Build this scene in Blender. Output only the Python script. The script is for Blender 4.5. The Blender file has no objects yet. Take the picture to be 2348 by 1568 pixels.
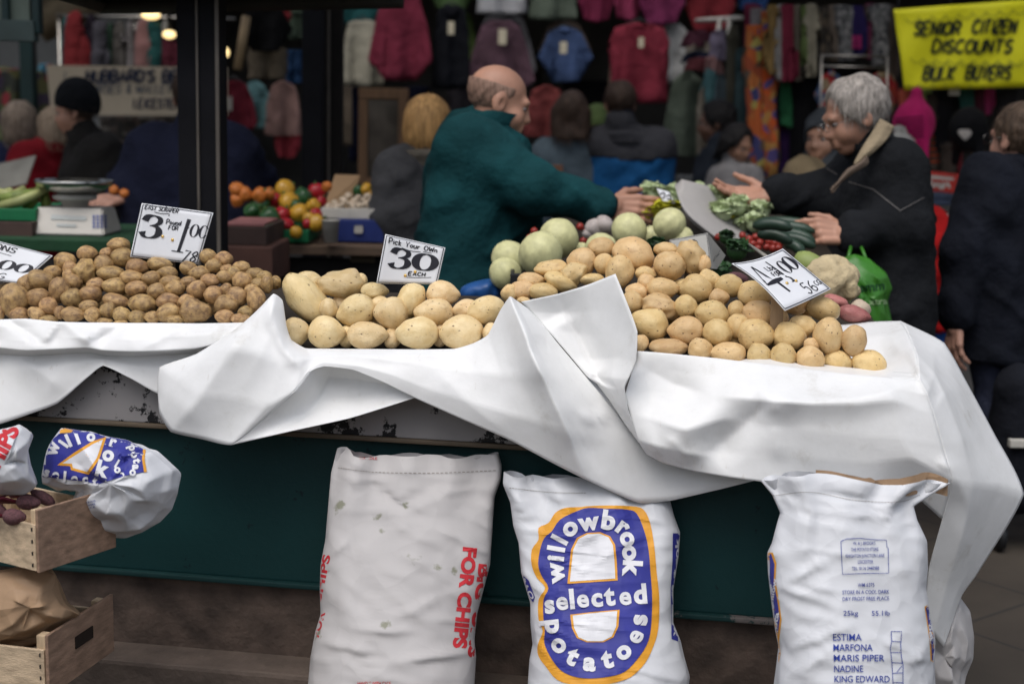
import bpy, bmesh, math, random
import numpy as np
from mathutils import Vector, Matrix, noise
from mathutils.bvhtree import BVHTree
from mathutils.geometry import tessellate_polygon
random.seed(7)
R_ = math.radians
scene = bpy.context.scene
C = scene.collection

# ------------------------------------------------------------------ camera
FPX, CU, CV = 3260.0, 1174.0, 784.0          # focal length and centre of a 2348 x 1568 frame
EYE = Vector((0, 0, 1.5)); PITCH = R_(9.13); ROLL = R_(1.3)
_f = Vector((0, math.cos(PITCH), -math.sin(PITCH))); _r0 = Vector((1, 0, 0)); _u0 = Vector((0, math.sin(PITCH), math.cos(PITCH)))
_r = _r0 * math.cos(ROLL) + _u0 * math.sin(ROLL); _u = _u0 * math.cos(ROLL) - _r0 * math.sin(ROLL)
def ray(u, v): return (_f * FPX + _r * (u - CU) - _u * (v - CV)).normalized()
def P(u, v, y):
    d = ray(u, v); return EYE + d * (y / d.y)
def pj(p):
    q = p - EYE; z = q.dot(_f); return CU + FPX * q.dot(_r) / z, CV - FPX * q.dot(_u) / z
cam = bpy.data.cameras.new('camera'); camo = bpy.data.objects.new('camera', cam); C.objects.link(camo)
camo.matrix_world = Matrix(((_r.x, _u.x, -_f.x, EYE.x), (_r.y, _u.y, -_f.y, EYE.y), (_r.z, _u.z, -_f.z, EYE.z), (0, 0, 0, 1)))
cam.sensor_width = 36; cam.lens = 36 * FPX / 2348; cam.clip_end = 200
cam.dof.use_dof = True; cam.dof.focus_distance = 3.3; cam.dof.aperture_fstop = 2.3; cam.dof.aperture_blades = 7
scene.camera = camo

# ------------------------------------------------------------------ light
w = bpy.data.worlds.new('World'); scene.world = w; w.use_nodes = True
nt = w.node_tree; bg = nt.nodes['Background']; sky = nt.nodes.new('ShaderNodeTexSky')
sky.sky_type = 'NISHITA'; sky.sun_disc = False; sky.sun_elevation = R_(64); sky.sun_rotation = math.atan2(-.16, -.36)
sky.dust_density = 4; sky.air_density = 1.0
hs = nt.nodes.new('ShaderNodeHueSaturation'); hs.inputs['Saturation'].default_value = .6
nt.links.new(sky.outputs[0], hs.inputs['Color']); nt.links.new(hs.outputs[0], bg.inputs[0]); bg.inputs[1].default_value = .15
sl = bpy.data.lights.new('sun', 'SUN'); sl.energy = .95; sl.angle = R_(50); sl.color = (.96, .98, 1.0)
so = bpy.data.objects.new('sun', sl); C.objects.link(so)
so.rotation_euler = Vector((.12, .42, -.90)).to_track_quat('-Z', 'Y').to_euler()
scene.view_settings.view_transform = 'Standard'; scene.view_settings.look = 'None'; scene.view_settings.gamma = 1
scene.view_settings.exposure = 0.15

# ------------------------------------------------------------------ materials
def lin(c): return tuple(((x / 255) / 12.92 if x <= 10 else ((x / 255 + .055) / 1.055) ** 2.4) for x in c)
MATS = {}
def mat(name, col, rough=.6, var=.25, scale=8, bump=0., bscale=60, spec=.4, metal=0, col2=None, thr=None, coord='Object', detail=4, sheen=0, emit=None, bdist=.01, rand=0, stretch=None):
    """principled material: base colour varied by noise (or mixed to col2 above a threshold), noise bump"""
    if name in MATS: return MATS[name]
    m = bpy.data.materials.new(name); m.use_nodes = True; t = m.node_tree; n = t.nodes; L = t.links
    b = n['Principled BSDF']; b.inputs['Roughness'].default_value = rough; b.inputs['Metallic'].default_value = metal
    b.inputs['Specular IOR Level'].default_value = spec
    if sheen: b.inputs['Sheen Weight'].default_value = sheen
    tc = n.new('ShaderNodeTexCoord'); vec = tc.outputs[coord]
    if stretch:
        mp = n.new('ShaderNodeMapping'); mp.inputs['Scale'].default_value = stretch; L.new(vec, mp.inputs[0]); vec = mp.outputs[0]
    nz = n.new('ShaderNodeTexNoise'); nz.inputs['Scale'].default_value = scale; nz.inputs['Detail'].default_value = detail; L.new(vec, nz.inputs['Vector'])
    rp = n.new('ShaderNodeValToRGB'); L.new(nz.outputs['Fac'], rp.inputs[0])
    c1 = tuple(col) + (1,); e = rp.color_ramp.elements
    if col2 is not None:
        e[0].position = (thr or .5) - .03; e[1].position = (thr or .5) + .03; e[0].color = c1; e[1].color = tuple(col2) + (1,)
    else:
        e[0].position = .3; e[1].position = .7
        e[0].color = tuple(x * (1 - var) for x in col) + (1,); e[1].color = tuple(min(1, x * (1 + var * .6)) for x in col) + (1,)
    out = rp.outputs[0]
    if rand:
        oi = n.new('ShaderNodeObjectInfo'); h2 = n.new('ShaderNodeHueSaturation'); mr = n.new('ShaderNodeMapRange')
        mr.inputs[3].default_value = 1 - rand; mr.inputs[4].default_value = 1 + rand * .7
        L.new(oi.outputs['Random'], mr.inputs[0]); L.new(mr.outputs[0], h2.inputs['Value']); L.new(out, h2.inputs['Color']); out = h2.outputs[0]
    L.new(out, b.inputs['Base Color'])
    if bump:
        n2 = n.new('ShaderNodeTexNoise'); n2.inputs['Scale'].default_value = bscale; n2.inputs['Detail'].default_value = 5; L.new(vec, n2.inputs['Vector'])
        bp = n.new('ShaderNodeBump'); bp.inputs['Strength'].default_value = bump; bp.inputs['Distance'].default_value = bdist
        L.new(n2.outputs['Fac'], bp.inputs['Height']); L.new(bp.outputs[0], b.inputs['Normal'])
    if emit:
        b.inputs['Emission Color'].default_value = tuple(emit[:3]) + (1,); b.inputs['Emission Strength'].default_value = emit[3]
    MATS[name] = m; return m
def flat(name, col, rough=.6, spec=.3): return mat(name, col, rough, var=.12, scale=20, spec=spec)
def fabric(col, key=None, rough=.9, var=.3):
    k = 'fabric_%d_%d_%d' % tuple(int(x * 1000) for x in col) if key is None else key
    return mat(k, col, rough, var=var, scale=6, bump=.8, bscale=13, spec=.15, bdist=.025)

# ------------------------------------------------------------------ objects
def tag(o, label=None, cat=None, group=None, kind=None):
    if label: o['label'] = label
    if cat: o['category'] = cat
    if group: o['group'] = group
    if kind: o['kind'] = kind
    return o
def thing(name, label, cat, loc=(0, 0, 0), group=None, rotz=0):
    o = bpy.data.objects.new(name, None); C.objects.link(o); o.location = loc; o.rotation_euler.z = rotz; o.empty_display_size = .05
    return tag(o, label, cat, group)
def mesh_obj(name, verts, faces, m, parent=None, smooth=True):
    me = bpy.data.meshes.new(name); me.from_pydata([tuple(v) for v in verts], [], [tuple(f) for f in faces]); me.update()
    return link_mesh(name, me, m, parent, smooth)
def link_mesh(name, me, m, parent=None, smooth=True):
    if smooth:
        me.polygons.foreach_set('use_smooth', [True] * len(me.polygons))
    o = bpy.data.objects.new(name, me); C.objects.link(o)
    if not me.materials: me.materials.append(m)
    if parent is not None:
        o.parent = parent; o.matrix_parent_inverse = Matrix.LocRotScale(parent.location, parent.rotation_euler, parent.scale).inverted()
    return o
def bm_obj(name, bm, m, parent=None, smooth=False):
    me = bpy.data.meshes.new(name); bmesh.ops.recalc_face_normals(bm, faces=bm.faces[:]); bm.to_mesh(me); bm.free()
    return link_mesh(name, me, m, parent, smooth)
def bx(bm, c, s, M=None, bev=0):
    """box, centre c, size s, optional orientation matrix"""
    r = bmesh.ops.create_cube(bm, size=1); vs = r['verts']
    for v in vs:
        q = Vector((v.co.x * s[0], v.co.y * s[1], v.co.z * s[2])); v.co = (M @ q if M else q) + Vector(c)
    if bev:
        es = list({e for v in vs for e in v.link_edges}); bmesh.ops.bevel(bm, geom=es, offset=bev, segments=2, affect='EDGES', profile=.6)
def box_obj(name, c, s, m, parent=None, M=None, bev=.004):
    bm = bmesh.new(); bx(bm, c, s, M, bev); return bm_obj(name, bm, m, parent)
def tube(bm, pts, r, seg=8, cap=True):
    """tube along points, r = radius or list"""
    pts = [Vector(p) for p in pts]; n = len(pts); rr = r if isinstance(r, (list, tuple)) else [r] * n
    rings = []; side = None
    for i, p in enumerate(pts):
        t = (pts[min(i + 1, n - 1)] - pts[max(i - 1, 0)]).normalized()
        if side is None: side = t.cross(Vector((0, 0, 1)) if abs(t.z) < .9 else Vector((1, 0, 0))).normalized()
        side = (side - t * side.dot(t)).normalized(); up = t.cross(side)
        rings.append([bm.verts.new(p + (side * math.cos(a) + up * math.sin(a)) * rr[i]) for a in [2 * math.pi * k / seg for k in range(seg)]])
    for a, b in zip(rings, rings[1:]):
        for k in range(seg): bm.faces.new((a[k], a[(k + 1) % seg], b[(k + 1) % seg], b[k]))
    if cap: bm.faces.new(rings[0][::-1]); bm.faces.new(rings[-1])
def tube_obj(name, pts, r, m, parent=None, seg=8):
    bm = bmesh.new(); tube(bm, pts, r, seg); return bm_obj(name, bm, m, parent, True)
def lathe(bm, prof, seg=24, M=None):
    rings = []
    for (r, z) in prof:
        rings.append([bm.verts.new((M @ Vector((r * math.cos(a), r * math.sin(a), z))) if M else Vector((r * math.cos(a), r * math.sin(a), z))) for a in [2 * math.pi * k / seg for k in range(seg)]])
    for a, b in zip(rings, rings[1:]):
        for k in range(seg): bm.faces.new((a[k], a[(k + 1) % seg], b[(k + 1) % seg], b[k]))
    bm.faces.new(rings[0][::-1]); bm.faces.new(rings[-1])
def fbm(p, o=3):
    s = 0; a = 1
    for i in range(o): s += a * noise.noise(p * (2 ** i)); a *= .5
    return s
ORD = 'first second third fourth fifth sixth seventh eighth ninth tenth eleventh twelfth thirteenth fourteenth fifteenth sixteenth seventeenth eighteenth nineteenth twentieth'.split()
def ordinal(k): return ORD[k] if k < 20 else 'twenty-' + ORD[k - 20] if k < 29 else 'thirtieth'

def wrinkle(o, amp=.008, sc=1., seed=0., bias=None):
    """sharp elongated folds pushed into a cloth mesh along its normals"""
    me = o.data; sd_ = Vector((seed * 3.7, seed, seed * 1.9)); ns = [v.normal.copy() for v in me.vertices]
    for v, n_ in zip(me.vertices, ns):
        q = v.co; w_ = 0; a0 = q.x + q.y * .6
        for ang, f1, f2, am in ((-40, 2.2, 10, 1.), (30, 2, 9, .9), (-75, 2.2, 8, .7), (80, 1.8, 11, .8)):
            ca, sa = math.cos(R_(ang)), math.sin(R_(ang)); nn = noise.noise(Vector(((a0 * ca + q.z * sa) * f1, ang + q.y * 2, (-a0 * sa + q.z * ca) * f2)) * sc + sd_); mk = noise.noise(Vector((q.x * 3.4, ang * 1.7 + q.y * 3, q.z * 3.4)) * sc + sd_) * 2 + .3
            if mk > 0: w_ += am * min(1, mk) * (max(0, 1 - abs(nn) * 2.6) ** 1.4 - .25)
        v.co = q + n_ * w_ * amp
    me.update()
# ------------------------------------------------------------------ smooth grids
def cr(p0, p1, p2, p3, t):
    return .5 * ((2 * p1) + (p2 - p0) * t + (2 * p0 - 5 * p1 + 4 * p2 - p3) * t * t + (3 * p1 - p0 - 3 * p2 + p3) * t ** 3)
def spline(a, n, axis=0):
    """Catmull-Rom resample of a numpy array along an axis, n steps per span"""
    a = np.moveaxis(np.asarray(a, float), axis, 0); m = len(a); out = []
    for i in range(m - 1):
        p0 = a[i - 1] if i > 0 else 2 * a[0] - a[1]; p3 = a[i + 2] if i + 2 < m else 2 * a[-1] - a[-2]
        for k in range(n): out.append(cr(p0, a[i], a[i + 1], p3, k / n))
    out.append(a[-1]); return np.moveaxis(np.array(out), 0, axis)
def grid_faces(r, c, off=0): return [(off + i * c + j, off + i * c + j + 1, off + (i + 1) * c + j + 1, off + (i + 1) * c + j) for i in range(r - 1) for j in range(c - 1)]
def creased(lines):
    """sum of tent-shaped creases; line = (points, height towards the viewer, reach left, reach right)"""
    def f(u, v):
        s = 0
        for pts, A, wl, wr in lines:
            best = None; n = len(pts) - 1
            for k in range(n):
                ax, ay = pts[k]; bx_, by = pts[k + 1]; dx, dy = bx_ - ax, by - ay; L2 = dx * dx + dy * dy; t = max(0, min(1, ((u - ax) * dx + (v - ay) * dy) / L2)); d = math.hypot(u - ax - t * dx, v - ay - t * dy)
                if best is None or d < best[0]: best = (d, (k + t) / n, dx * (v - ay) - dy * (u - ax))
            d, t, sg = best; w_ = wr if sg < 0 else wl
            if d < w_: x = 1 - d / w_; s -= .85 * A * x * x * (1.4 - .4 * x) * min(1, t * 5 + .25) * min(1, (1 - t) * 4 + .12)
        return s
    return f
def lerpgrid(a, n, axis):
    a = np.moveaxis(np.asarray(a, float), axis, 0); o = [a[i] + (a[i + 1] - a[i]) * k / n for i in range(len(a) - 1) for k in range(n)] + [a[-1]]; return np.moveaxis(np.array(o), 0, axis)
def patch(ctrl, nr=5, nc=5, wr=.0, wsc=9., extra=None, lin_=0.):
    """grid of (u, v, y) control points -> fine world-space grid"""
    g = spline(spline(np.array(ctrl, float), nr, 0), nc, 1)
    if lin_:
        gl = lerpgrid(lerpgrid(ctrl, nr, 0), nc, 1); g[..., 2] = g[..., 2] * (1 - lin_) + gl[..., 2] * lin_; g[..., :2] = g[..., :2] * .4 + gl[..., :2] * .6
    R, Cn, _ = g.shape; vs = []
    for i in range(R):
        for j in range(Cn):
            u, v, y = g[i, j]
            if extra: y += extra(u, v)
            p = P(u, v, y)
            if wr: p.y += wr * fbm(p * wsc, 3)
            vs.append(p)
    return vs, grid_faces(R, Cn)
# ------------------------------------------------------------------ flat shapes, lettering, marks laid on surfaces
def poly_area(p): return .5 * sum(a[0] * b[1] - b[0] * a[1] for a, b in zip(p, p[1:] + p[:1]))
def polys2d(polys, step=None):
    """list of polygons (each [(x, y)..] or (outer, [holes])) -> bmesh in the plane"""
    bm = bmesh.new()
    for p in polys:
        outer, holes = p if isinstance(p, tuple) else (p, [])
        loops = [outer] + holes; flatp = [q for l in loops for q in l]
        vs = [bm.verts.new((q[0], q[1], 0)) for q in flatp]
        for t in tessellate_polygon([[Vector((q[0], q[1], 0)) for q in l] for l in loops]):
            try: bm.faces.new([vs[i] for i in t])
            except ValueError: pass
    if step:
        xs = [v.co.x for v in bm.verts]; ys = [v.co.y for v in bm.verts]
        for ax, lo, hi in ((0, min(xs), max(xs)), (1, min(ys), max(ys))):
            k = math.ceil(lo / step) * step
            while k < hi:
                co = [0, 0, 0]; no = [0, 0, 0]; co[ax] = k; no[ax] = 1
                bmesh.ops.bisect_plane(bm, geom=bm.verts[:] + bm.edges[:] + bm.faces[:], plane_co=co, plane_no=no, dist=1e-5); k += step
    return bm
_txt = {}
def text_shape(s, bold=0.0, shear=0.0, space=1.0):
    """built-in font outline as (verts, faces), cap height about .7"""
    k = (s, bold, shear, space)
    if k not in _txt:
        cu = bpy.data.curves.new('t', 'FONT'); cu.body = s; cu.offset = bold; cu.shear = shear; cu.space_character = space; cu.resolution_u = 4
        ob = bpy.data.objects.new('t', cu); C.objects.link(ob); dg = bpy.context.evaluated_depsgraph_get()
        me = bpy.data.meshes.new_from_object(ob.evaluated_get(dg)); _txt[k] = ([(v.co.x, v.co.y) for v in me.vertices], [tuple(p.vertices) for p in me.polygons])
        bpy.data.objects.remove(ob); bpy.data.curves.remove(cu); bpy.data.meshes.remove(me)
    return _txt[k]
def text_at(s, u, v, h, rot=0, bold=0., shear=0., width=None, align='c', space=1., sx=1.):
    """text placed in picture units: centre (u, v), cap height h, rot degrees clockwise -> (verts, faces)"""
    vs, fs = text_shape(s, bold, shear, space); x0 = min(a for a, b in vs); x1 = max(a for a, b in vs)
    k = h / .69; kx = width / (x1 - x0) if width else k * sx
    ox = (x0 + x1) / 2 if align == 'c' else x0; c, sn = math.cos(R_(rot)), math.sin(R_(rot)); out = []
    for a, b in vs:
        X = (a - ox) * kx; Y = -(b - .345) * k; out.append((u + X * c - Y * sn, v + X * sn + Y * c))
    return out, fs
G = {'A': "0,0 .3,1 .6,0|.12,.36 .48,.36", 'B': "0,0 0,1 .35,1 .5,.8 .35,.54 0,.52|.35,.53 .55,.3 .4,0 0,0", 'C': ".55,.85 .35,1 .1,.85 0,.5 .1,.15 .35,0 .58,.15",
 'D': "0,0 0,1 .3,.97 .53,.75 .55,.35 .35,.05 0,0", 'E': ".5,1 0,1 0,0 .52,0|0,.5 .4,.52", 'F': ".5,1 0,1 0,0|0,.52 .38,.54", 'G': ".55,.85 .35,1 .1,.85 0,.5 .1,.1 .4,0 .55,.2 .55,.42 .3,.42",
 'H': "0,0 0,1|.5,1 .5,0|0,.5 .5,.52", 'I': ".1,0 .1,1", 'K': "0,0 0,1|.5,1 0,.48 .52,0", 'L': "0,1 0,0 .48,.02", 'M': "0,0 .08,1 .35,.3 .62,1 .7,0", 'N': "0,0 0,1 .5,0 .5,1",
 'O': ".3,1 .08,.85 0,.5 .08,.15 .3,0 .52,.15 .6,.5 .52,.85 .3,1", 'P': "0,0 0,1 .35,1 .52,.78 .35,.5 0,.46", 'R': "0,0 0,1 .35,1 .5,.78 .35,.52 0,.5|.25,.5 .55,0", 'S': ".5,.85 .3,1 .05,.85 .1,.6 .42,.42 .5,.18 .28,0 0,.14",
 'T': "0,1 .6,1|.3,1 .3,0", 'U': "0,1 0,.25 .15,0 .4,0 .52,.25 .52,1", 'W': "0,1 .15,0 .35,.7 .55,0 .7,1", 'Y': "0,1 .28,.5 .56,1|.28,.5 .25,0", 'Z': "0,1 .5,1 0,0 .52,0", "'": ".05,1 .02,.8", '&': ".5,0 .1,.75 .25,1 .38,.8 .05,.3 .2,0 .5,.4",
 '0': ".28,1 .06,.82 0,.5 .06,.18 .28,0 .5,.18 .56,.5 .5,.82 .28,1", '5': ".5,1 .08,1 .05,.58 .35,.62 .5,.3 .3,0 0,.1", '6': ".45,1 .12,.75 0,.35 .12,.05 .35,0 .5,.22 .35,.48 .05,.35", '7': "0,1 .5,1 .15,0", '8': ".25,.52 .05,.75 .25,1 .45,.75 .25,.52 .02,.25 .25,0 .5,.25 .25,.52",
 'c': ".4,.5 .2,.62 .02,.35 .15,.02 .4,.1", 'k': "0,0 0,1|.36,.6 .03,.3 .38,0", 'g': ".38,.55 .15,.62 .02,.32 .2,.08 .38,.3 .38,.6 .36,-.2 .05,-.28", 'o': ".2,.6 .02,.32 .2,.02 .4,.32 .2,.6", 'u': "0,.6 .03,.1 .25,.02 .38,.25 .4,.6 .42,0", 'n': "0,.6 .02,0|.02,.4 .2,.6 .36,.45 .38,0",
 'r': "0,.6 .02,0|.02,.4 .2,.62 .32,.52", 's': ".34,.5 .15,.6 .05,.42 .3,.22 .2,.02 0,.1", 'd': ".4,1 .4,0|.4,.4 .2,.6 .02,.3 .2,.02 .4,.2", 'b': "0,1 0,0|0,.4 .2,.6 .4,.3 .2,.02 0,.15", 'e': ".05,.33 .4,.35 .25,.62 .03,.35 .18,.02 .4,.1", 'h': "0,1 0,0|0,.4 .2,.6 .36,.4 .38,0", 'a': ".38,.5 .15,.6 .02,.3 .18,.02 .38,.3|.38,.6 .4,0",
 'i': ".06,.6 .06,0|.06,.82 .07,.86", 'f': ".35,.95 .18,.9 .15,0|0,.58 .32,.6", '-': "0,.5 .28,.52", '.': ".05,0 .08,.03", '/': "0,-.1 .4,1.1", '4': ".42,0 .42,1 0,.3 .6,.3", '3': "0,.9 .3,1 .45,.78 .2,.54 .5,.3 .3,0 0,.1", '1': ".1,.85 .25,1 .25,0", ' ': ""}
def strokes(s, track=.2):
    """hand lettering -> list of polylines in em units and total width"""
    x = 0; out = []
    for ch in s:
        g = G.get(ch, G.get(ch.upper(), '')); wd = 0
        for st in g.split('|'):
            if not st: continue
            pts = [tuple(float(q) for q in a.split(',')) for a in st.split()]; wd = max(wd, max(p[0] for p in pts)); out.append([(x + p[0], p[1]) for p in pts])
        x += (wd if g else .35) + track
    return out, x - track
def ribbon(pts, wd, sm=4):
    """ribbon polygon quads along a polyline; wd = width or per-point list"""
    n = len(pts); a = np.array([(p[0], p[1], (wd[i] if isinstance(wd, (list, tuple)) else wd)) for i, p in enumerate(pts)], float)
    if n > 2 and sm: a = spline(a, sm)
    vs = []
    for i in range(len(a)):
        t = a[min(i + 1, len(a) - 1), :2] - a[max(i - 1, 0), :2]; t = t / (np.hypot(*t) + 1e-9); nx, ny = -t[1], t[0]; h = a[i, 2] / 2
        vs += [(a[i, 0] + nx * h, a[i, 1] + ny * h), (a[i, 0] - nx * h, a[i, 1] - ny * h)]
    return vs, [(2 * i, 2 * i + 1, 2 * i + 3, 2 * i + 2) for i in range(len(a) - 1)]
def hand(s, x, y, h, wd, width=None, shear=0., track=.2, jit=.03):
    """hand lettering starting at (x, y baseline) in a y-up plane -> (verts, faces)"""
    st, W = strokes(s, track); kx = width / W if width else h; V = []; F = []
    for pl in st:
        q = [(x + (p[0] * kx) + shear * p[1] * h + random.uniform(-jit, jit) * h, y + p[1] * h + random.uniform(-jit, jit) * h) for p in pl]
        vs, fs = ribbon(q, wd, 4 if len(q) > 3 else 0); F += [tuple(i + len(V) for i in f) for f in fs]; V += vs
    return V, F
def joinvf(*items):
    V = []; F = []
    for vs, fs in items:
        F += [tuple(i + len(V) for i in f) for f in fs]; V += list(vs)
    return V, F
_bvh = {}
def bvh_of(o):
    k = o.name
    if k not in _bvh:
        M = o.matrix_world if o.parent is None else Matrix.LocRotScale(o.parent.location, o.parent.rotation_euler, o.parent.scale) @ o.matrix_parent_inverse @ o.matrix_basis
        _bvh[k] = BVHTree.FromPolygons([M @ v.co for v in o.data.vertices], [tuple(p.vertices) for p in o.data.polygons])
    return _bvh[k]
def mark(name, target, vf, m, parent, lift=.0012, fm=None):
    """print a flat shape (picture units, or mapped to them by fm) onto the front of a mesh"""
    V, F = vf; t = bvh_of(target); out = []; ok = []
    for q in V:
        u, v = fm(*q) if fm else q; d = ray(u, v); h = t.ray_cast(EYE, d)
        if h[0] is None: out.append(None); continue
        out.append(h[0] - d * lift)
    idx = {}; vs = []
    for i, p in enumerate(out):
        if p is not None: idx[i] = len(vs); vs.append(p)
    fs = [tuple(idx[i] for i in f) for f in F if all(i in idx for i in f)]
    return mesh_obj(name, vs, fs, m, parent, smooth=False)
def bm_vf(bm):
    bm.verts.index_update(); r = [(v.co.x, v.co.y) for v in bm.verts], [tuple(v.index for v in f.verts) for f in bm.faces]; bm.free(); return r
def vf_fine(vf, step):
    """cut flat shape along a grid so that it can bend"""
    bm = bmesh.new(); vs = [bm.verts.new((a, b, 0)) for a, b in vf[0]]
    for f in vf[1]:
        try: bm.faces.new([vs[i] for i in f])
        except ValueError: pass
    bmesh.ops.triangulate(bm, faces=bm.faces[:], ngon_method='EAR_CLIP')
    xs = [v.co.x for v in bm.verts]; ys = [v.co.y for v in bm.verts]
    for ax, lo, hi in ((0, min(xs), max(xs)), (1, min(ys), max(ys))):
        k = math.ceil(lo / step) * step
        while k < hi:
            co = [0, 0, 0]; no = [0, 0, 0]; co[ax] = k; no[ax] = 1
            bmesh.ops.bisect_plane(bm, geom=bm.verts[:] + bm.edges[:] + bm.faces[:], plane_co=co, plane_no=no, dist=1e-5); k += step
    return bm_vf(bm)
def smooth_poly(p, n=4, closed=True):
    a = np.array(p + [p[0]] if closed else p, float)
    if closed:
        a2 = np.vstack([a[-2], a, a[1]]); s = spline(a2, n)[n:-n]; return [tuple(q) for q in s[:-1]]
    return [tuple(q) for q in spline(a, n)]
def inset(p, d):
    """shrink a polygon by d (simple vertex-normal offset)"""
    s = 1 if poly_area(p) > 0 else -1; n = len(p); out = []
    for i in range(n):
        a = np.array(p[i - 1]); b = np.array(p[i]); c = np.array(p[(i + 1) % n]); e = (c - a) / (np.hypot(*(c - a)) + 1e-9); out.append((b[0] - e[1] * d * s, b[1] + e[0] * d * s))
    return out

# ------------------------------------------------------------------ distance fields -> one continuous skin
def surface_nets(f, lo, hi, h):
    lo = np.array(lo, float); n = [int(math.ceil((hi[i] - lo[i]) / h)) + 2 for i in range(3)]
    ax = [(lo[i] + h * np.arange(n[i])).astype(np.float32) for i in range(3)]
    X, Y, Z = np.meshgrid(*ax, indexing='ij'); v = f(X, Y, Z).astype(np.float32); s = v < 0
    c = np.zeros((n[0] - 1, n[1] - 1, n[2] - 1), np.int8)
    for a in (0, 1):
        for b in (0, 1):
            for d in (0, 1): c += s[a:n[0] - 1 + a, b:n[1] - 1 + b, d:n[2] - 1 + d]
    act = (c > 0) & (c < 8); ids = -np.ones(act.shape, int); I = np.argwhere(act); ids[act] = np.arange(len(I))
    acc = np.zeros((len(I), 3)); cnt = np.zeros(len(I)); off = [(a, b, d) for a in (0, 1) for b in (0, 1) for d in (0, 1)]
    for p in off:
        for q in off:
            if sum(q) - sum(p) == 1 and all(q[i] >= p[i] for i in range(3)):
                a = v[I[:, 0] + p[0], I[:, 1] + p[1], I[:, 2] + p[2]]; b = v[I[:, 0] + q[0], I[:, 1] + q[1], I[:, 2] + q[2]]
                k = (a < 0) != (b < 0); t = np.where(k, a / np.where(k, a - b, 1), 0)[:, None]
                acc += np.where(k[:, None], np.array(p) + t * (np.array(q) - np.array(p)), 0); cnt += k
    V = lo + h * (I + acc / np.maximum(cnt, 1)[:, None]); F = []
    for a in range(3):
        b, d = (a + 1) % 3, (a + 2) % 3; s0 = [slice(0, n[i] - 1) if i == a else slice(1, n[i] - 1) for i in range(3)]; s1 = list(s0); s1[a] = slice(1, n[a])
        x = s[tuple(s0)] != s[tuple(s1)]; E = np.argwhere(x) + np.array([0 if i == a else 1 for i in range(3)])
        if not len(E): continue
        q = []
        for (db, dd) in ((-1, -1), (0, -1), (0, 0), (-1, 0)):
            e = E.copy(); e[:, b] += db; e[:, d] += dd; q.append(ids[e[:, 0], e[:, 1], e[:, 2]])
        q = np.stack(q, 1); flip = s[E[:, 0], E[:, 1], E[:, 2]]; q[~flip] = q[~flip][:, ::-1]; F.append(q)
    return V, np.concatenate(F)
def smin(a, b, k):
    h = np.clip(.5 + .5 * (b - a) / k, 0, 1); return b + (a - b) * h - k * h * (1 - h)
def cap(a, b, ra, rb=None): return ('c', np.array(a, float), np.array(b, float), ra, ra if rb is None else rb)
def ell(c, r, M=None): return ('e', np.array(c, float), np.array(r, float), np.eye(3) if M is None else np.array(M))
def d_prim(p, X, Y, Z):
    if p[0] == 'c':
        _, a, b, ra, rb = p; ab = b - a; t = np.clip(((X - a[0]) * ab[0] + (Y - a[1]) * ab[1] + (Z - a[2]) * ab[2]) / (ab @ ab + 1e-12), 0, 1)
        return np.sqrt((X - a[0] - t * ab[0]) ** 2 + (Y - a[1] - t * ab[1]) ** 2 + (Z - a[2] - t * ab[2]) ** 2) - (ra + (rb - ra) * t)
    _, c, r, M = p; x, y, z = X - c[0], Y - c[1], Z - c[2]; L = [M[i][0] * x + M[i][1] * y + M[i][2] * z for i in range(3)]
    k = np.sqrt((L[0] / r[0]) ** 2 + (L[1] / r[1]) ** 2 + (L[2] / r[2]) ** 2); return (k - 1) * r.min() * np.where(k < 1, 1, 1) * (.6 + .4 * r.mean() / r.min())
def field(add, sub=(), k=.03, grow=0, clip=None, wob=0, wsc=14., ks=.01):
    def f(X, Y, Z):
        d = None
        for p in add:
            q = d_prim(p, X, Y, Z); d = q if d is None else smin(d, q, k)
        d = d - grow
        if wob: d = d + wob * (np.sin(X * wsc * 1.3 + 2 * np.sin(Z * wsc * .7)) * np.sin(Z * wsc + 1.7 * np.sin(Y * wsc)) + .5 * np.sin(X * wsc * 2.3 - Z * wsc * 2.7 + 3 * np.sin(Y * wsc * .8)))
        for p in sub: d = -smin(-d, d_prim(p, X, Y, Z), ks)
        if clip: d = np.maximum(d, clip(X, Y, Z))
        return d
    return f
def bounds(add, pad=.04):
    lo = np.array([1e9] * 3); hi = -lo
    for p in add:
        if p[0] == 'c':
            for q, r in ((p[1], p[3]), (p[2], p[4])): lo = np.minimum(lo, q - r); hi = np.maximum(hi, q + r)
        else: lo = np.minimum(lo, p[1] - p[2].max()); hi = np.maximum(hi, p[1] + p[2].max())
    return lo - pad, hi + pad
def sdf_mesh(add, sub=(), h=.012, k=.03, grow=0, clip=None, wob=0, wsc=14., pad=.04, ks=.01):
    lo, hi = bounds(add, pad + grow); return surface_nets(field(add, sub, k, grow, clip, wob, wsc, ks), lo, hi, h)
def sdf_obj(name, add, m, parent=None, **kw):
    V, F = sdf_mesh(add, **kw); return mesh_obj(name, V, F, m, parent)
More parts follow.
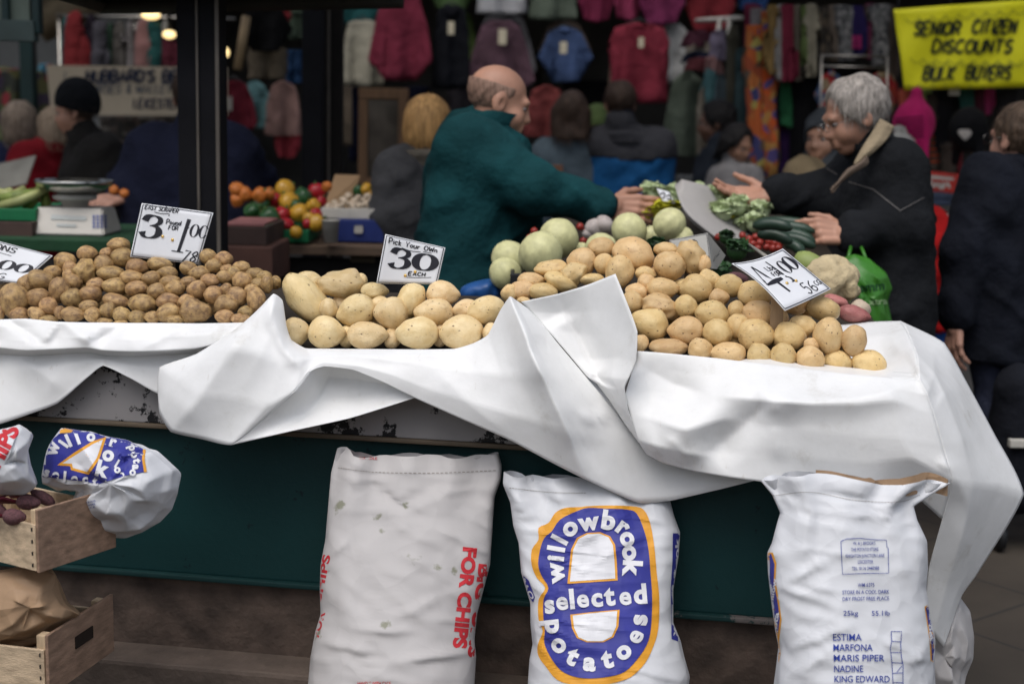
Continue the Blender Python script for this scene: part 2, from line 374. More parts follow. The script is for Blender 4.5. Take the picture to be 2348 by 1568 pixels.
# ------------------------------------------------------------------ the setting
def yf(u): return 3.255 / (1 + .158 * (u - CU) / FPX)         # front face of the potato stall
SA = -math.atan(.158); SM = Matrix.Rotation(SA, 3, 'Z')
def SL(a, d, z): return SM @ Vector((a, d, 0)) + Vector((0, 3.255, z))   # stall frame: along the front, depth, height
def paving():
    m = bpy.data.materials.new('paving'); m.use_nodes = True; t = m.node_tree; n = t.nodes; L = t.links; b = n['Principled BSDF']; b.inputs['Roughness'].default_value = .75
    tc = n.new('ShaderNodeTexCoord'); br = n.new('ShaderNodeTexBrick'); br.inputs['Scale'].default_value = 1; br.inputs['Brick Width'].default_value = .9; br.inputs['Row Height'].default_value = .6
    br.inputs['Mortar Size'].default_value = .008; br.inputs['Color1'].default_value = (.055, .044, .033, 1); br.inputs['Color2'].default_value = (.07, .056, .042, 1); br.inputs['Mortar'].default_value = (.035, .03, .025, 1)
    mp = n.new('ShaderNodeMapping'); mp.inputs['Rotation'].default_value = (0, 0, R_(-38)); L.new(tc.outputs['Object'], mp.inputs[0]); L.new(mp.outputs[0], br.inputs['Vector'])
    nz = n.new('ShaderNodeTexNoise'); nz.inputs['Scale'].default_value = 3; nz.inputs['Detail'].default_value = 6; L.new(tc.outputs['Object'], nz.inputs['Vector'])
    mx = n.new('ShaderNodeMixRGB'); mx.blend_type = 'MULTIPLY'; mx.inputs[0].default_value = .7; rp = n.new('ShaderNodeValToRGB'); rp.color_ramp.elements[0].position = .3; rp.color_ramp.elements[0].color = (.5, .5, .5, 1); rp.color_ramp.elements[1].position = .7
    L.new(nz.outputs['Fac'], rp.inputs[0]); L.new(br.outputs[0], mx.inputs[1]); L.new(rp.outputs[0], mx.inputs[2]); L.new(mx.outputs[0], b.inputs['Base Color'])
    bp = n.new('ShaderNodeBump'); bp.inputs['Strength'].default_value = .3; bp.inputs['Distance'].default_value = .01; L.new(nz.outputs['Fac'], bp.inputs['Height']); L.new(bp.outputs[0], b.inputs['Normal'])
    return m
tag(mesh_obj('ground', [(-60, -60, 0), (60, -60, 0), (60, 60, 0), (-60, 60, 0)], [(0, 1, 2, 3)], paving(), smooth=False), kind='structure')
bm = bmesh.new()
for a, b in ((-22, -6), (5.3, 6.8), (7.6, 8.7), (10.1, 20)): bx(bm, (0, (a + b) / 2, 3.15), (34, b - a, .12))  # unseen roof; wing behind the camera and gaps added to shape daylight
tag(bm_obj("roof", bm, mat('unseen_roof_boards', (.06, .055, .05), .8)), kind='structure')
WD = mat('dark_wall', (.055, .052, .05), .85, var=.5, scale=2)
tag(box_obj('back_wall', (0, 15, 1.5), (34, .3, 3.1), WD), 'dark wall at the far end of the covered market behind the clothes', 'wall')

# ------------------------------------------------------------------ the potato stall
def speck(name, base, dark, thr, scale, rough=.6, light=None):
    """painted board with flaked patches and scuffs"""
    m = bpy.data.materials.new(name); m.use_nodes = True; t = m.node_tree; n = t.nodes; L = t.links; b = n['Principled BSDF']; b.inputs['Roughness'].default_value = rough; b.inputs['Specular IOR Level'].default_value = .25
    tc = n.new('ShaderNodeTexCoord'); a = n.new('ShaderNodeTexNoise'); a.inputs['Scale'].default_value = scale; a.inputs['Detail'].default_value = 9; a.inputs['Roughness'].default_value = .7; L.new(tc.outputs['Object'], a.inputs['Vector'])
    g = n.new('ShaderNodeTexNoise'); g.inputs['Scale'].default_value = scale * .22; g.inputs['Detail'].default_value = 1; L.new(tc.outputs['Object'], g.inputs['Vector'])
    mul = n.new('ShaderNodeMath'); mul.operation = 'MULTIPLY'; L.new(a.outputs['Fac'], mul.inputs[0]); L.new(g.outputs['Fac'], mul.inputs[1])
    rp = n.new('ShaderNodeValToRGB'); e = rp.color_ramp.elements; e[0].position = thr - .008; e[1].position = thr + .008; e[0].color = tuple(base) + (1,); e[1].color = tuple(dark) + (1,); L.new(mul.outputs[0], rp.inputs[0])
    h = n.new('ShaderNodeTexNoise'); h.inputs['Scale'].default_value = 5; h.inputs['Detail'].default_value = 6; L.new(tc.outputs['Object'], h.inputs['Vector'])
    mx = n.new('ShaderNodeMixRGB'); mx.blend_type = 'MULTIPLY'; mx.inputs[0].default_value = .5; L.new(rp.outputs[0], mx.inputs[1]); L.new(h.outputs['Color'], mx.inputs[2])
    h2 = n.new('ShaderNodeHueSaturation'); h2.inputs['Value'].default_value = 1.35; L.new(mx.outputs[0], h2.inputs['Color']); L.new(h2.outputs[0], b.inputs['Base Color'])
    hsn = n.new('ShaderNodeRGBToBW'); L.new(h.outputs['Color'], hsn.inputs[0]); L.new(hsn.outputs[0], mx.inputs[2])
    bp = n.new('ShaderNodeBump'); bp.inputs['Strength'].default_value = .25; bp.inputs['Distance'].default_value = .004; L.new(a.outputs['Fac'], bp.inputs['Height']); L.new(bp.outputs[0], b.inputs['Normal'])
    return m
st = thing('market_stall', 'long green panelled market stall carrying the potato piles under white sheeting', 'market stall', SL(0, 0, 0))
X0, X1 = -2.6, .93; LN = X1 - X0; XM = (X0 + X1) / 2
box_obj('fascia', SL(XM, .03, .825), (LN, .03, .19), speck('flaked_grey_paint', (.27, .255, .25), (.012, .012, .013), .292, 24), st, SM)
box_obj('lip', SL(XM, .035, .724), (LN, .05, .012), mat('worn_edge', (.12, .09, .06), .7), st, SM)
box_obj('front_panel', SL(XM, .06, .53), (LN, .03, .375), speck('green_board', (.006, .034, .035), (.004, .016, .018), .40, 60, .5), st, SM)
box_obj('bottom_rail', SL(XM, .055, .336), (LN, .05, .014), speck('chipped_rail', (.006, .030, .030), (.12, .105, .10), .34, 18), st, SM)
box_obj('plinth', SL(XM, .09, .16), (LN, .06, .335), mat('brown_brick', (.085, .06, .047), .85, var=.5, scale=14, bump=.5, bscale=50), st, SM)
box_obj('ledge', SL(XM, .02, .07), (LN, .16, .145), mat('kerb_stone', (.10, .075, .06), .85, var=.4, scale=9, bump=.5, bscale=40), st, SM, bev=.01)
box_obj("side_panel", SL(X1 - .015, .29, .46), (.03, .42, .90), MATS['worn_edge'], st, SM)
box_obj("table_top", SL(XM - .09, .26, .902), (LN - .21, .44, .02), mat('stall_boards', (.025, .018, .012), .85, stretch=(1, 12, 1)), st, SM)
bm = bmesh.new(); bx(bm, SL(XM - .10, .24, .965), (LN - .30, .30, .012), SM @ Matrix.Rotation(R_(24), 3, 'X')); bm_obj('sloping_board', bm, MATS['stall_boards'], st)

# ------------------------------------------------------------------ white sheeting
def sheet_mat():
    m = bpy.data.materials.new('white_sheet'); m.use_nodes = True; t = m.node_tree; n = t.nodes; L = t.links; b = n['Principled BSDF']; b.inputs['Roughness'].default_value = .42; b.inputs['Specular IOR Level'].default_value = .35
    tc = n.new('ShaderNodeTexCoord'); a = n.new('ShaderNodeTexNoise'); a.inputs['Scale'].default_value = 7; a.inputs['Detail'].default_value = 8; a.inputs['Roughness'].default_value = .65; L.new(tc.outputs['Object'], a.inputs['Vector'])
    rp = n.new('ShaderNodeValToRGB'); e = rp.color_ramp.elements; e[0].position = .36; e[1].position = .6; e[0].color = (.80, .80, .79, 1); e[1].color = (.74, .74, .725, 1); e2 = e.new(.72); e2.color = (.60, .585, .55, 1); L.new(a.outputs['Fac'], rp.inputs[0])
    s = n.new('ShaderNodeTexNoise'); s.inputs['Scale'].default_value = 55; s.inputs['Detail'].default_value = 3; mp = n.new('ShaderNodeMapping'); mp.inputs['Rotation'].default_value = (0, R_(35), 0); mp.inputs['Scale'].default_value = (1, 1, .25); L.new(tc.outputs['Object'], mp.inputs[0]); L.new(mp.outputs[0], s.inputs['Vector'])
    r2 = n.new('ShaderNodeValToRGB'); f = r2.color_ramp.elements; f[0].position = .68; f[1].position = .80; f[0].color = (1, 1, 1, 1); f[1].color = (.80, .77, .73, 1); L.new(s.outputs['Fac'], r2.inputs[0])
    mx = n.new('ShaderNodeMixRGB'); mx.blend_type = 'MULTIPLY'; mx.inputs[0].default_value = .8; L.new(rp.outputs[0], mx.inputs[1]); L.new(r2.outputs[0], mx.inputs[2]); L.new(mx.outputs[0], b.inputs['Base Color'])
    w2 = n.new('ShaderNodeTexNoise'); w2.inputs['Scale'].default_value = 16; w2.inputs['Detail'].default_value = 4; L.new(tc.outputs['Object'], w2.inputs['Vector'])
    bp = n.new('ShaderNodeBump'); bp.inputs['Strength'].default_value = .09; bp.inputs['Distance'].default_value = .02; L.new(w2.outputs['Fac'], bp.inputs['Height']); L.new(bp.outputs[0], b.inputs['Normal'])
    return m
SH = sheet_mat()
def sheet(name, label, patches, creases=()):
    V = []; F = []
    for ctrl in patches:
        vs, fs = patch([[(u, v, yf(u) + d) for u, v, d in row] for row in ctrl], 10, 10, .0012, 8, creased(creases) if creases else None, .8)
        F += [tuple(i + len(V) for i in f) for f in fs]; V += vs
    o = mesh_obj(name, V, F, SH); md = o.modifiers.new('thickness', 'SOLIDIFY'); md.thickness = .0016; md.offset = 0
    return tag(o, label, 'plastic sheet')
us = [-90, 0, 60, 130, 200, 237, 300, 365, 450, 520, 566]
def rowz(vs, ds): return [(u, v, d) for u, v, d in zip(us, vs, ds if isinstance(ds, list) else [ds] * 11)]
LS = [rowz([752] * 11, .14), rowz([744] * 11, .03), rowz([728, 733, 731, 738, 740, 740, 741, 741, 742, 741, 740], -.008), rowz([745, 748, 750, 752, 752, 750, 752, 752, 752, 750, 746], -.022), rowz([775, 778, 782, 778, 773, 776, 780, 775, 770, 762, 752], [-.05, -.03, -.055, -.035, -.055, -.035, -.05, -.04, -.045, -.04, -.02]),
      rowz([796, 797, 803, 800, 797, 803, 806, 804, 798, 783, 764], [-.06, -.04, -.06, -.05, -.06, -.055, -.06, -.06, -.055, -.05, -.03]), rowz([812, 812, 816, 812, 809, 815, 817, 814, 808, 794, 772], 0.0),
      rowz([860, 855, 850, 845, 828, 824, 838, 850, 850, 850, 850], -.02), rowz([992, 972, 952, 926, 866, 838, 868, 904, 920, 930, 930], [-.07, -.06, -.045, -.03, -.03, -.035, -.03, -.03, -.03, -.03, -.03])]
sheet('plastic_sheet', 'white plastic sheet hanging in front of the muddy new potatoes, arched up in the middle', [LS], [([(8, 726), (60, 760), (99, 787)], -.012, 22, 22), ([(140, 729), (118, 760), (99, 787)], .014, 30, 20), ([(136, 729), (175, 765), (206, 789)], .012, 20, 34), ([(289, 738), (250, 765), (206, 789)], -.012, 24, 24), ([(430, 742), (380, 770), (330, 800)], .01, 26, 26), ([(20, 800), (90, 850), (150, 900)], .012, 60, 60)])
cols = [[(565, 741, -.01), (450, 812, -.05), (366, 842, -.05), (362, 900, -.05)], [(600, 702, -.012), (500, 800, -.075), (410, 872, -.085), (366, 948, -.07)],
        [(625, 677, -.012), (545, 800, -.09), (460, 905, -.105), (392, 990, -.09)], [(646, 692, 0), (600, 812, -.095), (540, 912, -.12), (460, 1006, -.11)],
        [(656, 748, -.012), (650, 832, -.09), (612, 930, -.13), (530, 1020, -.135)], [(668, 780, -.012), (692, 825, -.075), (674, 896, -.115), (600, 962, -.125)],
        [(700, 799, -.012), (714, 822, -.06), (712, 846, -.08), (708, 854, -.085)], [(740, 800, -.012), (744, 816, -.045), (744, 832, -.062), (744, 840, -.065)],
        [(850, 801, -.012), (840, 820, -.045), (825, 840, -.065), (810, 848, -.066)], [(950, 802, -.012), (920, 830, -.05), (900, 860, -.07), (880, 877, -.072)],
        [(1040, 801, -.012), (1000, 842, -.055), (970, 887, -.075), (949, 911, -.075)], [(1085, 789, -.012), (1080, 852, -.06), (1070, 920, -.085), (1065, 963, -.085)],
        [(1120, 770, -.012), (1150, 860, -.075), (1170, 950, -.10), (1174, 1011, -.09)], [(1150, 714, -.012), (1200, 860, -.095), (1240, 970, -.115), (1260, 1057, -.095)],
        [(1171, 685, -.02), (1237, 850, -.115), (1300, 990, -.13), (1341, 1098, -.095)], [(1184, 692, .0), (1266, 862, -.08), (1345, 1000, -.085), (1400, 1126, -.07)],
        [(1212, 711, .02), (1300, 850, -.03), (1392, 1000, -.055), (1448, 1147, -.055)], [(1245, 745, .03), (1335, 870, -.015), (1430, 1000, -.04), (1473, 1154, -.05)],
        [(1275, 783, .03), (1365, 890, -.01), (1462, 1012, -.03), (1540, 1147, -.045)], [(1322, 842, .02), (1402, 935, -.0), (1512, 1042, -.02), (1650, 1122, -.04)],
        [(1368, 882, .02), (1452, 962, .01), (1582, 1052, -.01), (1775, 1090, -.03)]]
fan = [[(c[0][0], c[0][1] + 16, c[0][2] + .10) for c in cols], [(c[0][0], c[0][1] + 3, c[0][2] + .012) for c in cols]] + [[c[k] for c in cols] for k in range(4)]
turn = [[(738, 836, -.055), (770, 834, -.03), (830, 842, -.03), (900, 872, -.05), (949, 908, -.065)], [(708, 854, -.085), (755, 865, 0), (825, 872, .005), (900, 885, -.03), (950, 909, -.065)],
        [(674, 898, -.116), (735, 905, -.02), (820, 905, -.01), (895, 900, -.04), (951, 909, -.065)], [(600, 962, -.125), (700, 950, -.06), (810, 935, -.045), (890, 918, -.05), (952, 910, -.065)],
        [(530, 1020, -.135), (660, 990, -.115), (800, 959, -.085), (885, 933, -.07), (953, 911, -.065)]]
sheet('plastic_sheet', 'twisted white plastic sheet below the baking potatoes, its underside rolled into view', [fan, turn], [([(561, 741), (507, 836), (454, 919), (390, 993)], .034, 150, 120), ([(628, 685), (620, 730), (650, 800), (690, 846)], .020, 26, 44), ([(700, 803), (850, 815), (1010, 812), (1085, 796)], .010, 26, 22), ([(1187, 691), (1207, 755), (1216, 813), (1255, 884), (1287, 948), (1310, 1030)], .040, 60, 220), ([(1214, 802), (1240, 796), (1262, 783)], -.014, 16, 22), ([(1330, 950), (1365, 962), (1400, 940)], .012, 26, 20), ([(1230, 850), (1300, 960), (1380, 1090)], -.016, 60, 50), ([(1000, 850), (1080, 930), (1170, 1000)], .010, 80, 60)])
flap = [[(1195, 692, .02), (1280, 674, .03), (1350, 652, .02), (1411, 628, -.02)], [(1218, 715, .025), (1300, 718, .055), (1365, 712, .01), (1438, 695, -.06)], [(1252, 752, .025), (1325, 765, .06), (1392, 770, -.02), (1461, 760, -.09)],
        [(1310, 820, .02), (1355, 825, .04), (1408, 820, -.045), (1458, 828, -.105)], [(1345, 862, .01), (1372, 865, .0), (1403, 866, -.07), (1440, 870, -.105)], [(1368, 879, -.01), (1392, 888, -.05), (1415, 892, -.08), (1432, 890, -.10)],
        [(1400, 920, -.03), (1415, 928, -.06), (1428, 935, -.08), (1440, 938, -.095)], [(1434, 972, -.05), (1440, 973, -.065), (1447, 974, -.075), (1453, 976, -.09)], [(1466, 1015, -.06), (1467, 1016, -.07), (1468, 1017, -.08), (1469, 1018, -.09)]]
rc_ = [[(1462, 812, .02), (1446, 862, -.06), (1434, 905, -.085), (1447, 955, -.09), (1463, 1009, -.10), (1483, 1041, -.09)], [(1464, 806, -.012), (1475, 850, -.04), (1490, 900, -.055), (1492, 960, -.10), (1500, 1020, -.125), (1521, 1061, -.10)],
       [(1540, 812, -.012), (1545, 850, -.025), (1555, 905, -.055), (1570, 985, -.135), (1585, 1040, -.115), (1590, 1080, -.10)], [(1640, 822, -.012), (1648, 860, -.04), (1655, 910, -.085), (1662, 960, -.11), (1640, 1035, -.095), (1680, 1095, -.11)],
       [(1740, 834, -.012), (1752, 875, -.065), (1766, 919, -.12), (1748, 975, -.10), (1738, 1040, -.105), (1780, 1108, -.115)], [(1840, 846, -.012), (1848, 885, -.055), (1858, 925, -.10), (1852, 985, -.11), (1862, 1050, -.11), (1890, 1118, -.10)],
       [(1940, 858, -.012), (1948, 892, -.05), (1960, 925, -.09), (1970, 1000, -.10), (1985, 1060, -.10), (2000, 1128, -.09)], [(2030, 866, -.012), (2042, 890, -.045), (2052, 918, -.075), (2068, 1005, -.095), (2092, 1050, -.095), (2100, 1140, -.05)],
       [(2109, 873, -.02), (2125, 905, -.045), (2140, 950, -.055), (2160, 1020, -.065), (2182, 1100, -.065), (2160, 1190, -.03)]]
right = [[(c[0][0] - (8 if k > 6 else 0), c[0][1] + (16 if k < 4 else -16), c[0][2] + (.12 if k < 8 else .03)) for k, c in enumerate(rc_)], [(c[0][0], c[0][1] + 3, c[0][2] + .012) for c in rc_]] + [[c[k] for c in rc_] for k in range(6)]
sd = [rc_[8] + [(2130, 1300, 0), (2118, 1430, .02)], [(2102, 812, .12), (2142, 856, .07), (2165, 905, .02), (2205, 1010, -.005), (2228, 1110, -.02), (2205, 1230, -.01), (2170, 1340, .02), (2140, 1455, .03)],
      [(2082, 764, .30), (2140, 812, .25), (2195, 890, .19), (2245, 1000, .12), (2290, 1115, .09), (2235, 1265, .07), (2192, 1360, .06), (2155, 1472, .05)], [(2065, 736, .42), (2165, 786, .40), (2225, 892, .32), (2275, 985, .25), (2348, 1133, .18), (2242, 1312, .12), (2205, 1365, .10), (2164, 1483, .06)]]
side = [[c[k] for c in sd] for k in range(8)]
inner = [[(1900, 748, .45), (2000, 738, .44), (2065, 736, .42)], [(1905, 780, .34), (2010, 772, .32), (2082, 764, .30)], [(1920, 822, .24), (2030, 820, .23), (2102, 812, .12)], [(1940, 864, .03), (2040, 869, .01), (2109, 873, -.02)]]
sheet('plastic_sheet', 'white plastic sheet draped over the right corner with its flap standing against the potatoes', [flap, right, side, inner], [([(1287, 714), (1316, 771), (1354, 849), (1374, 881)], .034, 45, 170)[:2] + (170, 45), ([(1766, 919), (1860, 924), (2000, 908), (2106, 876)], .022, 60, 45), ([(1766, 919), (1700, 975), (1621, 1040)], -.030, 80, 70), ([(1766, 919), (1775, 980), (1790, 1060)], .012, 60, 50), ([(1470, 838), (1540, 880), (1620, 905)], -.016, 50, 50), ([(2050, 775), (2100, 840), (2145, 908)], .022, 26, 34), ([(2056, 772), (2081, 822), (2106, 876)], -.014, 14, 16), ([(2165, 786), (2192, 880), (2235, 1000)], .016, 40, 36), ([(1530, 1000), (1570, 1040), (1630, 1044)], .014, 40, 40), ([(2150, 1060), (2185, 1075), (2230, 1180)], .014, 40, 40)])

# ------------------------------------------------------------------ potatoes
def spud_mat(name, base, pale, dirt, dthr, spk):
    m = bpy.data.materials.new(name); m.use_nodes = True; t = m.node_tree; n = t.nodes; L = t.links; b = n['Principled BSDF']; b.inputs['Roughness'].default_value = .44; b.inputs['Specular IOR Level'].default_value = .4
    tc = n.new('ShaderNodeTexCoord'); oi = n.new('ShaderNodeObjectInfo'); ad = n.new('ShaderNodeVectorMath'); ml = n.new('ShaderNodeVectorMath'); ml.operation = 'SCALE'; ml.inputs['Scale'].default_value = 37
    cx = n.new('ShaderNodeCombineXYZ'); L.new(oi.outputs['Random'], cx.inputs[0]); L.new(oi.outputs['Random'], cx.inputs[2]); L.new(cx.outputs[0], ml.inputs[0]); L.new(tc.outputs['Object'], ad.inputs[0]); L.new(ml.outputs[0], ad.inputs[1]); vec = ad.outputs[0]
    def nz(sc, det, r=.5):
        a = n.new('ShaderNodeTexNoise'); a.inputs['Scale'].default_value = sc; a.inputs['Detail'].default_value = det; a.inputs['Roughness'].default_value = r; L.new(vec, a.inputs['Vector']); return a.outputs['Fac']
    def ramp(x, p0, c0, p1, c1):
        r = n.new('ShaderNodeValToRGB'); e = r.color_ramp.elements; e[0].position = p0; e[1].position = p1; e[0].color = tuple(c0) + (1,); e[1].color = tuple(c1) + (1,); L.new(x, r.inputs[0]); return r.outputs[0]
    def mix(f, a, c):
        x = n.new('ShaderNodeMixRGB'); L.new(f, x.inputs[0]); L.new(a, x.inputs[1])
        if isinstance(c, tuple): x.inputs[2].default_value = c + (1,)
        else: L.new(c, x.inputs[2])
        return x.outputs[0]
    col = ramp(nz(1.6, 3), .35, base, .65, pale)
    W = (1, 1, 1); K = (0, 0, 0)
    col = mix(ramp(nz(2.2, 7, .65), dthr - .12, K, dthr + .14, W), col, dirt)
    vo = n.new('ShaderNodeTexVoronoi'); vo.inputs['Scale'].default_value = 8; L.new(vec, vo.inputs['Vector'])
    sp = ramp(vo.outputs['Distance'], .10, W, .20, K); msk = ramp(nz(1.9, 2), .52, K, .64, (spk, spk, spk)); mm = n.new('ShaderNodeMath'); mm.operation = 'MULTIPLY'; L.new(sp, mm.inputs[0]); L.new(msk, mm.inputs[1])
    col = mix(mm.outputs[0], col, (.10, .06, .03))
    v3 = n.new('ShaderNodeTexVoronoi'); v3.inputs['Scale'].default_value = 2.3; L.new(vec, v3.inputs['Vector']); ey = ramp(v3.outputs['Distance'], .05, W, .15, K); col = mix(ey, col, (.16, .09, .045))
    h2 = n.new('ShaderNodeHueSaturation'); mr = n.new('ShaderNodeMapRange'); mr.inputs[3].default_value = .82; mr.inputs[4].default_value = 1.12; L.new(oi.outputs['Random'], mr.inputs[0]); L.new(mr.outputs[0], h2.inputs['Value'])
    wn = n.new('ShaderNodeTexWhiteNoise'); wn.noise_dimensions = '1D'; L.new(oi.outputs['Random'], wn.inputs['W']); m3 = n.new('ShaderNodeMapRange'); m3.inputs[3].default_value = .487; m3.inputs[4].default_value = .505; L.new(wn.outputs['Value'], m3.inputs[0]); L.new(m3.outputs[0], h2.inputs['Hue'])
    L.new(col, h2.inputs['Color']); L.new(h2.outputs[0], b.inputs['Base Color'])
    sm = n.new('ShaderNodeMath'); sm.operation = 'SUBTRACT'; L.new(nz(9, 6, .6), sm.inputs[0]); L.new(mm.outputs[0], sm.inputs[1])
    s2 = n.new('ShaderNodeMath'); s2.operation = 'SUBTRACT'; L.new(sm.outputs[0], s2.inputs[0]); L.new(ey, s2.inputs[1])
    bp = n.new('ShaderNodeBump'); bp.inputs['Strength'].default_value = .42; bp.inputs['Distance'].default_value = .005; L.new(s2.outputs[0], bp.inputs['Height']); L.new(bp.outputs[0], b.inputs['Normal'])
    return m
SPUD = spud_mat('yellow_potato_skin', (.64, .44, .19), (.72, .53, .26), (.44, .27, .13), .67, .75)
BAKER = spud_mat('pale_potato_skin', (.68, .50, .245), (.76, .60, .34), (.48, .31, .16), .68, .75)
MUDDY = spud_mat('muddy_potato_skin', (.39, .245, .095), (.54, .36, .15), (.17, .10, .05), .545, .9)
PINK = spud_mat('red_potato_skin', (.42, .15, .13), (.48, .2, .17), (.26, .1, .08), .62, .6)
def spud_mesh(k, amp=.10, knob=0.):
    bm = bmesh.new(); bmesh.ops.create_icosphere(bm, subdivisions=4, radius=1); rnd = random.Random(k); o = Vector((k * 3.7, k * 1.3, k * 5.1))
    dents = [(Vector((rnd.gauss(0, 1), rnd.gauss(0, 1), rnd.gauss(0, 1))).normalized(), rnd.uniform(.10, .2), rnd.uniform(.02, .06)) for _ in range(8)]
    sx = rnd.uniform(-.14, .14); sz = rnd.uniform(-.12, .12)
    for v in bm.verts:
        n_ = v.co.normalized(); r = 1 + amp * noise.noise(n_ * .9 + o) + amp * .45 * noise.noise(n_ * 1.9 + o) + knob * max(0, noise.noise(n_ * 2.1 + o * 2))
        for d, w_, h in dents:
            a = n_.angle(d, 0); r -= h * math.exp(-(a / w_) ** 2)
        p = n_ * r; e = 1 - .10 * abs(n_.x) ** 3
        p.z = p.z * (1 + sx * n_.x) * e; p.y *= (1 + sx * n_.x); p.x += sz * (n_.z ** 2 - .3); v.co = p
    me = bpy.data.meshes.new('potato'); bm.to_mesh(me); bm.free(); me.polygons.foreach_set('use_smooth', [True] * len(me.polygons)); return me
SPM = [spud_mesh(k, .13 if k < 9 else .17, 0 if k < 9 else .25) for k in range(12)]
_mm = {}
def spud(u, v, ru, rv, rot, y, m, name='potato', k=None, dep=None):
    k = random.randrange(9) if k is None else k; key = (k, m.name)
    if key not in _mm: me = SPM[k].copy(); me.materials.append(m); _mm[key] = me
    o = bpy.data.objects.new(name, _mm[key]); C.objects.link(o); s = (P(u, v, y) - EYE).length / FPX; rd = dep or (ru + rv) / 2 * .95
    o.location = P(u, v, y); o.scale = (ru * s * 1.03, rd * s, rv * s * 1.03); o.rotation_euler = (R_(-8), R_(rot), 0)
    fl = random.randrange(4)
    if fl: o.rotation_euler = (Matrix.Rotation(R_(rot), 3, 'Y') @ Matrix.Rotation(math.pi, 3, 'XYZ'[fl - 1])).to_euler()
    return o
K = 1 / 2.24 * .7752
def pile(data, ox, oy, m, vref, dy, slope, label, group, name='potato', rows=None, knobs=(), fill=0):
    its = []; nf = len(data) - fill
    for i, d in enumerate(data):
        x, y, a, b = d[:4]; rot = d[4] if len(d) > 4 else 0; u = ox + x * K; v = oy + y * K; r = (a + b) / 2 * K
        yy = yf(u) + dy + r * .001 + slope * (vref - v - b * K) + (.05 if i >= nf else 0); its.append((u, v, spud(u, v, a * K, b * K, rot, yy, m, name, random.randrange(9, 12) if i in knobs else None)))
    for k, (v0, nm) in enumerate(rows):
        v1 = rows[k + 1][0] if k + 1 < len(rows) else -1e9; row = sorted([t for t in its if v1 < t[1] <= v0], key=lambda t: t[0])
        for j, t in enumerate(row): tag(t[2], label % (ordinal(j), nm), 'potato', group)
    return its
LEFT = [(5, 840, 22, 50), (130, 850, 58, 45), (245, 850, 60, 48, 30), (320, 885, 60, 28), (395, 840, 35, 45), (485, 850, 80, 48), (615, 855, 52, 52, 60), (710, 825, 52, 52), (695, 897, 50, 22), (810, 855, 62, 52), (800, 905, 45, 18), (910, 870, 58, 45), (1005, 870, 50, 40),
 (1155, 885, 62, 32), (1115, 840, 80, 60, -15), (1300, 830, 100, 75, 10), (1490, 865, 62, 45), (1570, 880, 40, 35), (1625, 835, 50, 40), (1620, 885, 40, 35), (95, 760, 95, 105), (255, 745, 78, 62), (325, 800, 62, 58, 30), (480, 745, 68, 62), (590, 800, 60, 45), (600, 720, 75, 55), (770, 765, 85, 50, 5),
 (945, 780, 90, 65), (1115, 765, 78, 55, -10), (1240, 775, 62, 55), (1505, 790, 78, 65), (1695, 755, 62, 78), (1570, 735, 75, 65), (1420, 725, 65, 62), (275, 630, 90, 70), (395, 690, 68, 80), (485, 635, 60, 50, 20), (170, 650, 50, 60), (635, 660, 62, 50), (755, 665, 75, 55), (905, 680, 75, 50), (1040, 700, 65, 55),
 (1160, 680, 70, 50), (1305, 690, 62, 62), (1500, 690, 45, 45), (1605, 630, 68, 58), (1675, 690, 55, 40), (1770, 650, 40, 60), (1710, 650, 50, 40), (430, 500, 70, 55), (465, 545, 50, 45), (560, 565, 70, 75), (685, 520, 65, 60), (735, 580, 85, 50), (870, 610, 80, 50), (1005, 615, 65, 50), (1110, 580, 70, 45), (1130, 640, 70, 45),
 (1245, 640, 60, 40), (1320, 580, 72, 48), (1390, 630, 65, 45), (1490, 605, 60, 45), (1550, 575, 50, 40), (1690, 585, 60, 45), (1600, 540, 60, 40), (1750, 600, 50, 40), (350, 575, 60, 45), (460, 590, 45, 40), (790, 395, 72, 50), (815, 475, 78, 60), (580, 450, 65, 50), (700, 445, 40, 35), (910, 535, 75, 50), (1060, 520, 80, 45),
 (1250, 545, 60, 45), (1380, 470, 55, 50), (1415, 530, 55, 50), (1480, 485, 62, 50), (1500, 550, 40, 30), (1820, 640, 45, 45), (-60, 780, 60, 60), (-60, 700, 55, 50), (40, 690, 55, 50), (670, 770, 45, 40), (870, 720, 50, 35), (1000, 800, 45, 35), (1340, 755, 50, 40), (200, 800, 45, 40), (545, 690, 50, 45), (820, 715, 50, 45), (1190, 810, 45, 45), (1420, 800, 50, 50), (1530, 660, 45, 40), (660, 605, 45, 45)]
pile(LEFT, 0, 426.4, MUDDY, 745, .045, .0012, 'muddy new potato, %s from left in the %s of the left heap', 'muddy new potatoes in the left heap', rows=[(2000, 'bottom row'), (708, 'second row up'), (677, 'third row up'), (643, 'fourth row up'), (612, 'top row')], knobs=(15, 51), fill=15)
MID = [(465, 530, 195, 118, 50), (475, 405, 85, 62), (695, 430, 150, 98, 5), (815, 400, 50, 45), (915, 475, 90, 58), (790, 605, 130, 105, -15), (610, 590, 60, 75), (950, 560, 70, 52), (1020, 622, 112, 108), (1150, 535, 125, 85, -60), (1370, 490, 108, 85), (1310, 615, 130, 88), (1520, 590, 92, 62, -10), (1650, 605, 128, 98, -10), (395, 745, 92, 95), (600, 745, 120, 105),
       (870, 765, 133, 88), (1195, 750, 142, 105), (1490, 745, 147, 112), (1700, 745, 68, 62), (735, 775, 60, 70), (1030, 785, 60, 65), (1345, 770, 55, 70), (690, 560, 60, 60), (1100, 660, 55, 55), (880, 680, 60, 40)]
pile(MID, 542.6, 503.9, BAKER, 795, .06, .0012, 'large pale baking potato, %s from left in the %s of the middle heap', 'baking potatoes in the middle heap', rows=[(2000, 'bottom row'), (738, 'middle row'), (684, 'top row')], knobs=(2,), fill=6)
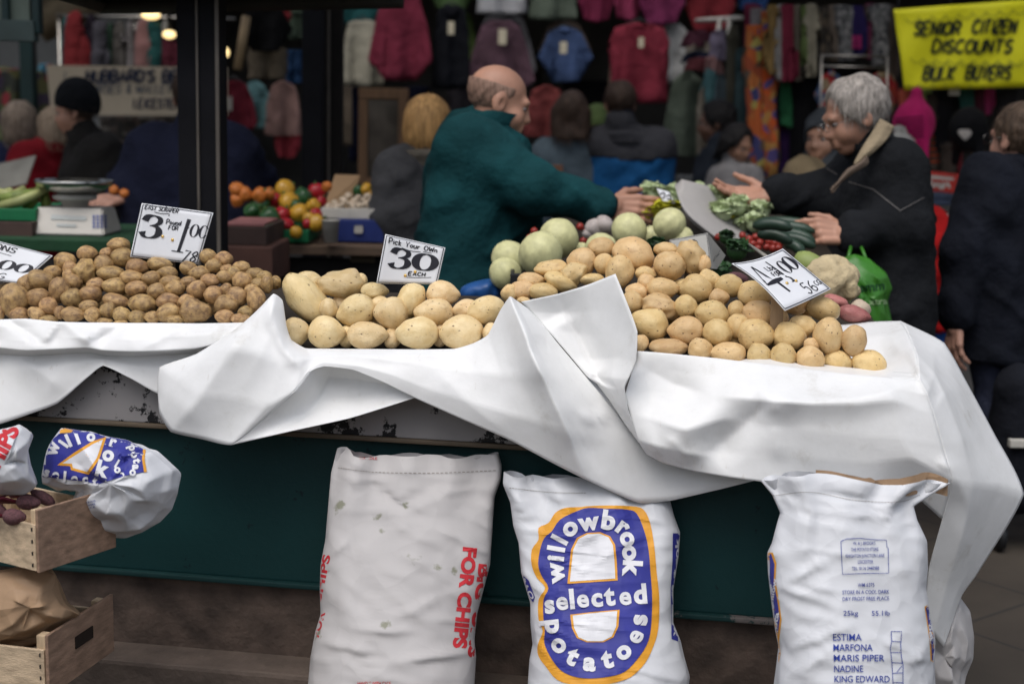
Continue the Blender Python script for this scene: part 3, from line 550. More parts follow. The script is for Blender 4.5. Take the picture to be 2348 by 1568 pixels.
RIGHT = [(240, 600, 55, 60), (320, 580, 92, 62, -10), (380, 510, 92, 48), (460, 590, 100, 58), (575, 525, 112, 62, 20), (335, 650, 48, 28), (515, 440, 110, 62), (665, 470, 95, 72, -40), (715, 390, 92, 92), (850, 300, 88, 72), (865, 405, 65, 70), (970, 460, 95, 110), (1065, 340, 138, 118, 15), (790, 510, 85, 42), (1140, 470, 70, 48), (1280, 310, 82, 52),
 (1300, 420, 105, 100), (1440, 365, 118, 85, 65), (1530, 405, 42, 62), (1150, 530, 65, 57), (1255, 570, 110, 70), (1080, 600, 72, 65, 20), (1050, 660, 70, 76, 20), (1240, 690, 126, 80, 15), (1410, 690, 78, 78), (1165, 800, 128, 103, 15), (1405, 845, 116, 92), (1480, 570, 105, 95), (1560, 520, 78, 78), (1690, 550, 92, 82), (1630, 630, 66, 60),
 (1580, 740, 110, 90), (1740, 710, 55, 62), (1620, 860, 96, 96), (1755, 820, 75, 87), (1110, 930, 52, 60), (1290, 960, 126, 62), (1505, 970, 82, 72), (1695, 1000, 117, 76), (1858, 610, 110, 88, 15), (1893, 740, 112, 90, 25), (2033, 770, 55, 70), (2113, 655, 104, 83), (2323, 705, 106, 76, 10), (1868, 880, 118, 106), (2178, 825, 93, 76), (2093, 885, 106, 93),
 (2348, 885, 92, 121, -5), (2238, 940, 52, 45), (2523, 915, 83, 99), (1893, 1010, 82, 78), (2058, 1015, 85, 90), (2233, 1035, 93, 83), (2418, 1055, 95, 79), (2623, 1065, 112, 86, 20), (2208, 730, 45, 45), (1500, 900, 55, 50), (1330, 750, 60, 50), (1720, 930, 50, 50), (1985, 930, 50, 55), (1510, 640, 60, 60), (1370, 560, 55, 55), (1200, 480, 60, 60), (2000, 860, 50, 55), (2460, 990, 45, 50)]
pile(RIGHT, 1085.3, 465.1, SPUD, 860, .05, .0012, 'yellow potato, %s from left in the %s of the right heap', 'yellow potatoes in the right heap', rows=[(2000, 'bottom row'), (784, 'second row up'), (742, 'third row up'), (700, 'fourth row up'), (662, 'fifth row up'), (620, 'top row')], knobs=(7, 17, 23), fill=12)
# ------------------------------------------------------------------ price cards
INK = flat('black_ink', (.012, .012, .018), .5); BLUE_INK = flat('blue_print', (.02, .045, .28), .6); CARD = mat('white_card', (.70, .71, .73), .45, var=.05, scale=9, spec=.4)
DULLCARD = mat('dull_card', (.36, .35, .32), .6, var=.1, scale=9); BRASS = mat('brass_pin', (.75, .5, .16), .3, metal=1, var=.1); STICK = mat('card_stick', (.28, .19, .11), .8, stretch=(8, 8, 1))
def price_card(label, corners, sag=0., m=CARD, stick=None, border=True, curl=None, name='price_card', ny=10):
    """corners TL, TR, BR, BL as (u, v, y); returns root, card mesh, map from card units (x right, y up, 0..1) to the picture"""
    tl, tr, br, bl = [Vector(c) for c in corners]
    def uvy(x, y): return (tl * (1 - x) + tr * x) * y + (bl * (1 - x) + br * x) * (1 - y)
    root = thing(name, label, 'price card', P(*uvy(.5, 0))); V = []; nx = 12
    for j in range(ny + 1):
        for i in range(nx + 1):
            x, y = i / nx, 1 - j / ny; q = uvy(x, y); d = curl(x, y) if curl else (0, 0); V.append(P(q.x, q.y + d[0], q.z + sag * 4 * x * (1 - x) + d[1]))
    cd = mesh_obj('card', V, grid_faces(ny + 1, nx + 1), m, root); md = cd.modifiers.new('t', 'SOLIDIFY'); md.thickness = .002; md.offset = 1
    def fm(x, y):
        q = uvy(x, y); d = curl(x, y) if curl else (0, 0); return q.x, q.y + d[0]
    if border:
        e = .022; ln = []
        for a, b in (((e, e), (1 - e, e)), ((1 - e, e), (1 - e, 1 - e)), ((1 - e, 1 - e), (e, 1 - e)), ((e, 1 - e), (e, e))):
            ln.append(ribbon([(a[0] + (b[0] - a[0]) * t / 8, a[1] + (b[1] - a[1]) * t / 8) for t in range(9)], .012, 0))
        mark('border', cd, joinvf(*ln), INK, root, fm=fm)
    if stick:
        q = uvy(stick[0], .3); a = P(q.x, q.y, q.z + .02); s = stick[1]
        bm = bmesh.new(); bx(bm, a - Vector((0, -.008, s / 2)), (.03, .006, s)); bm_obj('stick', bm, STICK, root)
    return root, cd, fm
def pin(root, cd, fm, x, y):
    u, v = fm(x, y); h = bvh_of(cd).ray_cast(EYE, ray(u, v))[0]; bm = bmesh.new(); bmesh.ops.create_uvsphere(bm, u_segments=10, v_segments=6, radius=.0042, matrix=Matrix.Translation(h)); bm_obj('pin', bm, BRASS, root, True)
def big3(x, y, w, h): return [ribbon([(x + w * a, y + h * b) for a, b in ((.12, .74), (.22, .93), (.5, 1.0), (.78, .9), (.80, .72), (.62, .6), (.38, .55))], [.34 * w, .30 * w, .08 * w, .22 * w, .24 * w, .12 * w, .05 * w]),
                              ribbon([(x + w * a, y + h * b) for a, b in ((.42, .57), (.72, .52), (.86, .3), (.74, .1), (.45, .02), (.2, .08), (.1, .26))], [.05 * w, .18 * w, .34 * w, .22 * w, .07 * w, .18 * w, .34 * w])]
def bigO(x, y, w, h, fat=.34): return [ribbon([(x + w * (.5 + .42 * math.cos(a)), y + h * (.5 + .46 * math.sin(a))) for a in [R_(q) for q in range(90, 451, 30)]], [w * (.06 + (fat - .06) * abs(math.cos(R_(q))) ** 1.3) for q in range(90, 451, 30)], 3)]
random.seed(11)
root, cd, fm = price_card('white price card reading EASY SCRAPE, 3 pounds for 1.00, over the left heap', [(325, 466, 3.63), (489, 488, 3.63), (454, 606, 3.60), (298, 589, 3.60)], .006, stick=(.5, .2))
EASY = cd
mark('lettering', cd, joinvf(hand('EASY SCRAPER', .06, .905, .075, .014, width=.46, shear=.1), ribbon([(.2, .87), (.3, .855), (.4, .87), (.41, .83)], .012), *big3(.06, .38, .31, .42), hand('Pound', .40, .68, .085, .014, width=.2), hand('FOR', .45, .585, .075, .014, width=.13),
     ribbon([(.70, .82), (.685, .5), (.67, .2)], [.055, .05, .045], 3), ribbon([(.57, .2), (.74, .19)], .018, 0), ribbon([(.70, .66), (.73, .66)], .02, 0), *bigO(.755, .49, .12, .26, .3), *bigO(.885, .49, .115, .26, .3), hand('78', .74, .03, .2, .022, width=.2, shear=.15), hand('kg', .945, .13, .08, .01, width=.05)), INK, root, fm=fm)
pin(root, cd, fm, .395, .44); pin(root, cd, fm, .545, .40)
root, cd, fm = price_card('white price card reading PICK YOUR OWN 30 EACH above the baking potatoes', [(884, 537, 3.50), (1021, 568, 3.50), (1002, 652, 3.48), (863, 650, 3.48)], .010, stick=(.6, .16))
mark('lettering', cd, joinvf(hand('Pick Your Own', .08, .83, .11, .018, width=.8), ribbon([(.30, .79), (.45, .755), (.62, .77)], .014), ribbon([(.66, .79), (.80, .79)], .014, 0), *big3(.14, .33, .36, .43), *bigO(.54, .33, .38, .43, .36), hand('EACH', .50, .20, .085, .02, width=.27), ribbon([(.48, .15), (.7, .16), (.88, .18)], .013)), INK, root, fm=fm)
pin(root, cd, fm, .45, .19); pin(root, cd, fm, .6, .29)
root, cd, fm = price_card('white price card leaning back on the right heap, reading 4 pounds for 1.00', [(1678, 604, 3.34), (1795, 570, 3.42), (1905, 662, 3.36), (1800, 712, 3.26)], .0, curl=lambda x, y: (7 * math.sin(math.pi * x) * (1 if y > .5 else .2) - 18 * (1 - x) * math.sin(math.pi * y) * (y < 1) * .6, .015 * math.sin(math.pi * y)), stick=(.2, .15))
mark('lettering', cd, joinvf(ribbon([(.36, .22), (.30, .5), (.24, .86)], [.035, .05, .03], 3), ribbon([(.235, .86), (.14, .56), (.1, .42)], [.02, .02, .02], 3), ribbon([(.1, .42), (.3, .45), (.46, .47)], [.03, .08, .05], 3), hand('lbs', .42, .70, .10, .016, width=.15), hand('FOR', .42, .57, .09, .016, width=.15), ribbon([(.56, .9), (.585, .6), (.60, .36)], [.02, .03, .035], 3), ribbon([(.55, .36), (.66, .36)], .02, 0),
     *bigO(.66, .54, .14, .30, .3), *bigO(.79, .56, .16, .31, .36), hand('56', .62, .08, .20, .02, width=.2), hand('CG', .86, .15, .09, .014, width=.1)), INK, root, fm=fm)
pin(root, cd, fm, .44, .36); pin(root, cd, fm, .62, .35)
root, cd, fm = price_card('white price card cut by the left edge, its number ending in .00', [(-60, 538, 3.66), (121, 586, 3.62), (47, 650, 3.58), (-120, 628, 3.62)], .008, stick=(.4, .2))
mark('lettering', cd, joinvf(hand("ONS", .32, .80, .14, .02, width=.26), ribbon([(.22, .78), (.4, .74), (.58, .72)], .012), ribbon([(.40, .70), (.37, .5), (.34, .3)], [.06, .05, .05], 3), ribbon([(.46, .5), (.51, .5)], .02, 0), *bigO(.53, .32, .19, .28), *bigO(.745, .32, .2, .28), hand('50KG', .30, .06, .16, .018, width=.42)), INK, root, fm=fm)
root, cd, fm = price_card('dull folded price card behind the top of the right heap, ending in POUND', [(1535, 550, 3.80), (1622, 534, 3.78), (1632, 616, 3.72), (1540, 622, 3.76)], 0, DULLCARD, stick=(.5, .15))
mark('lettering', cd, joinvf(hand('60', .30, .45, .42, .05, width=.4), hand('POUND', .72, .2, .14, .025, width=.26)), INK, root, fm=fm)
tl, tr, br, bl = (1623, 534, 3.78), (1664, 586, 3.84), (1644, 617, 3.82), (1632, 616, 3.725)
fl_ = mesh_obj('folded_side', [P(*q) for q in (tl, tr, br, bl)], [(0, 1, 2, 3)], DULLCARD, root, False)
mark('side_lettering', fl_, hand('EACH', 0, 0, 1, .18, width=2.6), INK, root, fm=lambda x, y: (1636 + x * 7 + y * 2, 592 - x * 9 - y * 9 + 8))

# ------------------------------------------------------------------ paper sacks
def paper(name, col, rough=.5, dirt=None, dthr=.72, cr_=.5, sc=9):
    m = bpy.data.materials.new(name); m.use_nodes = True; t = m.node_tree; n = t.nodes; L = t.links; b = n['Principled BSDF']; b.inputs['Roughness'].default_value = rough; b.inputs['Specular IOR Level'].default_value = .3
    tc = n.new('ShaderNodeTexCoord'); a = n.new('ShaderNodeTexNoise'); a.inputs['Scale'].default_value = 16; a.inputs['Detail'].default_value = 5; L.new(tc.outputs['Object'], a.inputs['Vector'])
    rp = n.new('ShaderNodeValToRGB'); e = rp.color_ramp.elements; e[0].position = dthr; e[1].position = dthr + .05; e[0].color = tuple(col) + (1,); e[1].color = tuple(dirt or [c * .9 for c in col]) + (1,); L.new(a.outputs['Fac'], rp.inputs[0]); L.new(rp.outputs[0], b.inputs['Base Color'])
    wp = n.new('ShaderNodeTexNoise'); wp.inputs['Scale'].default_value = 5; L.new(tc.outputs['Object'], wp.inputs['Vector']); ad = n.new('ShaderNodeMixRGB'); ad.inputs[0].default_value = .12; L.new(tc.outputs['Object'], ad.inputs[1]); L.new(wp.outputs['Color'], ad.inputs[2])
    v = n.new('ShaderNodeTexVoronoi'); v.feature = 'DISTANCE_TO_EDGE'; v.inputs['Scale'].default_value = sc; L.new(ad.outputs[0], v.inputs['Vector'])
    v2 = n.new('ShaderNodeTexVoronoi'); v2.inputs['Scale'].default_value = sc * 2.3; L.new(ad.outputs[0], v2.inputs['Vector'])
    mm = n.new('ShaderNodeMath'); mm.operation = 'ADD'; L.new(v.outputs['Distance'], mm.inputs[0]); L.new(v2.outputs['Distance'], mm.inputs[1])
    bp = n.new('ShaderNodeBump'); bp.inputs['Strength'].default_value = cr_; bp.inputs['Distance'].default_value = .03; L.new(mm.outputs[0], bp.inputs['Height']); L.new(bp.outputs[0], b.inputs['Normal'])
    return m
WSACK = paper('white_sack_paper', (.63, .64, .66), .42, cr_=.16, sc=9); GSACK = paper('soiled_sack_paper', (.47, .45, .44), .55, (.24, .24, .18), .66, .14, 7); KRAFT = paper('brown_sack_paper', (.36, .235, .14), .6, cr_=.4, sc=8)
def ip(tab, x): return float(np.interp(x, [a for a, b in tab], [b for a, b in tab]))
def sack(label, L_, R__, top, y0, bulge, m, vb=1810, seed=1, liner=False, crease=(), lean=0.):
    """filled paper sack: picture outline L_/R__ (v, u), top edge (u, v); rounded front and back, wrinkles"""
    root = thing('paper_sack', label, 'sack', P((L_[-1][1] + R__[-1][1]) / 2, vb, y0 + .05)); nr, nc = 110, 64; o = Vector((seed * 3.1, seed, seed * 7.7))
    def pt(r, th):
        c = -math.cos(th) if th <= math.pi else math.cos(th - math.pi) * 1.0
        c = -math.cos(th); fr = math.sin(th)
        vt = None; v_ = L_[0][0] + r * (vb - L_[0][0]); ul, ur = ip(L_, v_), ip(R__, v_); u = ul + (ur - ul) * (c * .5 + .5); vt = ip(top, u); v = vt + (vb - vt) * r; ul, ur = ip(L_, v), ip(R__, v); u = ul + (ur - ul) * (c * .5 + .5)
        B = bulge * min(1, .10 + 1.25 * r ** .8) * (1 if r < .93 else 1 - .5 * (r - .93) / .07); y = y0 + lean * max(0, 1 - r * 1.35) - B * (abs(fr) ** .8) * (1 if fr > 0 else -.8)
        p = P(u, v, y); e = abs(fr); q = Vector((p.x, p.y * .6, p.z)); w_ = 0
        
        for ang, f1, f2, am in ((-35, 5, 24, .0075), (25, 4, 20, .0065), (80, 4, 17, .006), (-8, 5, 30, .0045)):
            ca, sa = math.cos(R_(ang)), math.sin(R_(ang)); a1 = q.x * ca + q.z * sa; a2 = -q.x * sa + q.z * ca; nn = noise.noise(Vector((a1 * f1, ang, a2 * f2)) + o); mk = noise.noise(Vector((q.x * 4.5, ang * 1.7, q.z * 4.5)) + o) * 2 + .25
            if mk > 0: w_ += am * min(1, mk) * (max(0, 1 - abs(nn) * 3.2) ** 1.5 - .15)
        w_ += .007 * (1 - abs(noise.noise(q * 4 + o)) * 2.4) + .005 * (1 - abs(noise.noise(Vector((q.x * 9, q.y, q.z * 22)) + o)) * 2) * max(0, r - .25) + .0035 * noise.noise(q * 30 + o)
        rr = max(0, 1 - r / .26); w_ += rr * (.016 * math.sin(c * 11 + seed) * (.4 + abs(c)) + .010 * noise.noise(Vector((q.x * 40, 0, q.z * 8)) + o))
        for (cu_, cv_, l_, a_, dp) in crease:
            du, dv = (u - cu_) * math.cos(R_(a_)) + (v - cv_) * math.sin(R_(a_)), -(u - cu_) * math.sin(R_(a_)) + (v - cv_) * math.cos(R_(a_)); w_ += dp * math.exp(-(dv / 9) ** 2 - (du / l_) ** 2)
        p.y -= w_ * (1 if fr >= 0 else -1) * min(1, e * 2.5); return p
    V = []; ths = [math.pi * 2 * k / nc for k in range(nc)]
    for i in range(nr + 1): V += [pt(i / nr, th) for th in ths]
    F = [(i * nc + k, i * nc + (k + 1) % nc, (i + 1) * nc + (k + 1) % nc, (i + 1) * nc + k) for i in range(nr) for k in range(nc)]; F.append([nr * nc + k for k in range(nc)]);
    body = mesh_obj('sack_body', V, F, m, root)
    if liner:
        a = [pt(0, t) for t in [math.pi * k / 40 for k in range(15, 40)]]; W_ = []
        for k, p in enumerate(a): W_ += [p + Vector((0, .012, -.03)), p + Vector((0, .016, .003 + .009 * max(0, math.sin(k * .16 - .9))))]
        mesh_obj('paper_lining', W_, [(2 * k, 2 * k + 2, 2 * k + 3, 2 * k + 1) for k in range(24)], KRAFT, root)
    return root, body
Z2 = lambda x, y: (620 + x * .382, 969 + y * .382); Z3 = lambda x, y: (1124 + x * .382, 969 + y * .382); Z4 = lambda x, y: (1667 + x * .3823, 969 + y * .3823)
RED = flat('red_print', (.55, .03, .04), .55); BLUE = flat('blue_sack_print', (.035, .04, .26), .5); YEL = flat('yellow_print', (.72, .33, .03), .5); WPRINT = flat('white_print', (.70, .70, .72), .5)
r1, b1 = sack('dirty white paper sack with red lettering down its side, left of the three standing', [(1028, 773), (1084, 759), (1141, 754), (1236, 746), (1294, 735), (1351, 733), (1408, 735), (1447, 723), (1504, 712), (1568, 706), (1810, 712)],
     [(1028, 1140), (1068, 1151), (1099, 1149), (1141, 1134), (1198, 1130), (1294, 1124), (1351, 1109), (1408, 1094), (1466, 1088), (1504, 1092), (1568, 1088), (1810, 1095)],
     [(760, 1028), (773, 1028), (800, 1026), (811, 1040), (849, 1046), (926, 1042), (1002, 1042), (1052, 1049), (1097, 1045), (1140, 1038)], 3.10, .15, GSACK, seed=3, lean=.17, crease=[(905, 1150, 60, 35, -.012), (980, 1150, 60, -30, .010), (1010, 1500, 90, -8, .012), (780, 1250, 40, -40, .01), (800, 1480, 60, 12, .01), (960, 1390, 70, -25, .008), (880, 1440, 60, 5, .008)])
def sack_text(s, path, h, rot, m, root, body, **kw): return
mark('side_lettering', b1, joinvf(vf_fine(text_at('FOR CHIPS', 1066, 1370, 29, 96, .05, width=232), 3), vf_fine(text_at("BIG 'UNS", 1100, 1400, 27, 97, .05, width=215), 9)), RED, r1)
mark('edge_lettering', b1, joinvf(vf_fine(text_at('CHIPS', 737, 1330, 16, -78, .03, width=120), 3), vf_fine(text_at('FOR', 730, 1430, 16, -75, .03, width=60), 9)), RED, r1)
mark('care_lettering', b1, joinvf(text_at('HANDLE WITH CARE', 858, 1566, 8, 0, .01, width=76), text_at('HANDLE', 845, 1050, 6, 2, .01, width=40)), RED, r1)
r2, b2 = sack('white paper sack with big blue and yellow WILLOWBROOK oval, middle of the three standing', [(1080, 1155), (1110, 1153), (1152, 1170), (1206, 1177), (1244, 1189), (1313, 1195), (1382, 1216), (1427, 1216), (1477, 1221), (1511, 1214), (1568, 1210), (1810, 1215)],
     [(1080, 1520), (1152, 1538), (1183, 1546), (1221, 1560), (1275, 1556), (1351, 1544), (1427, 1544), (1469, 1561), (1504, 1569), (1550, 1582), (1568, 1580), (1810, 1580)],
     [(1150, 1080), (1212, 1093), (1303, 1091), (1349, 1099), (1420, 1110), (1545, 1118)], 3.04, .15, WSACK, seed=5, lean=.17, crease=[(1250, 1140, 50, 40, -.01), (1500, 1540, 60, 15, .01), (1240, 1480, 40, 50, .01), (1440, 1240, 60, -15, .005)])
OUT = [(540, 505), (580, 500), (700, 495), (850, 500), (920, 520), (960, 600), (985, 740), (1000, 900), (1015, 1050), (1010, 1230), (980, 1340), (930, 1440), (850, 1520), (760, 1555), (640, 1575), (500, 1570), (400, 1540), (340, 1470), (290, 1400), (285, 1330), (315, 1250), (290, 1180), (290, 1060), (330, 990), (280, 930), (248, 850), (250, 760), (290, 700), (290, 630), (350, 600), (390, 540), (450, 510)]
BLU = [(520, 530), (590, 510), (700, 515), (820, 520), (880, 545), (925, 650), (950, 760), (962, 900), (972, 1050), (965, 1230), (940, 1330), (880, 1420), (810, 1490), (720, 1520), (600, 1532), (500, 1520), (420, 1480), (360, 1400), (325, 1320), (328, 1250), (320, 1180), (320, 1060), (350, 990), (310, 920), (288, 850), (300, 760), (325, 690), (370, 650), (420, 580)]
UW = [(463, 965), (475, 850), (485, 760), (520, 690), (580, 660), (660, 655), (720, 680), (750, 730), (760, 830), (765, 945)]; LW = [(480, 1150), (620, 1133), (777, 1120), (770, 1220), (740, 1285), (680, 1315), (580, 1315), (520, 1290), (490, 1230)]
z3 = lambda pts: [Z3(*p) for p in pts]
def shape(pts, step=3.5, holes=()): return bm_vf(polys2d([(pts, list(holes)) if holes else pts], step))
mark('yellow_band', b2, shape(smooth_poly(z3(OUT), 3)), YEL, r2, lift=.0022)
mark('blue_oval', b2, shape(smooth_poly(z3(BLU), 3)), BLUE, r2, lift=.0040)
for wn_ in (UW, LW):
    q = z3(wn_); s_ = 1; mark('window_border', b2, shape(q), YEL, r2, lift=.0054)
    c = np.mean(q, axis=0); mark('window', b2, shape([tuple(c + (np.array(p) - c) * (.90, .93)) for p in q]), WPRINT, r2, lift=.0066)
arc = [('w', 388, 900, -97, 1.05), ('i', 390, 812, -84, 1), ('l', 395, 755, -80, 1), ('l', 415, 700, -62, 1), ('o', 468, 625, -48, 1.1), ('w', 590, 590, -8, 1.05), ('b', 712, 582, 8, 1.1), ('r', 805, 620, 36, 1.05), ('o', 838, 690, 62, 1.1), ('o', 852, 778, 82, 1.1), ('k', 855, 875, 94, 1.1),
       ('p', 390, 1220, 84, 1.1), ('o', 425, 1325, 52, 1.1), ('t', 498, 1395, 28, 1.1), ('a', 598, 1430, 6, 1.1), ('t', 700, 1412, -12, 1.1), ('o', 792, 1362, -35, 1.1), ('e', 862, 1275, -62, 1.1), ('s', 885, 1180, -86, 1.1)]
its = [vf_fine(text_at(ch, *Z3(x, y), 37 * s if ch in 'lbktdp' else 36 * s, rot, .05 if ch != 'e' else .03, sx=1.05), 8) for ch, x, y, rot, s in arc]
for k, ch in enumerate('selected'): its.append(vf_fine(text_at(ch, *Z3([355, 430, 490, 555, 640, 715, 810, 900][k], [1085, 1065, 1055, 1050, 1045, 1035, 1035, 1025][k]), 40 if ch not in 'ltd' else 42, -5, .045 if ch != 'e' else .03, sx=1.0), 3))
mark('lettering', b2, joinvf(*its), WPRINT, r2, lift=.0066)
mark('side_panel_print', b2, shape([(1543, 1222), (1560, 1222), (1557, 1300), (1546, 1360), (1550, 1430), (1562, 1472), (1540, 1464), (1538, 1350), (1542, 1290)], 5), BLUE, r2, lift=.0022)
mark('side_panel_lettering', b2, vf_fine(text_at('willowbrook', 1550, 1345, 9, -88, .03, width=225), 5), WPRINT, r2, lift=.0030)
mark('left_panel_print', b2, shape([(1192, 1312), (1212, 1330), (1226, 1368), (1222, 1380), (1208, 1360), (1196, 1335)], 5), BLUE, r2, lift=.0022)
mark('left_panel_lettering', b2, vf_fine(text_at('LLO', 1211, 1352, 9, 62, .03, width=46), 5), WPRINT, r2, lift=.0030)
r3, b3 = sack('white paper sack printed 25kg with a list of potato kinds, right of the three standing', [(1088, 1735), (1101, 1743), (1133, 1770), (1175, 1789), (1198, 1782), (1244, 1770), (1267, 1759), (1313, 1761), (1390, 1770), (1447, 1778), (1481, 1785), (1523, 1780), (1568, 1774), (1810, 1775)],
     [(1088, 2185), (1108, 2179), (1133, 2137), (1160, 2095), (1191, 2103), (1240, 2126), (1302, 2128), (1351, 2124), (1409, 2133), (1466, 2145), (1520, 2143), (1568, 2145), (1810, 2140)],
     [(1735, 1101), (1801, 1088), (1858, 1083), (1912, 1087), (1996, 1101), (2011, 1112), (2042, 1114), (2076, 1103), (2118, 1101), (2179, 1108)], 2.90, .16, WSACK, seed=8, lean=.05, liner=True, crease=[(1830, 1150, 40, 60, -.012), (2060, 1165, 50, -50, -.012), (1860, 1300, 70, -28, .009), (1840, 1360, 60, 20, .009), (1870, 1460, 80, -20, .009), (2080, 1320, 60, 60, .008), (1950, 1140, 90, 4, -.010), (1850, 1520, 60, -35, .008), (2060, 1480, 60, 25, .007)])
its = [text_at(s, 1667 + x * .3823, 969 + y * .3823, h, -1, .004, width=w_) for s, x, y, h, w_ in (('W. & J. BROOKS', 823, 721, 7, 51), ('THE POTATO STORE', 826, 758, 7.5, 63), ('KNIGHTON JUNCTION LANE', 828, 796, 7.5, 89), ('LEICESTER', 831, 832, 7.5, 35), ('TEL. 0116 2448388', 831, 871, 7.5, 62), ('WM 6375', 834, 971, 8.5, 38), ('STORE IN A COOL DARK', 833, 1013, 8.5, 107), ('DRY FROST FREE PLACE', 833, 1053, 8.5, 107), ('25kg', 742, 1140, 11, 34), ('55.1lb', 922, 1140, 11, 41))]
its += [text_at(s, 1667 + 636 * .3823 + x * .3823, 969 + y * .3823, 15, 0, .008, width=w_ * .3823, align='l') for s, x, y, w_ in (('ESTIMA', 0, 1284, 172), ('MARFONA', 2, 1346, 236), ('MARIS PIPER', 4, 1409, 305), ('NADINE', 6, 1473, 175), ('KING EDWARD', 8, 1535, 332))]
bxl = [[(683, 710), (720, 695), (800, 692), (880, 700), (955, 702), (960, 745), (967, 750), (970, 900), (830, 902), (693, 907), (687, 800), (683, 710)], [(985, 1250), (1048, 1250), (1046, 1285), (1042, 1330), (1046, 1400), (1056, 1450), (1056, 1568)], [(985, 1250), (988, 1310), (980, 1350), (990, 1440), (996, 1568)], [(986, 1308), (1044, 1312)], [(983, 1376), (1042, 1376)], [(988, 1437), (1052, 1440)], [(995, 1500), (1056, 1498)], [(996, 1556), (1056, 1556)], [(1018, 1495), (1048, 1458)]]
its += [ribbon([Z4(*p) for p in l], 1.5, 0) for l in bxl]
mark('lettering', b3, joinvf(*[vf_fine(i, 4) for i in its]), BLUE_INK, r3, lift=.0034)
for pts, nm in (([(1761, 1266), (1772, 1266), (1780, 1290), (1778, 1330), (1788, 1390), (1792, 1420), (1786, 1470), (1790, 1500), (1784, 1522), (1770, 1518), (1768, 1390), (1760, 1310)], 'left'), ([(2128, 1385), (2120, 1390), (2126, 1430), (2132, 1470), (2134, 1515), (2146, 1520), (2146, 1466), (2134, 1409)], 'right')):
    c = np.mean(pts, axis=0); mark(nm + '_panel_edge', b3, shape(pts, 5), YEL, r3, lift=.0014); mark(nm + '_panel_print', b3, shape([(p[0] - (4 if nm == 'left' else -3), p[1] + (3 if p[1] < c[1] else -3)) for p in pts], 5), BLUE, r3, lift=.0022)
for sh_ in (('willow', 1771, 1360, 9, -80, 70), ('pota', 1778, 1430, 9, -82, 55), ('oes', 2135, 1450, 8, 85, 40)): mark('panel_lettering', b3, vf_fine(text_at(sh_[0], *sh_[1:5], .03, width=sh_[5]), 5), WPRINT, r3, lift=.0033)

STITCH = flat('stitch_thread', (.20, .17, .14), .8)
for r_s, b_s, ln in ((r1, b1, [(775, 1072), (860, 1082), (1000, 1084), (1140, 1078)]), (r2, b2, [(1168, 1118), (1260, 1128), (1345, 1130)]), (r3, b3, [(1772, 1136), (1860, 1128), (1960, 1146), (2060, 1150), (2110, 1134)])):
    pl = spline(np.array(ln, float), 14); mark('stitching', b_s, joinvf(*[ribbon([tuple(pl[k]), tuple(pl[k] * .35 + pl[k + 1] * .65)], 1.3, 0) for k in range(len(pl) - 1)]), STITCH, r_s, lift=.003)
# ------------------------------------------------------------------ crumpled bags
def pillow(name, poly, y0, depth, m, parent=None, amp=.02, sc=7, seed=1, centre=None, nr=16, back=.7, tilt=(0, 0), n=4, facet=0):
    """closed, crumpled solid with a given picture outline"""
    pl = smooth_poly(poly, n) if n else poly; c = np.array(centre) if centre else np.mean(pl, axis=0); o = Vector((seed * 2.3, seed * 9.1, seed)); V = []; F = []; m_ = len(pl)
    def pt(k, t, sgn):
        u, v = c + (np.array(pl[k]) - c) * math.sin(t * math.pi / 2); y = y0 - depth * math.cos(t * math.pi / 2) * (1 if sgn > 0 else -back) + tilt[0] * (u - c[0]) + tilt[1] * (v - c[1]); p = P(u, v, y); q = p * sc + o
        w_ = noise.voronoi(q)[0]; w2 = noise.voronoi(q * 2.2)[0]; f_ = amp * ((w_[1] - w_[0]) * 1.0 + .4 * (w2[1] - w2[0]) - .4 + .6 * noise.noise(q * .7)); p.y -= f_ * sgn * (1 - t ** 4); return p
    for sgn in (1, -1):
        b = len(V); V.append(pt(0, 0, sgn))
        for r in range(1, nr + (1 if sgn > 0 else 0)): V += [pt(k, r / nr, sgn) for k in range(m_)]
        for k in range(m_): f_ = (b, b + 1 + k, b + 1 + (k + 1) % m_); F.append(f_ if sgn < 0 else f_[::-1])
        for r in range(nr - 1):
            for k in range(m_):
                k2 = (k + 1) % m_; a_ = b + 1 + r * m_; d_ = a_ + m_
                if sgn < 0 and r == nr - 2: d_ = 1 + (nr - 1) * m_
                f_ = (a_ + k, d_ + k, d_ + k2, a_ + k2); F.append(f_ if sgn < 0 else f_[::-1])
    o_ = mesh_obj(name, V, F, m, parent)
    if facet:
        rnd = random.Random(seed); me = o_.data; bd = set(range(1 + (nr - 1) * m_, 1 + nr * m_))
        for v in me.vertices:
            if v.index not in bd: v.co += Vector((rnd.uniform(-1, 1) * .5, rnd.uniform(-1, 1), rnd.uniform(-1, 1) * .5)) * facet
        cr2 = me.attributes.new('crease_edge', 'FLOAT', 'EDGE'); cr2.data.foreach_set('value', [rnd.choice((.25, .5, .8, .95)) for _ in me.edges]); md = o_.modifiers.new('s', 'SUBSURF'); md.levels = 3; md.render_levels = 3
        par = o_.parent; M0 = o_.matrix_parent_inverse.copy(); dg = bpy.context.evaluated_depsgraph_get(); nm = bpy.data.meshes.new_from_object(o_.evaluated_get(dg)); o_.modifiers.clear(); o_.data = nm; nm.polygons.foreach_set('use_smooth', [True] * len(nm.polygons))
    return o_
Z1 = lambda x, y: (x * .4068, 930 + y * .4068); z1 = lambda pts: [Z1(*p) for p in pts]
r4 = thing('paper_bag', 'crumpled blue and white paper potato bag, emptied and lying on the upper crate', 'paper bag', P(240, 1200, 3.05))
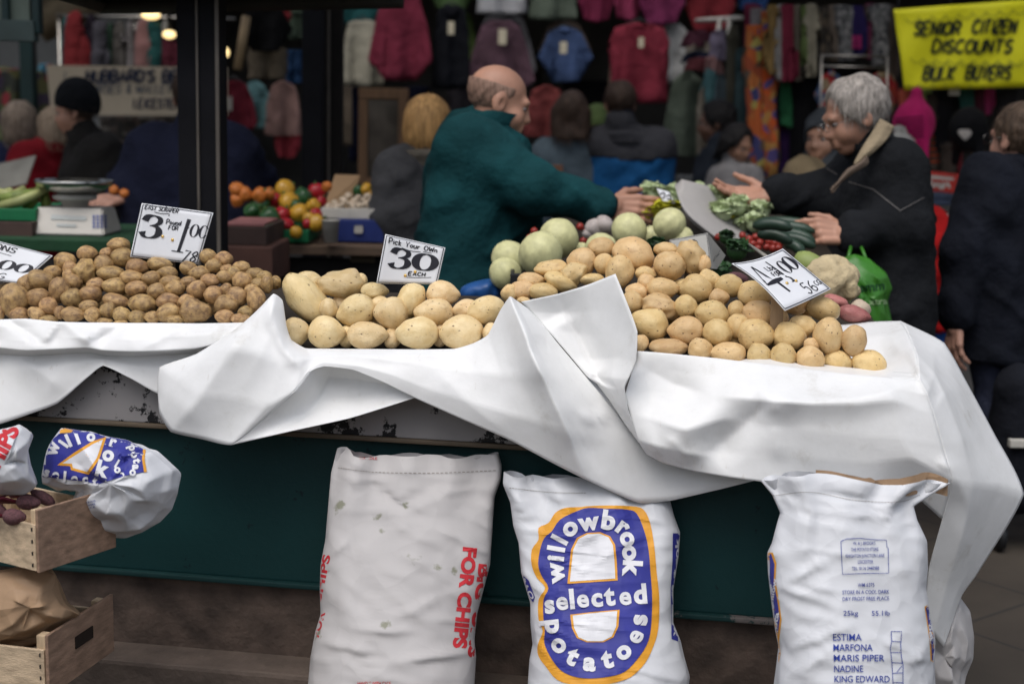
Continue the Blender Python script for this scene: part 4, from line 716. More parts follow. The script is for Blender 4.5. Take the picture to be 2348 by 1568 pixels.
b4 = pillow('bag_body', z1([(345, 122), (500, 145), (640, 178), (720, 192), (800, 235), (900, 252), (1025, 380), (1000, 500), (970, 585), (905, 655), (800, 715), (718, 750), (620, 742), (540, 738), (440, 732), (380, 640), (388, 570), (430, 480), (330, 470), (238, 440), (228, 375), (260, 240)]), 3.05, .12, WSACK, r4, amp=.02, sc=9, seed=4, centre=Z1(640, 430), nr=6, n=1, facet=.017)
mark('blue_print', b4, shape(z1([(345, 124), (500, 146), (640, 180), (720, 194), (810, 245), (800, 300), (815, 372), (700, 395), (560, 440), (460, 425), (240, 400), (230, 370), (262, 242)]), 5), BLUE, r4, lift=.0022)
mark('yellow_outline', b4, shape(z1([(600, 175), (560, 300), (500, 388), (400, 362), (395, 340), (322, 335), (420, 262), (520, 200)]), 4), YEL, r4, lift=.0030)
mark('white_window', b4, shape(z1([(580, 190), (545, 295), (490, 372), (412, 350), (405, 325), (350, 325), (430, 275), (525, 215)]), 4), WPRINT, r4, lift=.0036)
mark('yellow_edge', b4, joinvf(shape(z1([(343, 122), (415, 138), (400, 150), (335, 155)]), 4), shape(z1([(806, 245), (822, 246), (815, 300), (828, 372), (812, 374), (800, 300)]), 6)), YEL, r4, lift=.0033)
its = [text_at(ch, *Z1(x, y), h, rot, .05) for ch, x, y, h, rot in (('w', 295, 240, 26, -70), ('i', 355, 212, 26, -55), ('l', 385, 195, 28, -25), ('l', 435, 180, 28, -20), ('o', 510, 168, 24, -15), ('r', 640, 200, 24, 20), ('o', 612, 268, 32, 10), ('k', 580, 355, 34, 15), ('p', 750, 235, 18, 70), ('o', 762, 275, 18, 80), ('t', 775, 310, 18, 85), ('a', 770, 345, 18, 90), ('o', 755, 378, 18, 100), ('s', 265, 372, 22, 20), ('e', 315, 385, 22, 10), ('l', 365, 398, 22, 5), ('e', 420, 408, 22, 5), ('c', 480, 412, 20, 0), ('t', 535, 425, 20, -5), ('l', 660, 325, 18, 30), ('o', 665, 355, 18, 30), ('e', 690, 385, 16, 40))]
mark('lettering', b4, joinvf(*[vf_fine(i, 7) for i in its]), WPRINT, r4, lift=.0040)
mark('small_print', b4, joinvf(*[text_at(s, *Z1(490 + 4 * k, 545 + 16 * k), 4, -12, .01, width=42 - 5 * k) for k, s in enumerate(('STORE IN A COOL', 'DRY DARK', 'PLACE'))]), BLUE_INK, r4)
r5 = thing('paper_bag', 'crumpled white paper bag with red letters at the left edge on the upper crate', 'paper bag', P(30, 1130, 2.95))
b5 = pillow('bag_body', z1([(60, 120), (110, 105), (155, 130), (190, 170), (160, 250), (175, 330), (215, 440), (150, 490), (0, 500), (-150, 480), (-200, 300), (-120, 160)]), 2.98, .10, WSACK, r5, amp=.02, sc=9, seed=9, centre=Z1(20, 320), nr=5, n=1, facet=.015)
mark('red_lettering', b5, joinvf(vf_fine(text_at('CHIPS', *Z1(-10, 270), 34, -62, .05, width=145), 3)), RED, r5)
r6 = thing('paper_sack', 'slumped brown paper sack standing in the lower crate', 'sack', P(60, 1500, 3.0))
pillow('sack_body', z1([(0, 925), (150, 905), (300, 922), (345, 1010), (380, 1100), (452, 1160), (428, 1215), (330, 1280), (215, 1345), (120, 1400), (0, 1420), (-200, 1420), (-260, 1200), (-160, 960)]), 3.02, .16, KRAFT, r6, amp=.02, sc=6, seed=12, nr=6, n=1, facet=.014)
pillow('lower_fold', z1([(-150, 1390), (60, 1375), (180, 1370), (215, 1400), (215, 1450), (100, 1470), (-150, 1470)]), 2.98, .08, KRAFT, r6, amp=.02, sc=9, seed=13)
r7 = tag(pillow('paper_sack', [(2200, 1366), (2225, 1400), (2234, 1460), (2232, 1510), (2215, 1550), (2205, 1600), (2215, 1680), (2090, 1690), (2060, 1560), (2080, 1430), (2130, 1380)], 3.32, .14, GSACK, None, amp=.015, sc=6, seed=21, nr=6, n=1, facet=.012), 'dull white sack standing behind the hanging corner of the sheet', 'sack')

# ------------------------------------------------------------------ wooden crates at the left
def wood(name, col, st=(1, 14, 14)): return mat(name, col, .75, var=.35, scale=5, bump=.25, bscale=30, spec=.2, stretch=st, detail=8)
PINE = wood('pale_pine', (.56, .43, .29), (2, 14, 14)); PINE_SHADE = wood('brown_board', (.30, .195, .135), (14, 2, 14)); PINEP = wood('pine_post', (.56, .42, .27), (14, 14, 2))  # brown side board is pine with its shade put into the colour
STAPLE = flat('staple', (.03, .03, .03), .4)
def crate(label, cx, cy, z, W, D, H, rot, endm, sidem, hand_hole=False, tops=None):
    """open wooden crate; origin at its front right bottom corner"""
    root = thing('wooden_crate', label, 'crate', (cx, cy, z), rotz=rot); M = Matrix.Rotation(rot, 3, 'Z'); o = Vector((cx, cy, z))
    def b_(nm, c, s, m, par=root): return box_obj(nm, o + M @ Vector(c), s, m, par, M, .002)
    t = .008
    b_('end_board', (-W / 2 - .013, .005, H * .40), (W, t, H * .74), endm); b_('end_board', (-W / 2 - .013, D - .005, H * .40), (W, t, H * .74), endm)
    b_('side_board', (-.004, D / 2, H / 2 + .004), (t, D + .006, H), sidem); b_('side_board', (-W - .022, D / 2, H / 2 + .004), (t, D + .006, H), sidem)
    b_('bottom_board', (-W / 2 - .013, D / 2, .006), (W, D - .03, .006), endm)
    for x in (-.022, -W - .004):
        for y in (.022, D - .022): b_('corner_post', (x, y, H * .5), (.026, .026, H * .96), PINEP)
    bm = bmesh.new()
    for k in range(4): bx(bm, o + M @ Vector((-.022, -.0005, H * (.12 + .19 * k))), (.002, .003, .008), M)
    bm_obj('staple', bm, STAPLE, root)
    if hand_hole: b_('hand_hole', (.0005, D * .52, H * .62), (.001, .075, .028), flat('hole_shade', (.02, .012, .008), .9))  # dark plate on the board paints the shade inside the hole
    return root
pA = P(93, 1317, 2.84); crate('pale wooden crate with beetroot in it, upper of the two at the left', pA.x, pA.y, pA.z, .30, .21, .135, R_(-30), PINE, PINE_SHADE)
pB = P(116, 1600, 2.86); crate('wooden crate with a hand hole holding a brown sack, lower of two at left', pB.x, pB.y, pB.z, .30, .27, .136, R_(-13), PINE, PINE_SHADE, True)
BEET = mat('beetroot_skin', (.12, .05, .055), .7, var=.5, scale=5, bump=.4, bscale=20); BLEAF = mat('beet_stalks', (.16, .012, .03), .5, var=.4)
for k, (x, y, a, b, yy, lab) in enumerate(((80, 625, 62, 42, 2.88, 'muddy beetroot nearest the corner of the upper crate'), (160, 545, 60, 40, 2.95, 'beetroot behind the corner post of the upper crate'), (-20, 600, 60, 45, 2.92, 'beetroot at the left edge of the photo in the upper crate'), (240, 515, 70, 28, 3.0, 'beetroot under the crumpled bag in the upper crate'))):
    u, v = Z1(x, y); o = spud(u, v, a * .4068, b * .4068, 10 * k, yy, BEET, 'beetroot', k); tag(o, lab, 'beetroot', 'beetroots in the crate'); d = P(u, v, yy)
    bm = bmesh.new()
    for j in range(5): tube(bm, [d + Vector((-.02, 0, .0)), d + Vector((-.05 - .008 * j, -.01 + .012 * j, .012 - .006 * j)), d + Vector((-.10, -.02 + .02 * j, .01 * math.sin(j)))], [.0035, .003, .002], 6)
    bm_obj('beet_stalks', bm, BLEAF, o, True)
# ------------------------------------------------------------------ people
SKIN = mat('skin', (.46, .25, .18), .5, var=.18, scale=5, bump=.1, bscale=60); SKIN_R = mat('ruddy_skin', (.43, .225, .15), .5, var=.3, scale=6, bump=.1, bscale=60)
SKIN_T = mat('tan_skin', (.36, .19, .12), .5, var=.15, scale=5); SKIN_D = mat('dark_skin', (.15, .075, .05), .5, var=.15, scale=5)
EYEW = flat('eye_white', (.34, .28, .25), .4); IRIS = flat('iris', (.03, .025, .03), .2); DENIM = fabric((.03, .035, .06), 'dark_denim')
def hairm(key, col): return mat(key, col, .55, var=.45, scale=14, bump=.6, bscale=40, spec=.3, stretch=(6, 6, .8))
def rot_head(yaw, pitch, roll=0): return Matrix.Rotation(R_(yaw) + math.pi, 3, 'Z') @ Matrix.Rotation(R_(-pitch), 3, 'X') @ Matrix.Rotation(R_(roll), 3, 'Y')
# head frame: x right, y forward (the way the face looks), z up; yaw 0 faces the camera, +90 faces picture right
def head_prims(o, R, s=1., fat=0.):
    T = lambda x, y, z: np.array(o) + np.array(R @ Vector((x * s, y * s, z * s))); M = np.array(R.transposed()); E = lambda c, r: ell(T(*c), [q * s for q in r], M)
    add = [E((0, -.018, .032), (.076, .096, .084)), E((0, .022, -.03), (.062 + fat, .072, .078)), E((0, .05, -.088), (.034 + fat, .032, .024)), E((.036, .052, -.035), (.026 + fat, .03, .03)), E((-.036, .052, -.035), (.026 + fat, .03, .03)),
           cap(T(-.032, .078, .022), T(.032, .078, .022), .014 * s), cap(T(0, .086, .005), T(0, .103, -.028), .009 * s, .012 * s), cap(T(-.011, .094, -.032), T(.011, .094, -.032), .009 * s), cap(T(-.018, .087, -.058), T(.018, .087, -.058), .007 * s), cap(T(-.016, .086, -.069), T(.016, .086, -.069), .008 * s)]
    for x in (-1, 1): add.append(E((.077 * x, -.012, -.008), (.011, .020, .032)))
    sub = [E((.031, .095, .004), (.017, .014, .010)), E((-.031, .095, .004), (.017, .014, .010)), E((.083, -.002, -.004), (.006, .010, .016)), E((-.083, -.002, -.004), (.006, .010, .016)), cap(T(-.02, .098, -.0635), T(.02, .098, -.0635), .002 * s)]
    return add, sub, T, M
def hand_prims(wr, fw, up, s=1., curl=.5, thumb=1, spread=.25, curls=None):
    """hand from the wrist: fw = towards the fingers, up = back of the hand, thumb side +1 / -1"""
    fw = Vector(fw).normalized(); up = (Vector(up) - fw * Vector(up).dot(fw)).normalized(); sd = fw.cross(up) * thumb; w = Vector(wr); A = [cap(w - fw * .03, w + fw * .02, .026 * s, .027 * s)]
    for k, L in enumerate((.070, .078, .074, .064)):
        x = (.030 - .020 * k) * s; b = w + fw * (.088 - .004 * k * k * .5) * s + sd * x; A.append(cap(w + fw * .02 + sd * x * .7, b, .014 * s, .0125 * s)); p = b; cu = (curls[k] if curls else curl + .06 * k); d = (fw + sd * (x / s) * spread * 8 * .3).normalized(); r = [.0092, .0083, .0074, .0066]
        for j, f in enumerate((.45, .32, .25)):
            d = (d * math.cos(cu * .8) - up * math.sin(cu * .8)).normalized() if j else (d * math.cos(cu * .6) - up * math.sin(cu * .6)).normalized(); q = p + d * (L * f * s * 1.15); A.append(cap(p, q, r[j] * s, r[j + 1] * s)); p = q
    b = w + fw * .028 * s + sd * .028 * s - up * .008 * s; d = (fw * .75 + sd * .75 - up * .25).normalized(); q = b + d * .036 * s; A.append(cap(b, q, .015 * s, .011 * s)); d2 = (fw * .95 + sd * .25 - up * .25).normalized(); q2 = q + d2 * .030 * s; A.append(cap(q, q2, .0105 * s, .009 * s)); A.append(cap(q2, q2 + (d2 - up * .15).normalized() * .022 * s, .009 * s, .0075 * s))
    return A
def person(label, head, yaw=180, pitch=5, sh=None, arms=None, hip=None, coat=None, trousers=None, skin=None, s=1., girth=1., coat_len=.12, hair=None, extra=None, hands=None, res=.016, collar=None, hres=.009, fat=0., feet=None, chest=(), neck=True, wob=.007, roll=0, yoke=None, asy=.03, group=None, sleeve=1.):
    """standing figure from picture joints (u, v, y): head centre, shoulders, arms = [(elbow, wrist)..], hips; one skin mesh, clothes as children"""
    skin = skin or SKIN; coat = coat or DENIM; trousers = trousers or DENIM; H = P(*head); S = [P(*q) for q in sh]; hp = P(*hip); R = rot_head(yaw, pitch, roll); across = (S[1] - S[0]); across.z = 0; wd = across.length
    across = across.normalized() if wd > .05 else Vector((1, 0, 0)); fwd = Vector((across.y, -across.x, 0)) * -1
    root = thing('person', label, 'person', (hp.x, hp.y, 0), group); add, sub, T, M = head_prims(H, R, s, fat); ms = (S[0] + S[1]) / 2
    nk = Vector(T(0, -.028, -.085)); 
    hv, hf = sdf_mesh(add + [cap(T(0, -.02, -.06), ms * .55 + nk * .45, .055 * s, .06 * s)], sub, h=hres, k=.016 * s, ks=.006)
    # body under the clothes
    hw = .105 * girth * s; HL, HR = hp - across * hw, hp + across * hw; g = girth
    tor = [cap(S[0], S[1], .068 * s * g), cap(ms * .8 + nk * .2, nk, .07 * s, .055 * s)]
    for q, h_ in ((S[0] * .72 + ms * .28, HL), (S[1] * .72 + ms * .28, HR)): tor.append(cap(q - Vector((0, 0, .09)), h_, .105 * s * g, .11 * s * g))
    tor.append(cap(ms - Vector((0, 0, .12)), hp, .115 * s * g, .125 * s * g)); tor += [cap(P(*a), P(*b), r_) for a, b, r_ in chest]; arm = []; W = []
    for i, a in enumerate(arms or [None, None]):
        if a is None:
            o = (-1 if i == 0 else 1); e = S[i] + across * o * .045 + Vector((0, .01, -.29 * s)); wr = e + across * o * .0 - Vector((0, .03, .25 * s))
        else: e, wr = P(*a[0]), P(*a[1])
        W.append((e, wr)); arm += [(S[i], e, wr)]
    def armp(k, sh_=0.): return [q for a, e, w_ in arm for q in (cap(a, e, (.058 + k) * s * g ** .5 * sleeve, (.048 + k) * s * sleeve), cap(e, w_ - (w_ - e).normalized() * sh_, (.046 + k) * s * sleeve, (.035 + k) * s * sleeve))]
    ft = []
    for i, h_ in enumerate((HL, HR)):
        f = Vector((h_.x, h_.y, .07)) if feet is None else Vector(feet[i]); kn = (h_ + f) / 2 + Vector((0, -.02, .02)); ft.append((h_, kn, f))
    legs = lambda k: [q for a, b, c in ft for q in (cap(a, b, (.088 + k) * s * g ** .5, (.062 + k) * s), cap(b, c, (.06 + k) * s, (.045 + k) * s))]
    bv, bf = sdf_mesh(tor + armp(-.008) + legs(-.006), h=.022, k=.04, grow=-.02)
    vf = [(list(hv), [tuple(f) for f in hf]), (list(bv), [tuple(f) for f in bf])]
    for hd in hands or []:
        e, w_ = W[hd['arm']]; fw = hd.get('fw') or (w_ - e); hp_ = hand_prims(w_ + Vector(hd.get('off', (0, 0, 0))), fw, hd['up'], hd.get('s', 1.02) * s, hd.get('curl', .5), hd.get('thumb', 1), hd.get('spread', .25), hd.get('curls'))
        hp_.append(cap(e * .3 + w_ * .7, w_, .03 * s, .027 * s)); a_, b_ = sdf_mesh(hp_, h=.0042, k=.007); vf.append((list(a_), [tuple(f) for f in b_]))
    V, F = joinvf(*vf); mesh_obj('body', V, F, skin, root)
    top = max(S[0].z, S[1].z); bottom = hp.z - coat_len
    skirt = [cap(hp - Vector((0, 0, coat_len * .5)) - across * hw, hp - Vector((0, 0, coat_len + .1)) - across * hw, .12 * s * g, .125 * s * g), cap(hp - Vector((0, 0, coat_len * .5)) + across * hw, hp - Vector((0, 0, coat_len + .1)) + across * hw, .12 * s * g, .125 * s * g)]
    cw = [w_ + (w_ - e).normalized() * .01 for a, e, w_ in arm]
    def cut(X, Y, Z): return bottom - Z
    nkz = nk.z + .005
    def cutc(X, Y, Z): return np.maximum(bottom - Z, (Z - nkz) - .55 * ((X - H.x) ** 2 + (Y - H.y) ** 2) ** .5)
    sdf_obj('coat', tor + armp(.010, .035) + skirt, coat, root, h=res, k=.045, grow=.012, clip=cutc, wob=wob * .5, wsc=13); co_ = [c for c in root.children if c.name.split('.')[0] == 'coat'][0]; wrinkle(co_, .016 if H.y < 6.5 else .014, 1.0, H.x)
    sdf_obj('trousers', legs(.012), trousers, root, h=.022, k=.04, grow=.006, clip=lambda X, Y, Z: np.maximum(Z - hp.z + .0, .05 - Z), wob=.006, wsc=12)
    if yoke: sdf_obj('yoke', tor + armp(.010), yoke[0], root, h=res, k=.045, grow=.026, clip=lambda X, Y, Z: np.maximum(yoke[1] - Z + .05 * np.abs(X - hp.x), (Z - nkz) - .55 * ((X - H.x) ** 2 + (Y - H.y) ** 2) ** .5), wob=wob, wsc=13)
    if collar:
        mc, h0, h1, r = collar; cc = nk * .6 + ms * .4; bm = bmesh.new(); rg = []
        for (z, rr) in ((h0, r * 1.12), ((h0 + h1) / 2, r * 1.04), (h1, r), (h1 - .004, r - .012), (h0, r - .01)):
            rg.append([bm.verts.new(cc + (nk - ms).normalized() * z + Matrix.Rotation(0, 3, 'Z') @ Vector((rr * math.cos(t), rr * math.sin(t), .006 * math.sin(3 * t)))) for t in [2 * math.pi * k / 28 for k in range(28)]])
        for a, b in zip(rg, rg[1:]):
            for k in range(28): bm.faces.new((a[k], a[(k + 1) % 28], b[(k + 1) % 28], b[k]))
        bm_obj('collar', bm, mc, root, True)
    if abs(((yaw + 180) % 360) - 180) < 125:
        for x in (-1, 1):
            bm = bmesh.new(); c = Vector(T(.031 * x, .0745, .004)); bmesh.ops.create_uvsphere(bm, u_segments=12, v_segments=8, radius=.0115 * s, matrix=Matrix.Translation(c)); e = bm_obj('eye', bm, EYEW, root, True)
            bm = bmesh.new(); bmesh.ops.create_uvsphere(bm, u_segments=10, v_segments=6, radius=.0062 * s, matrix=Matrix.Translation(Vector(T(.031 * x, .0825, .003)))); bm_obj('iris', bm, IRIS, root, True)
            tube_obj('eyebrow', [T(.016 * x, .091, .020), T(.03 * x, .092, .026), T(.047 * x, .082, .021)], [.0016, .0022, .001], hair['m'] if hair else IRIS, root, 6)
    if hair:
        k = hair['kind']; E = lambda c, r: ell(T(*c), [q * s for q in r], M); g_ = hair.get('grow', .012)
        add = [E((0, -.02, .034), (.078 + g_ * .8, .099 + g_, .086 + g_))]; front = hair.get('front', .06); low = hair.get('low', -.055)
        Hc = np.array(H); Fy = np.array(R @ Vector((0, 1, 0))); Uz = np.array(R @ Vector((0, 0, 1)))
        def loc(X, Y, Z): a = (X - Hc[0], Y - Hc[1], Z - Hc[2]); return sum(a[i] * Fy[i] for i in range(3)), sum(a[i] * Uz[i] for i in range(3))
        if k == 'long':
            ln = hair.get('len', .2); w_ = hair.get('w', .05)
            for x in (-.055, 0, .055): add.append(cap(T(x, -.05, 0), T(x * 1.15, -.06 + (0 if x else -.015), -.08 - ln), w_ * s, w_ * .8 * s))
            for x in (-.068, .068): add.append(cap(T(x, -.0, .0), T(x * 1.1, -.0, -.06 - ln * .8), .026 * s, .024 * s))
        if k == 'pony':
            add += [E((0, -.125, -.03), (.03, .03, .03)), cap(T(0, -.13, -.04), T(.0, -.14, -.22), .034 * s, .018 * s)]
        if k == 'bob': add += [E((0, -.04, -.03), (.088, .085, .09))]
        def clip(X, Y, Z):
            f, u = loc(X, Y, Z); c1 = (f - front * s) + np.where(u < .03 * s, (.03 * s - u) * .9, 0)    # hairline
            c2 = (low * s - u) if k in ('short', 'fringe') else np.full_like(u, -1.)
            c = np.maximum(c1, c2)
            if k == 'fringe': c = np.maximum(c, u - hair.get('top', .05) * s)
            if hair.get('top_thin'): c = np.maximum(c, .0 * u - 1)
            return c
        V, F = sdf_mesh(add, h=hres, k=.03, clip=clip, wob=hair.get('wob', .004), wsc=hair.get('wsc', 60)); ho = mesh_obj('hair', V, F, hair['m'], root)
        if H.y < 8.7 and k != 'fringe':
            rnd = random.Random(int(H.x * 1000)); vs = ho.data.vertices; SV = []; SF = []; crown = Vector(T(0, -.03, .13))
            for q in range(hair.get('n', 1100)):
                v = vs[rnd.randrange(len(vs))]; n_ = v.normal; p = v.co + n_ * rnd.uniform(-.003, .003); L_ = hair.get('strand', .05) * rnd.uniform(.6, 1.3); d = (p - crown); d = d - n_ * d.dot(n_); d = d.normalized() if d.length > 1e-4 else Vector((0, 0, -1)); sdv = d.cross(n_) * rnd.uniform(.0008, .0016); b0 = len(SV)
                for j in range(4): c = p + d * L_ * j / 3 + n_ * (.004 * j / 3 * rnd.uniform(-.3, .8)) + Vector((0, 0, -.010 * (j / 3) ** 2)); SV += [c - sdv * (1 - j / 3.3), c + sdv * (1 - j / 3.3)]
                SF += [(b0 + 2 * j, b0 + 2 * j + 1, b0 + 2 * j + 3, b0 + 2 * j + 2) for j in range(3)]
            off = len(V); ho.data.clear_geometry(); ho.data.from_pydata([tuple(x) for x in V] + [tuple(x) for x in SV], [], [tuple(x) for x in F] + [tuple(i + off for i in x) for x in SF]); ho.data.polygons.foreach_set('use_smooth', [True] * len(ho.data.polygons))
    if extra: extra(root, T, M, H, R, S, W, nk, ms, hp, across)
    return root
def glasses(root, T, m, s=1.):
    for x in (-1, 1):
        tube_obj('glasses_rim', [T(.032 * x + .021 * math.cos(a), .108, .002 + .017 * math.sin(a)) for a in [2 * math.pi * k / 14 for k in range(15)]], .0011, m, root, 6)
        tube_obj('glasses_arm', [T(.054 * x, .107, .006), T(.075 * x, .05, .006), T(.08 * x, -.005, .004)], .001, m, root, 6)
    tube_obj('glasses_bridge', [T(-.012, .112, .006), T(0, .116, .008), T(.012, .112, .006)], .001, m, root, 6)
TEAL = fabric((.006, .045, .05), 'teal_coat'); NAVY = fabric((.007, .0085, .014), 'navy_coat'); BLACKC = fabric((.010, .011, .013), 'black_coat'); STEEL = mat('steel_rim', (.25, .24, .23), .25, metal=1, var=.05)
GREY_SH = hairm('cropped_grey_hair', (.27, .165, .12)); WHITE_H = hairm('white_hair', (.34, .305, .27)); BROWN_H = hairm('brown_hair', (.045, .025, .016)); DK_H = hairm('black_hair', (.010, .008, .008)); BLONDE = hairm('blonde_hair', (.42, .24, .09)); GREY_H = hairm('grey_hair', (.22, .17, .13)); MID_H = hairm('dark_blonde_hair', (.085, .055, .035)); FAIR_H = hairm('pale_hair', (.36, .27, .19))
def vend_x(root, T, M, H, R, S, W, nk, ms, hp, ac):
    w_, e = W[0][1], W[0][0]; d = (w_ - e).normalized(); tube_obj('cuff', [w_ - d * .03, w_ + d * .022], [.041, .039], NAVY, root, 16)
    tube_obj('waistband', [hp + Vector((.21 * math.cos(t), .15 * math.sin(t), -.11)) for t in [2 * math.pi * k / 24 for k in range(25)]], .03, BLACKC, root, 8)
person('bald stallholder in a teal jacket reaching right across the produce', (1146, 236, 5.0), yaw=98, pitch=16, sh=[(1078, 338, 4.86), (1092, 318, 5.16)], arms=[((1228, 436, 4.80), (1394, 474, 4.86)), ((1160, 500, 5.25), (1200, 560, 5.1))], hip=(1058, 640, 5.03), coat=TEAL, skin=SKIN_R, s=1.06, girth=1.24, chest=(((1135, 370, 4.98), (1150, 490, 4.98), .12),), coat_len=.10, res=.011, hres=.0055, fat=.006,
       hair=dict(kind='fringe', m=GREY_SH, grow=.0012, front=.03, low=-.06, top=.055, wob=.002), collar=(TEAL, -.03, .085, .096), hands=[dict(arm=0, up=(.1, -.95, .35), curls=(.12, .22, .32, .45), thumb=-1, s=1.14, fw=(1, .1, -.04))], extra=vend_x, wob=.010, sleeve=1.14)
BEIGE = fabric((.27, .215, .14), 'beige_lining'); PIPE = flat('grey_piping', (.11, .10, .095), .5)
def cust_x(root, T, M, H, R, S, W, nk, ms, hp, ac):
    glasses(root, T, STEEL)
    V, F = patch([[(1956, 376, 4.70), (1964, 375, 4.69), (1972, 373, 4.695)], [(1974, 342, 4.71), (1990, 346, 4.69), (2004, 350, 4.70)], [(1997, 306, 4.75), (2015, 313, 4.72), (2034, 320, 4.73)], [(2018, 272, 4.80), (2034, 280, 4.77), (2052, 290, 4.78)]], 5, 5); o = mesh_obj('turned_collar', V, F, BEIGE, root); o.modifiers.new('t', 'SOLIDIFY').thickness = .012
    V, F = patch([[(1903, 441, 4.70), (1906, 438, 4.69), (1912, 434, 4.70)], [(1938, 392, 4.70), (1944, 396, 4.68), (1953, 401, 4.69)], [(1966, 374, 4.70), (1976, 372, 4.68), (1990, 378, 4.69)], [(1985, 356, 4.71), (1988, 356, 4.69), (1991, 358, 4.70)]], 5, 5); o = mesh_obj('placket', V, F, fabric((.14, .105, .08), 'taupe_lining'), root); o.modifiers.new('t', 'SOLIDIFY').thickness = .01
    co = [c for c in root.children if c.name.startswith('coat')][0]
    mark('piping', co, joinvf(vf_fine(ribbon([(1945, 417), (2002, 434), (2064, 483), (2119, 453)], 1.8, 0), 6), vf_fine(ribbon([(1889, 382), (1919, 400)], 1.8, 0), 6)), PIPE, root, lift=.006)
person('white-haired man in glasses and a black coat holding out an open hand', (1957, 268, 4.9), yaw=-82, pitch=22, sh=[(1985, 392, 5.12), (2052, 392, 4.80)], arms=[((1880, 452, 5.02), (1770, 448, 4.96)), ((2068, 520, 4.72), (1945, 538, 4.66))], hip=(2010, 655, 4.92), coat=BLACKC, trousers=fabric((.03, .026, .022), 'brown_trousers'), skin=SKIN_R, s=1.04, girth=1.18, coat_len=.16, res=.012, hres=.0055,
       hair=dict(kind='short', m=WHITE_H, grow=.014, front=.055, low=-.05, wob=.003, wsc=38), hands=[dict(arm=0, up=(.0, .45, -.9), curls=(.35, .3, .3, .35), thumb=-1, s=1.15, fw=(-1, -.05, -.02)), dict(arm=1, up=(.2, -.8, .5), curls=(.6, .75, .9, 1.0), thumb=1, s=1.12, fw=(-1, -.05, .12))], extra=cust_x, wob=.010, sleeve=1.2, collar=(BLACKC, -.03, .035, .095))
def pony_x(root, T, M, H, R, S, W, nk, ms, hp, ac): glasses(root, T, STEEL)
person('woman in a long navy coat with a ponytail at the right edge', (2334, 320, 5.2), yaw=-152, pitch=2, sh=[(2272, 420, 5.10), (2395, 420, 5.30)], arms=[((2212, 580, 5.05), (2192, 742, 5.0)), ((2470, 590, 5.3), (2480, 740, 5.2))], hip=(2335, 690, 5.2), coat=NAVY, trousers=DENIM, s=1.04, girth=1.18, coat_len=.20, res=.014, hres=.007, hair=dict(kind='pony', m=MID_H, grow=.011, front=.045), hands=[dict(arm=0, up=(-.8, -.3, 0), curl=.5, thumb=1)], extra=pony_x, collar=(NAVY, -.03, .06, .10), feet=[P(2275, 1190, 5.1), P(2400, 1210, 5.2)], sleeve=1.15)
person('blonde woman in a grey padded coat with a fur collar behind the stallholder', (985, 292, 5.95), yaw=150, pitch=8, sh=[(912, 388, 5.85), (1035, 388, 6.1)], arms=[((885, 500, 5.8), (900, 610, 5.75)), None], hip=(950, 620, 5.95), coat=fabric((.045, .045, .048), 'grey_padded'), s=1.0, girth=1.12, hair=dict(kind='bob', m=BLONDE, grow=.016, front=.06, wob=.0015, wsc=25), collar=(fabric((.12, .105, .085), 'fur_trim'), -.05, .03, .125), wob=.012)
person('long-haired woman in a grey denim jacket, back turned', (1310, 262, 8.0), yaw=175, sh=[(1252, 356, 8.0), (1352, 356, 8.0)], hip=(1300, 520, 8.0), coat=fabric((.075, .10, .12), 'grey_denim'), s=.98, hair=dict(kind='long', m=BROWN_H, grow=.016, len=.13, w=.06, wob=.002, wsc=25), res=.02, hres=.012)
person('short-haired man in a blue jacket with a charcoal hood, back turned', (1421, 240, 8.0), yaw=185, sh=[(1376, 336, 8.0), (1506, 336, 8.0)], hip=(1445, 520, 8.0), coat=fabric((.012, .09, .24), 'blue_jacket'), s=1.02, girth=1.1, hair=dict(kind='short', m=BROWN_H, grow=.010, front=.05, low=-.06), res=.018, hres=.011, yoke=(fabric((.035, .035, .04), 'charcoal_yoke'), P(1440, 368, 8).z), collar=(MATS['charcoal_yoke'] if 'charcoal_yoke' in MATS else fabric((.035, .035, .04), 'charcoal_yoke'), -.07, .0, .12))
def beanie(m, tall=.03, brim=None):
    def f(root, T, M, H, R, S, W, nk, ms, hp, ac):
        Hc = np.array(H); Uz = np.array(R @ Vector((0, 0, 1))); Fy = np.array(R @ Vector((0, 1, 0)))
        sdf_obj('knitted_hat', [ell(T(0, -.024, .042 + tall * .4), (.094, .113, .092 + tall), M)], m, root, h=.011, k=.02, clip=lambda X, Y, Z: .012 - ((X - Hc[0]) * Uz[0] + (Y - Hc[1]) * Uz[1] + (Z - Hc[2]) * Uz[2]) + .35 * ((X - Hc[0]) * Fy[0] + (Y - Hc[1]) * Fy[1]))
    return f
person('person in a green knitted hat and glasses facing us between the backs', (1369, 300, 9.0), yaw=8, pitch=6, sh=[(1320, 385, 9.0), (1415, 385, 9.0)], hip=(1370, 560, 9.0), coat=fabric((.05, .05, .05), 'drab_coat'), skin=SKIN_R, s=.86, hair=dict(kind='short', m=BROWN_H, front=.03, grow=.008), extra=lambda *a: (beanie(fabric((.10, .14, .05), 'olive_knit'))(*a), glasses(a[0], a[1], IRIS)), res=.02, hres=.010)
person('dark-haired man looking left behind the girl', (1640, 282, 8.6), yaw=-95, pitch=8, sh=[(1632, 372, 8.7), (1660, 372, 8.45)], hip=(1645, 540, 8.6), coat=fabric((.02, .025, .035), 'slate_coat'), skin=SKIN_D, s=1.0, hair=dict(kind='short', m=DK_H, grow=.016, front=.06, low=-.05, wob=.006), res=.02, hres=.011)
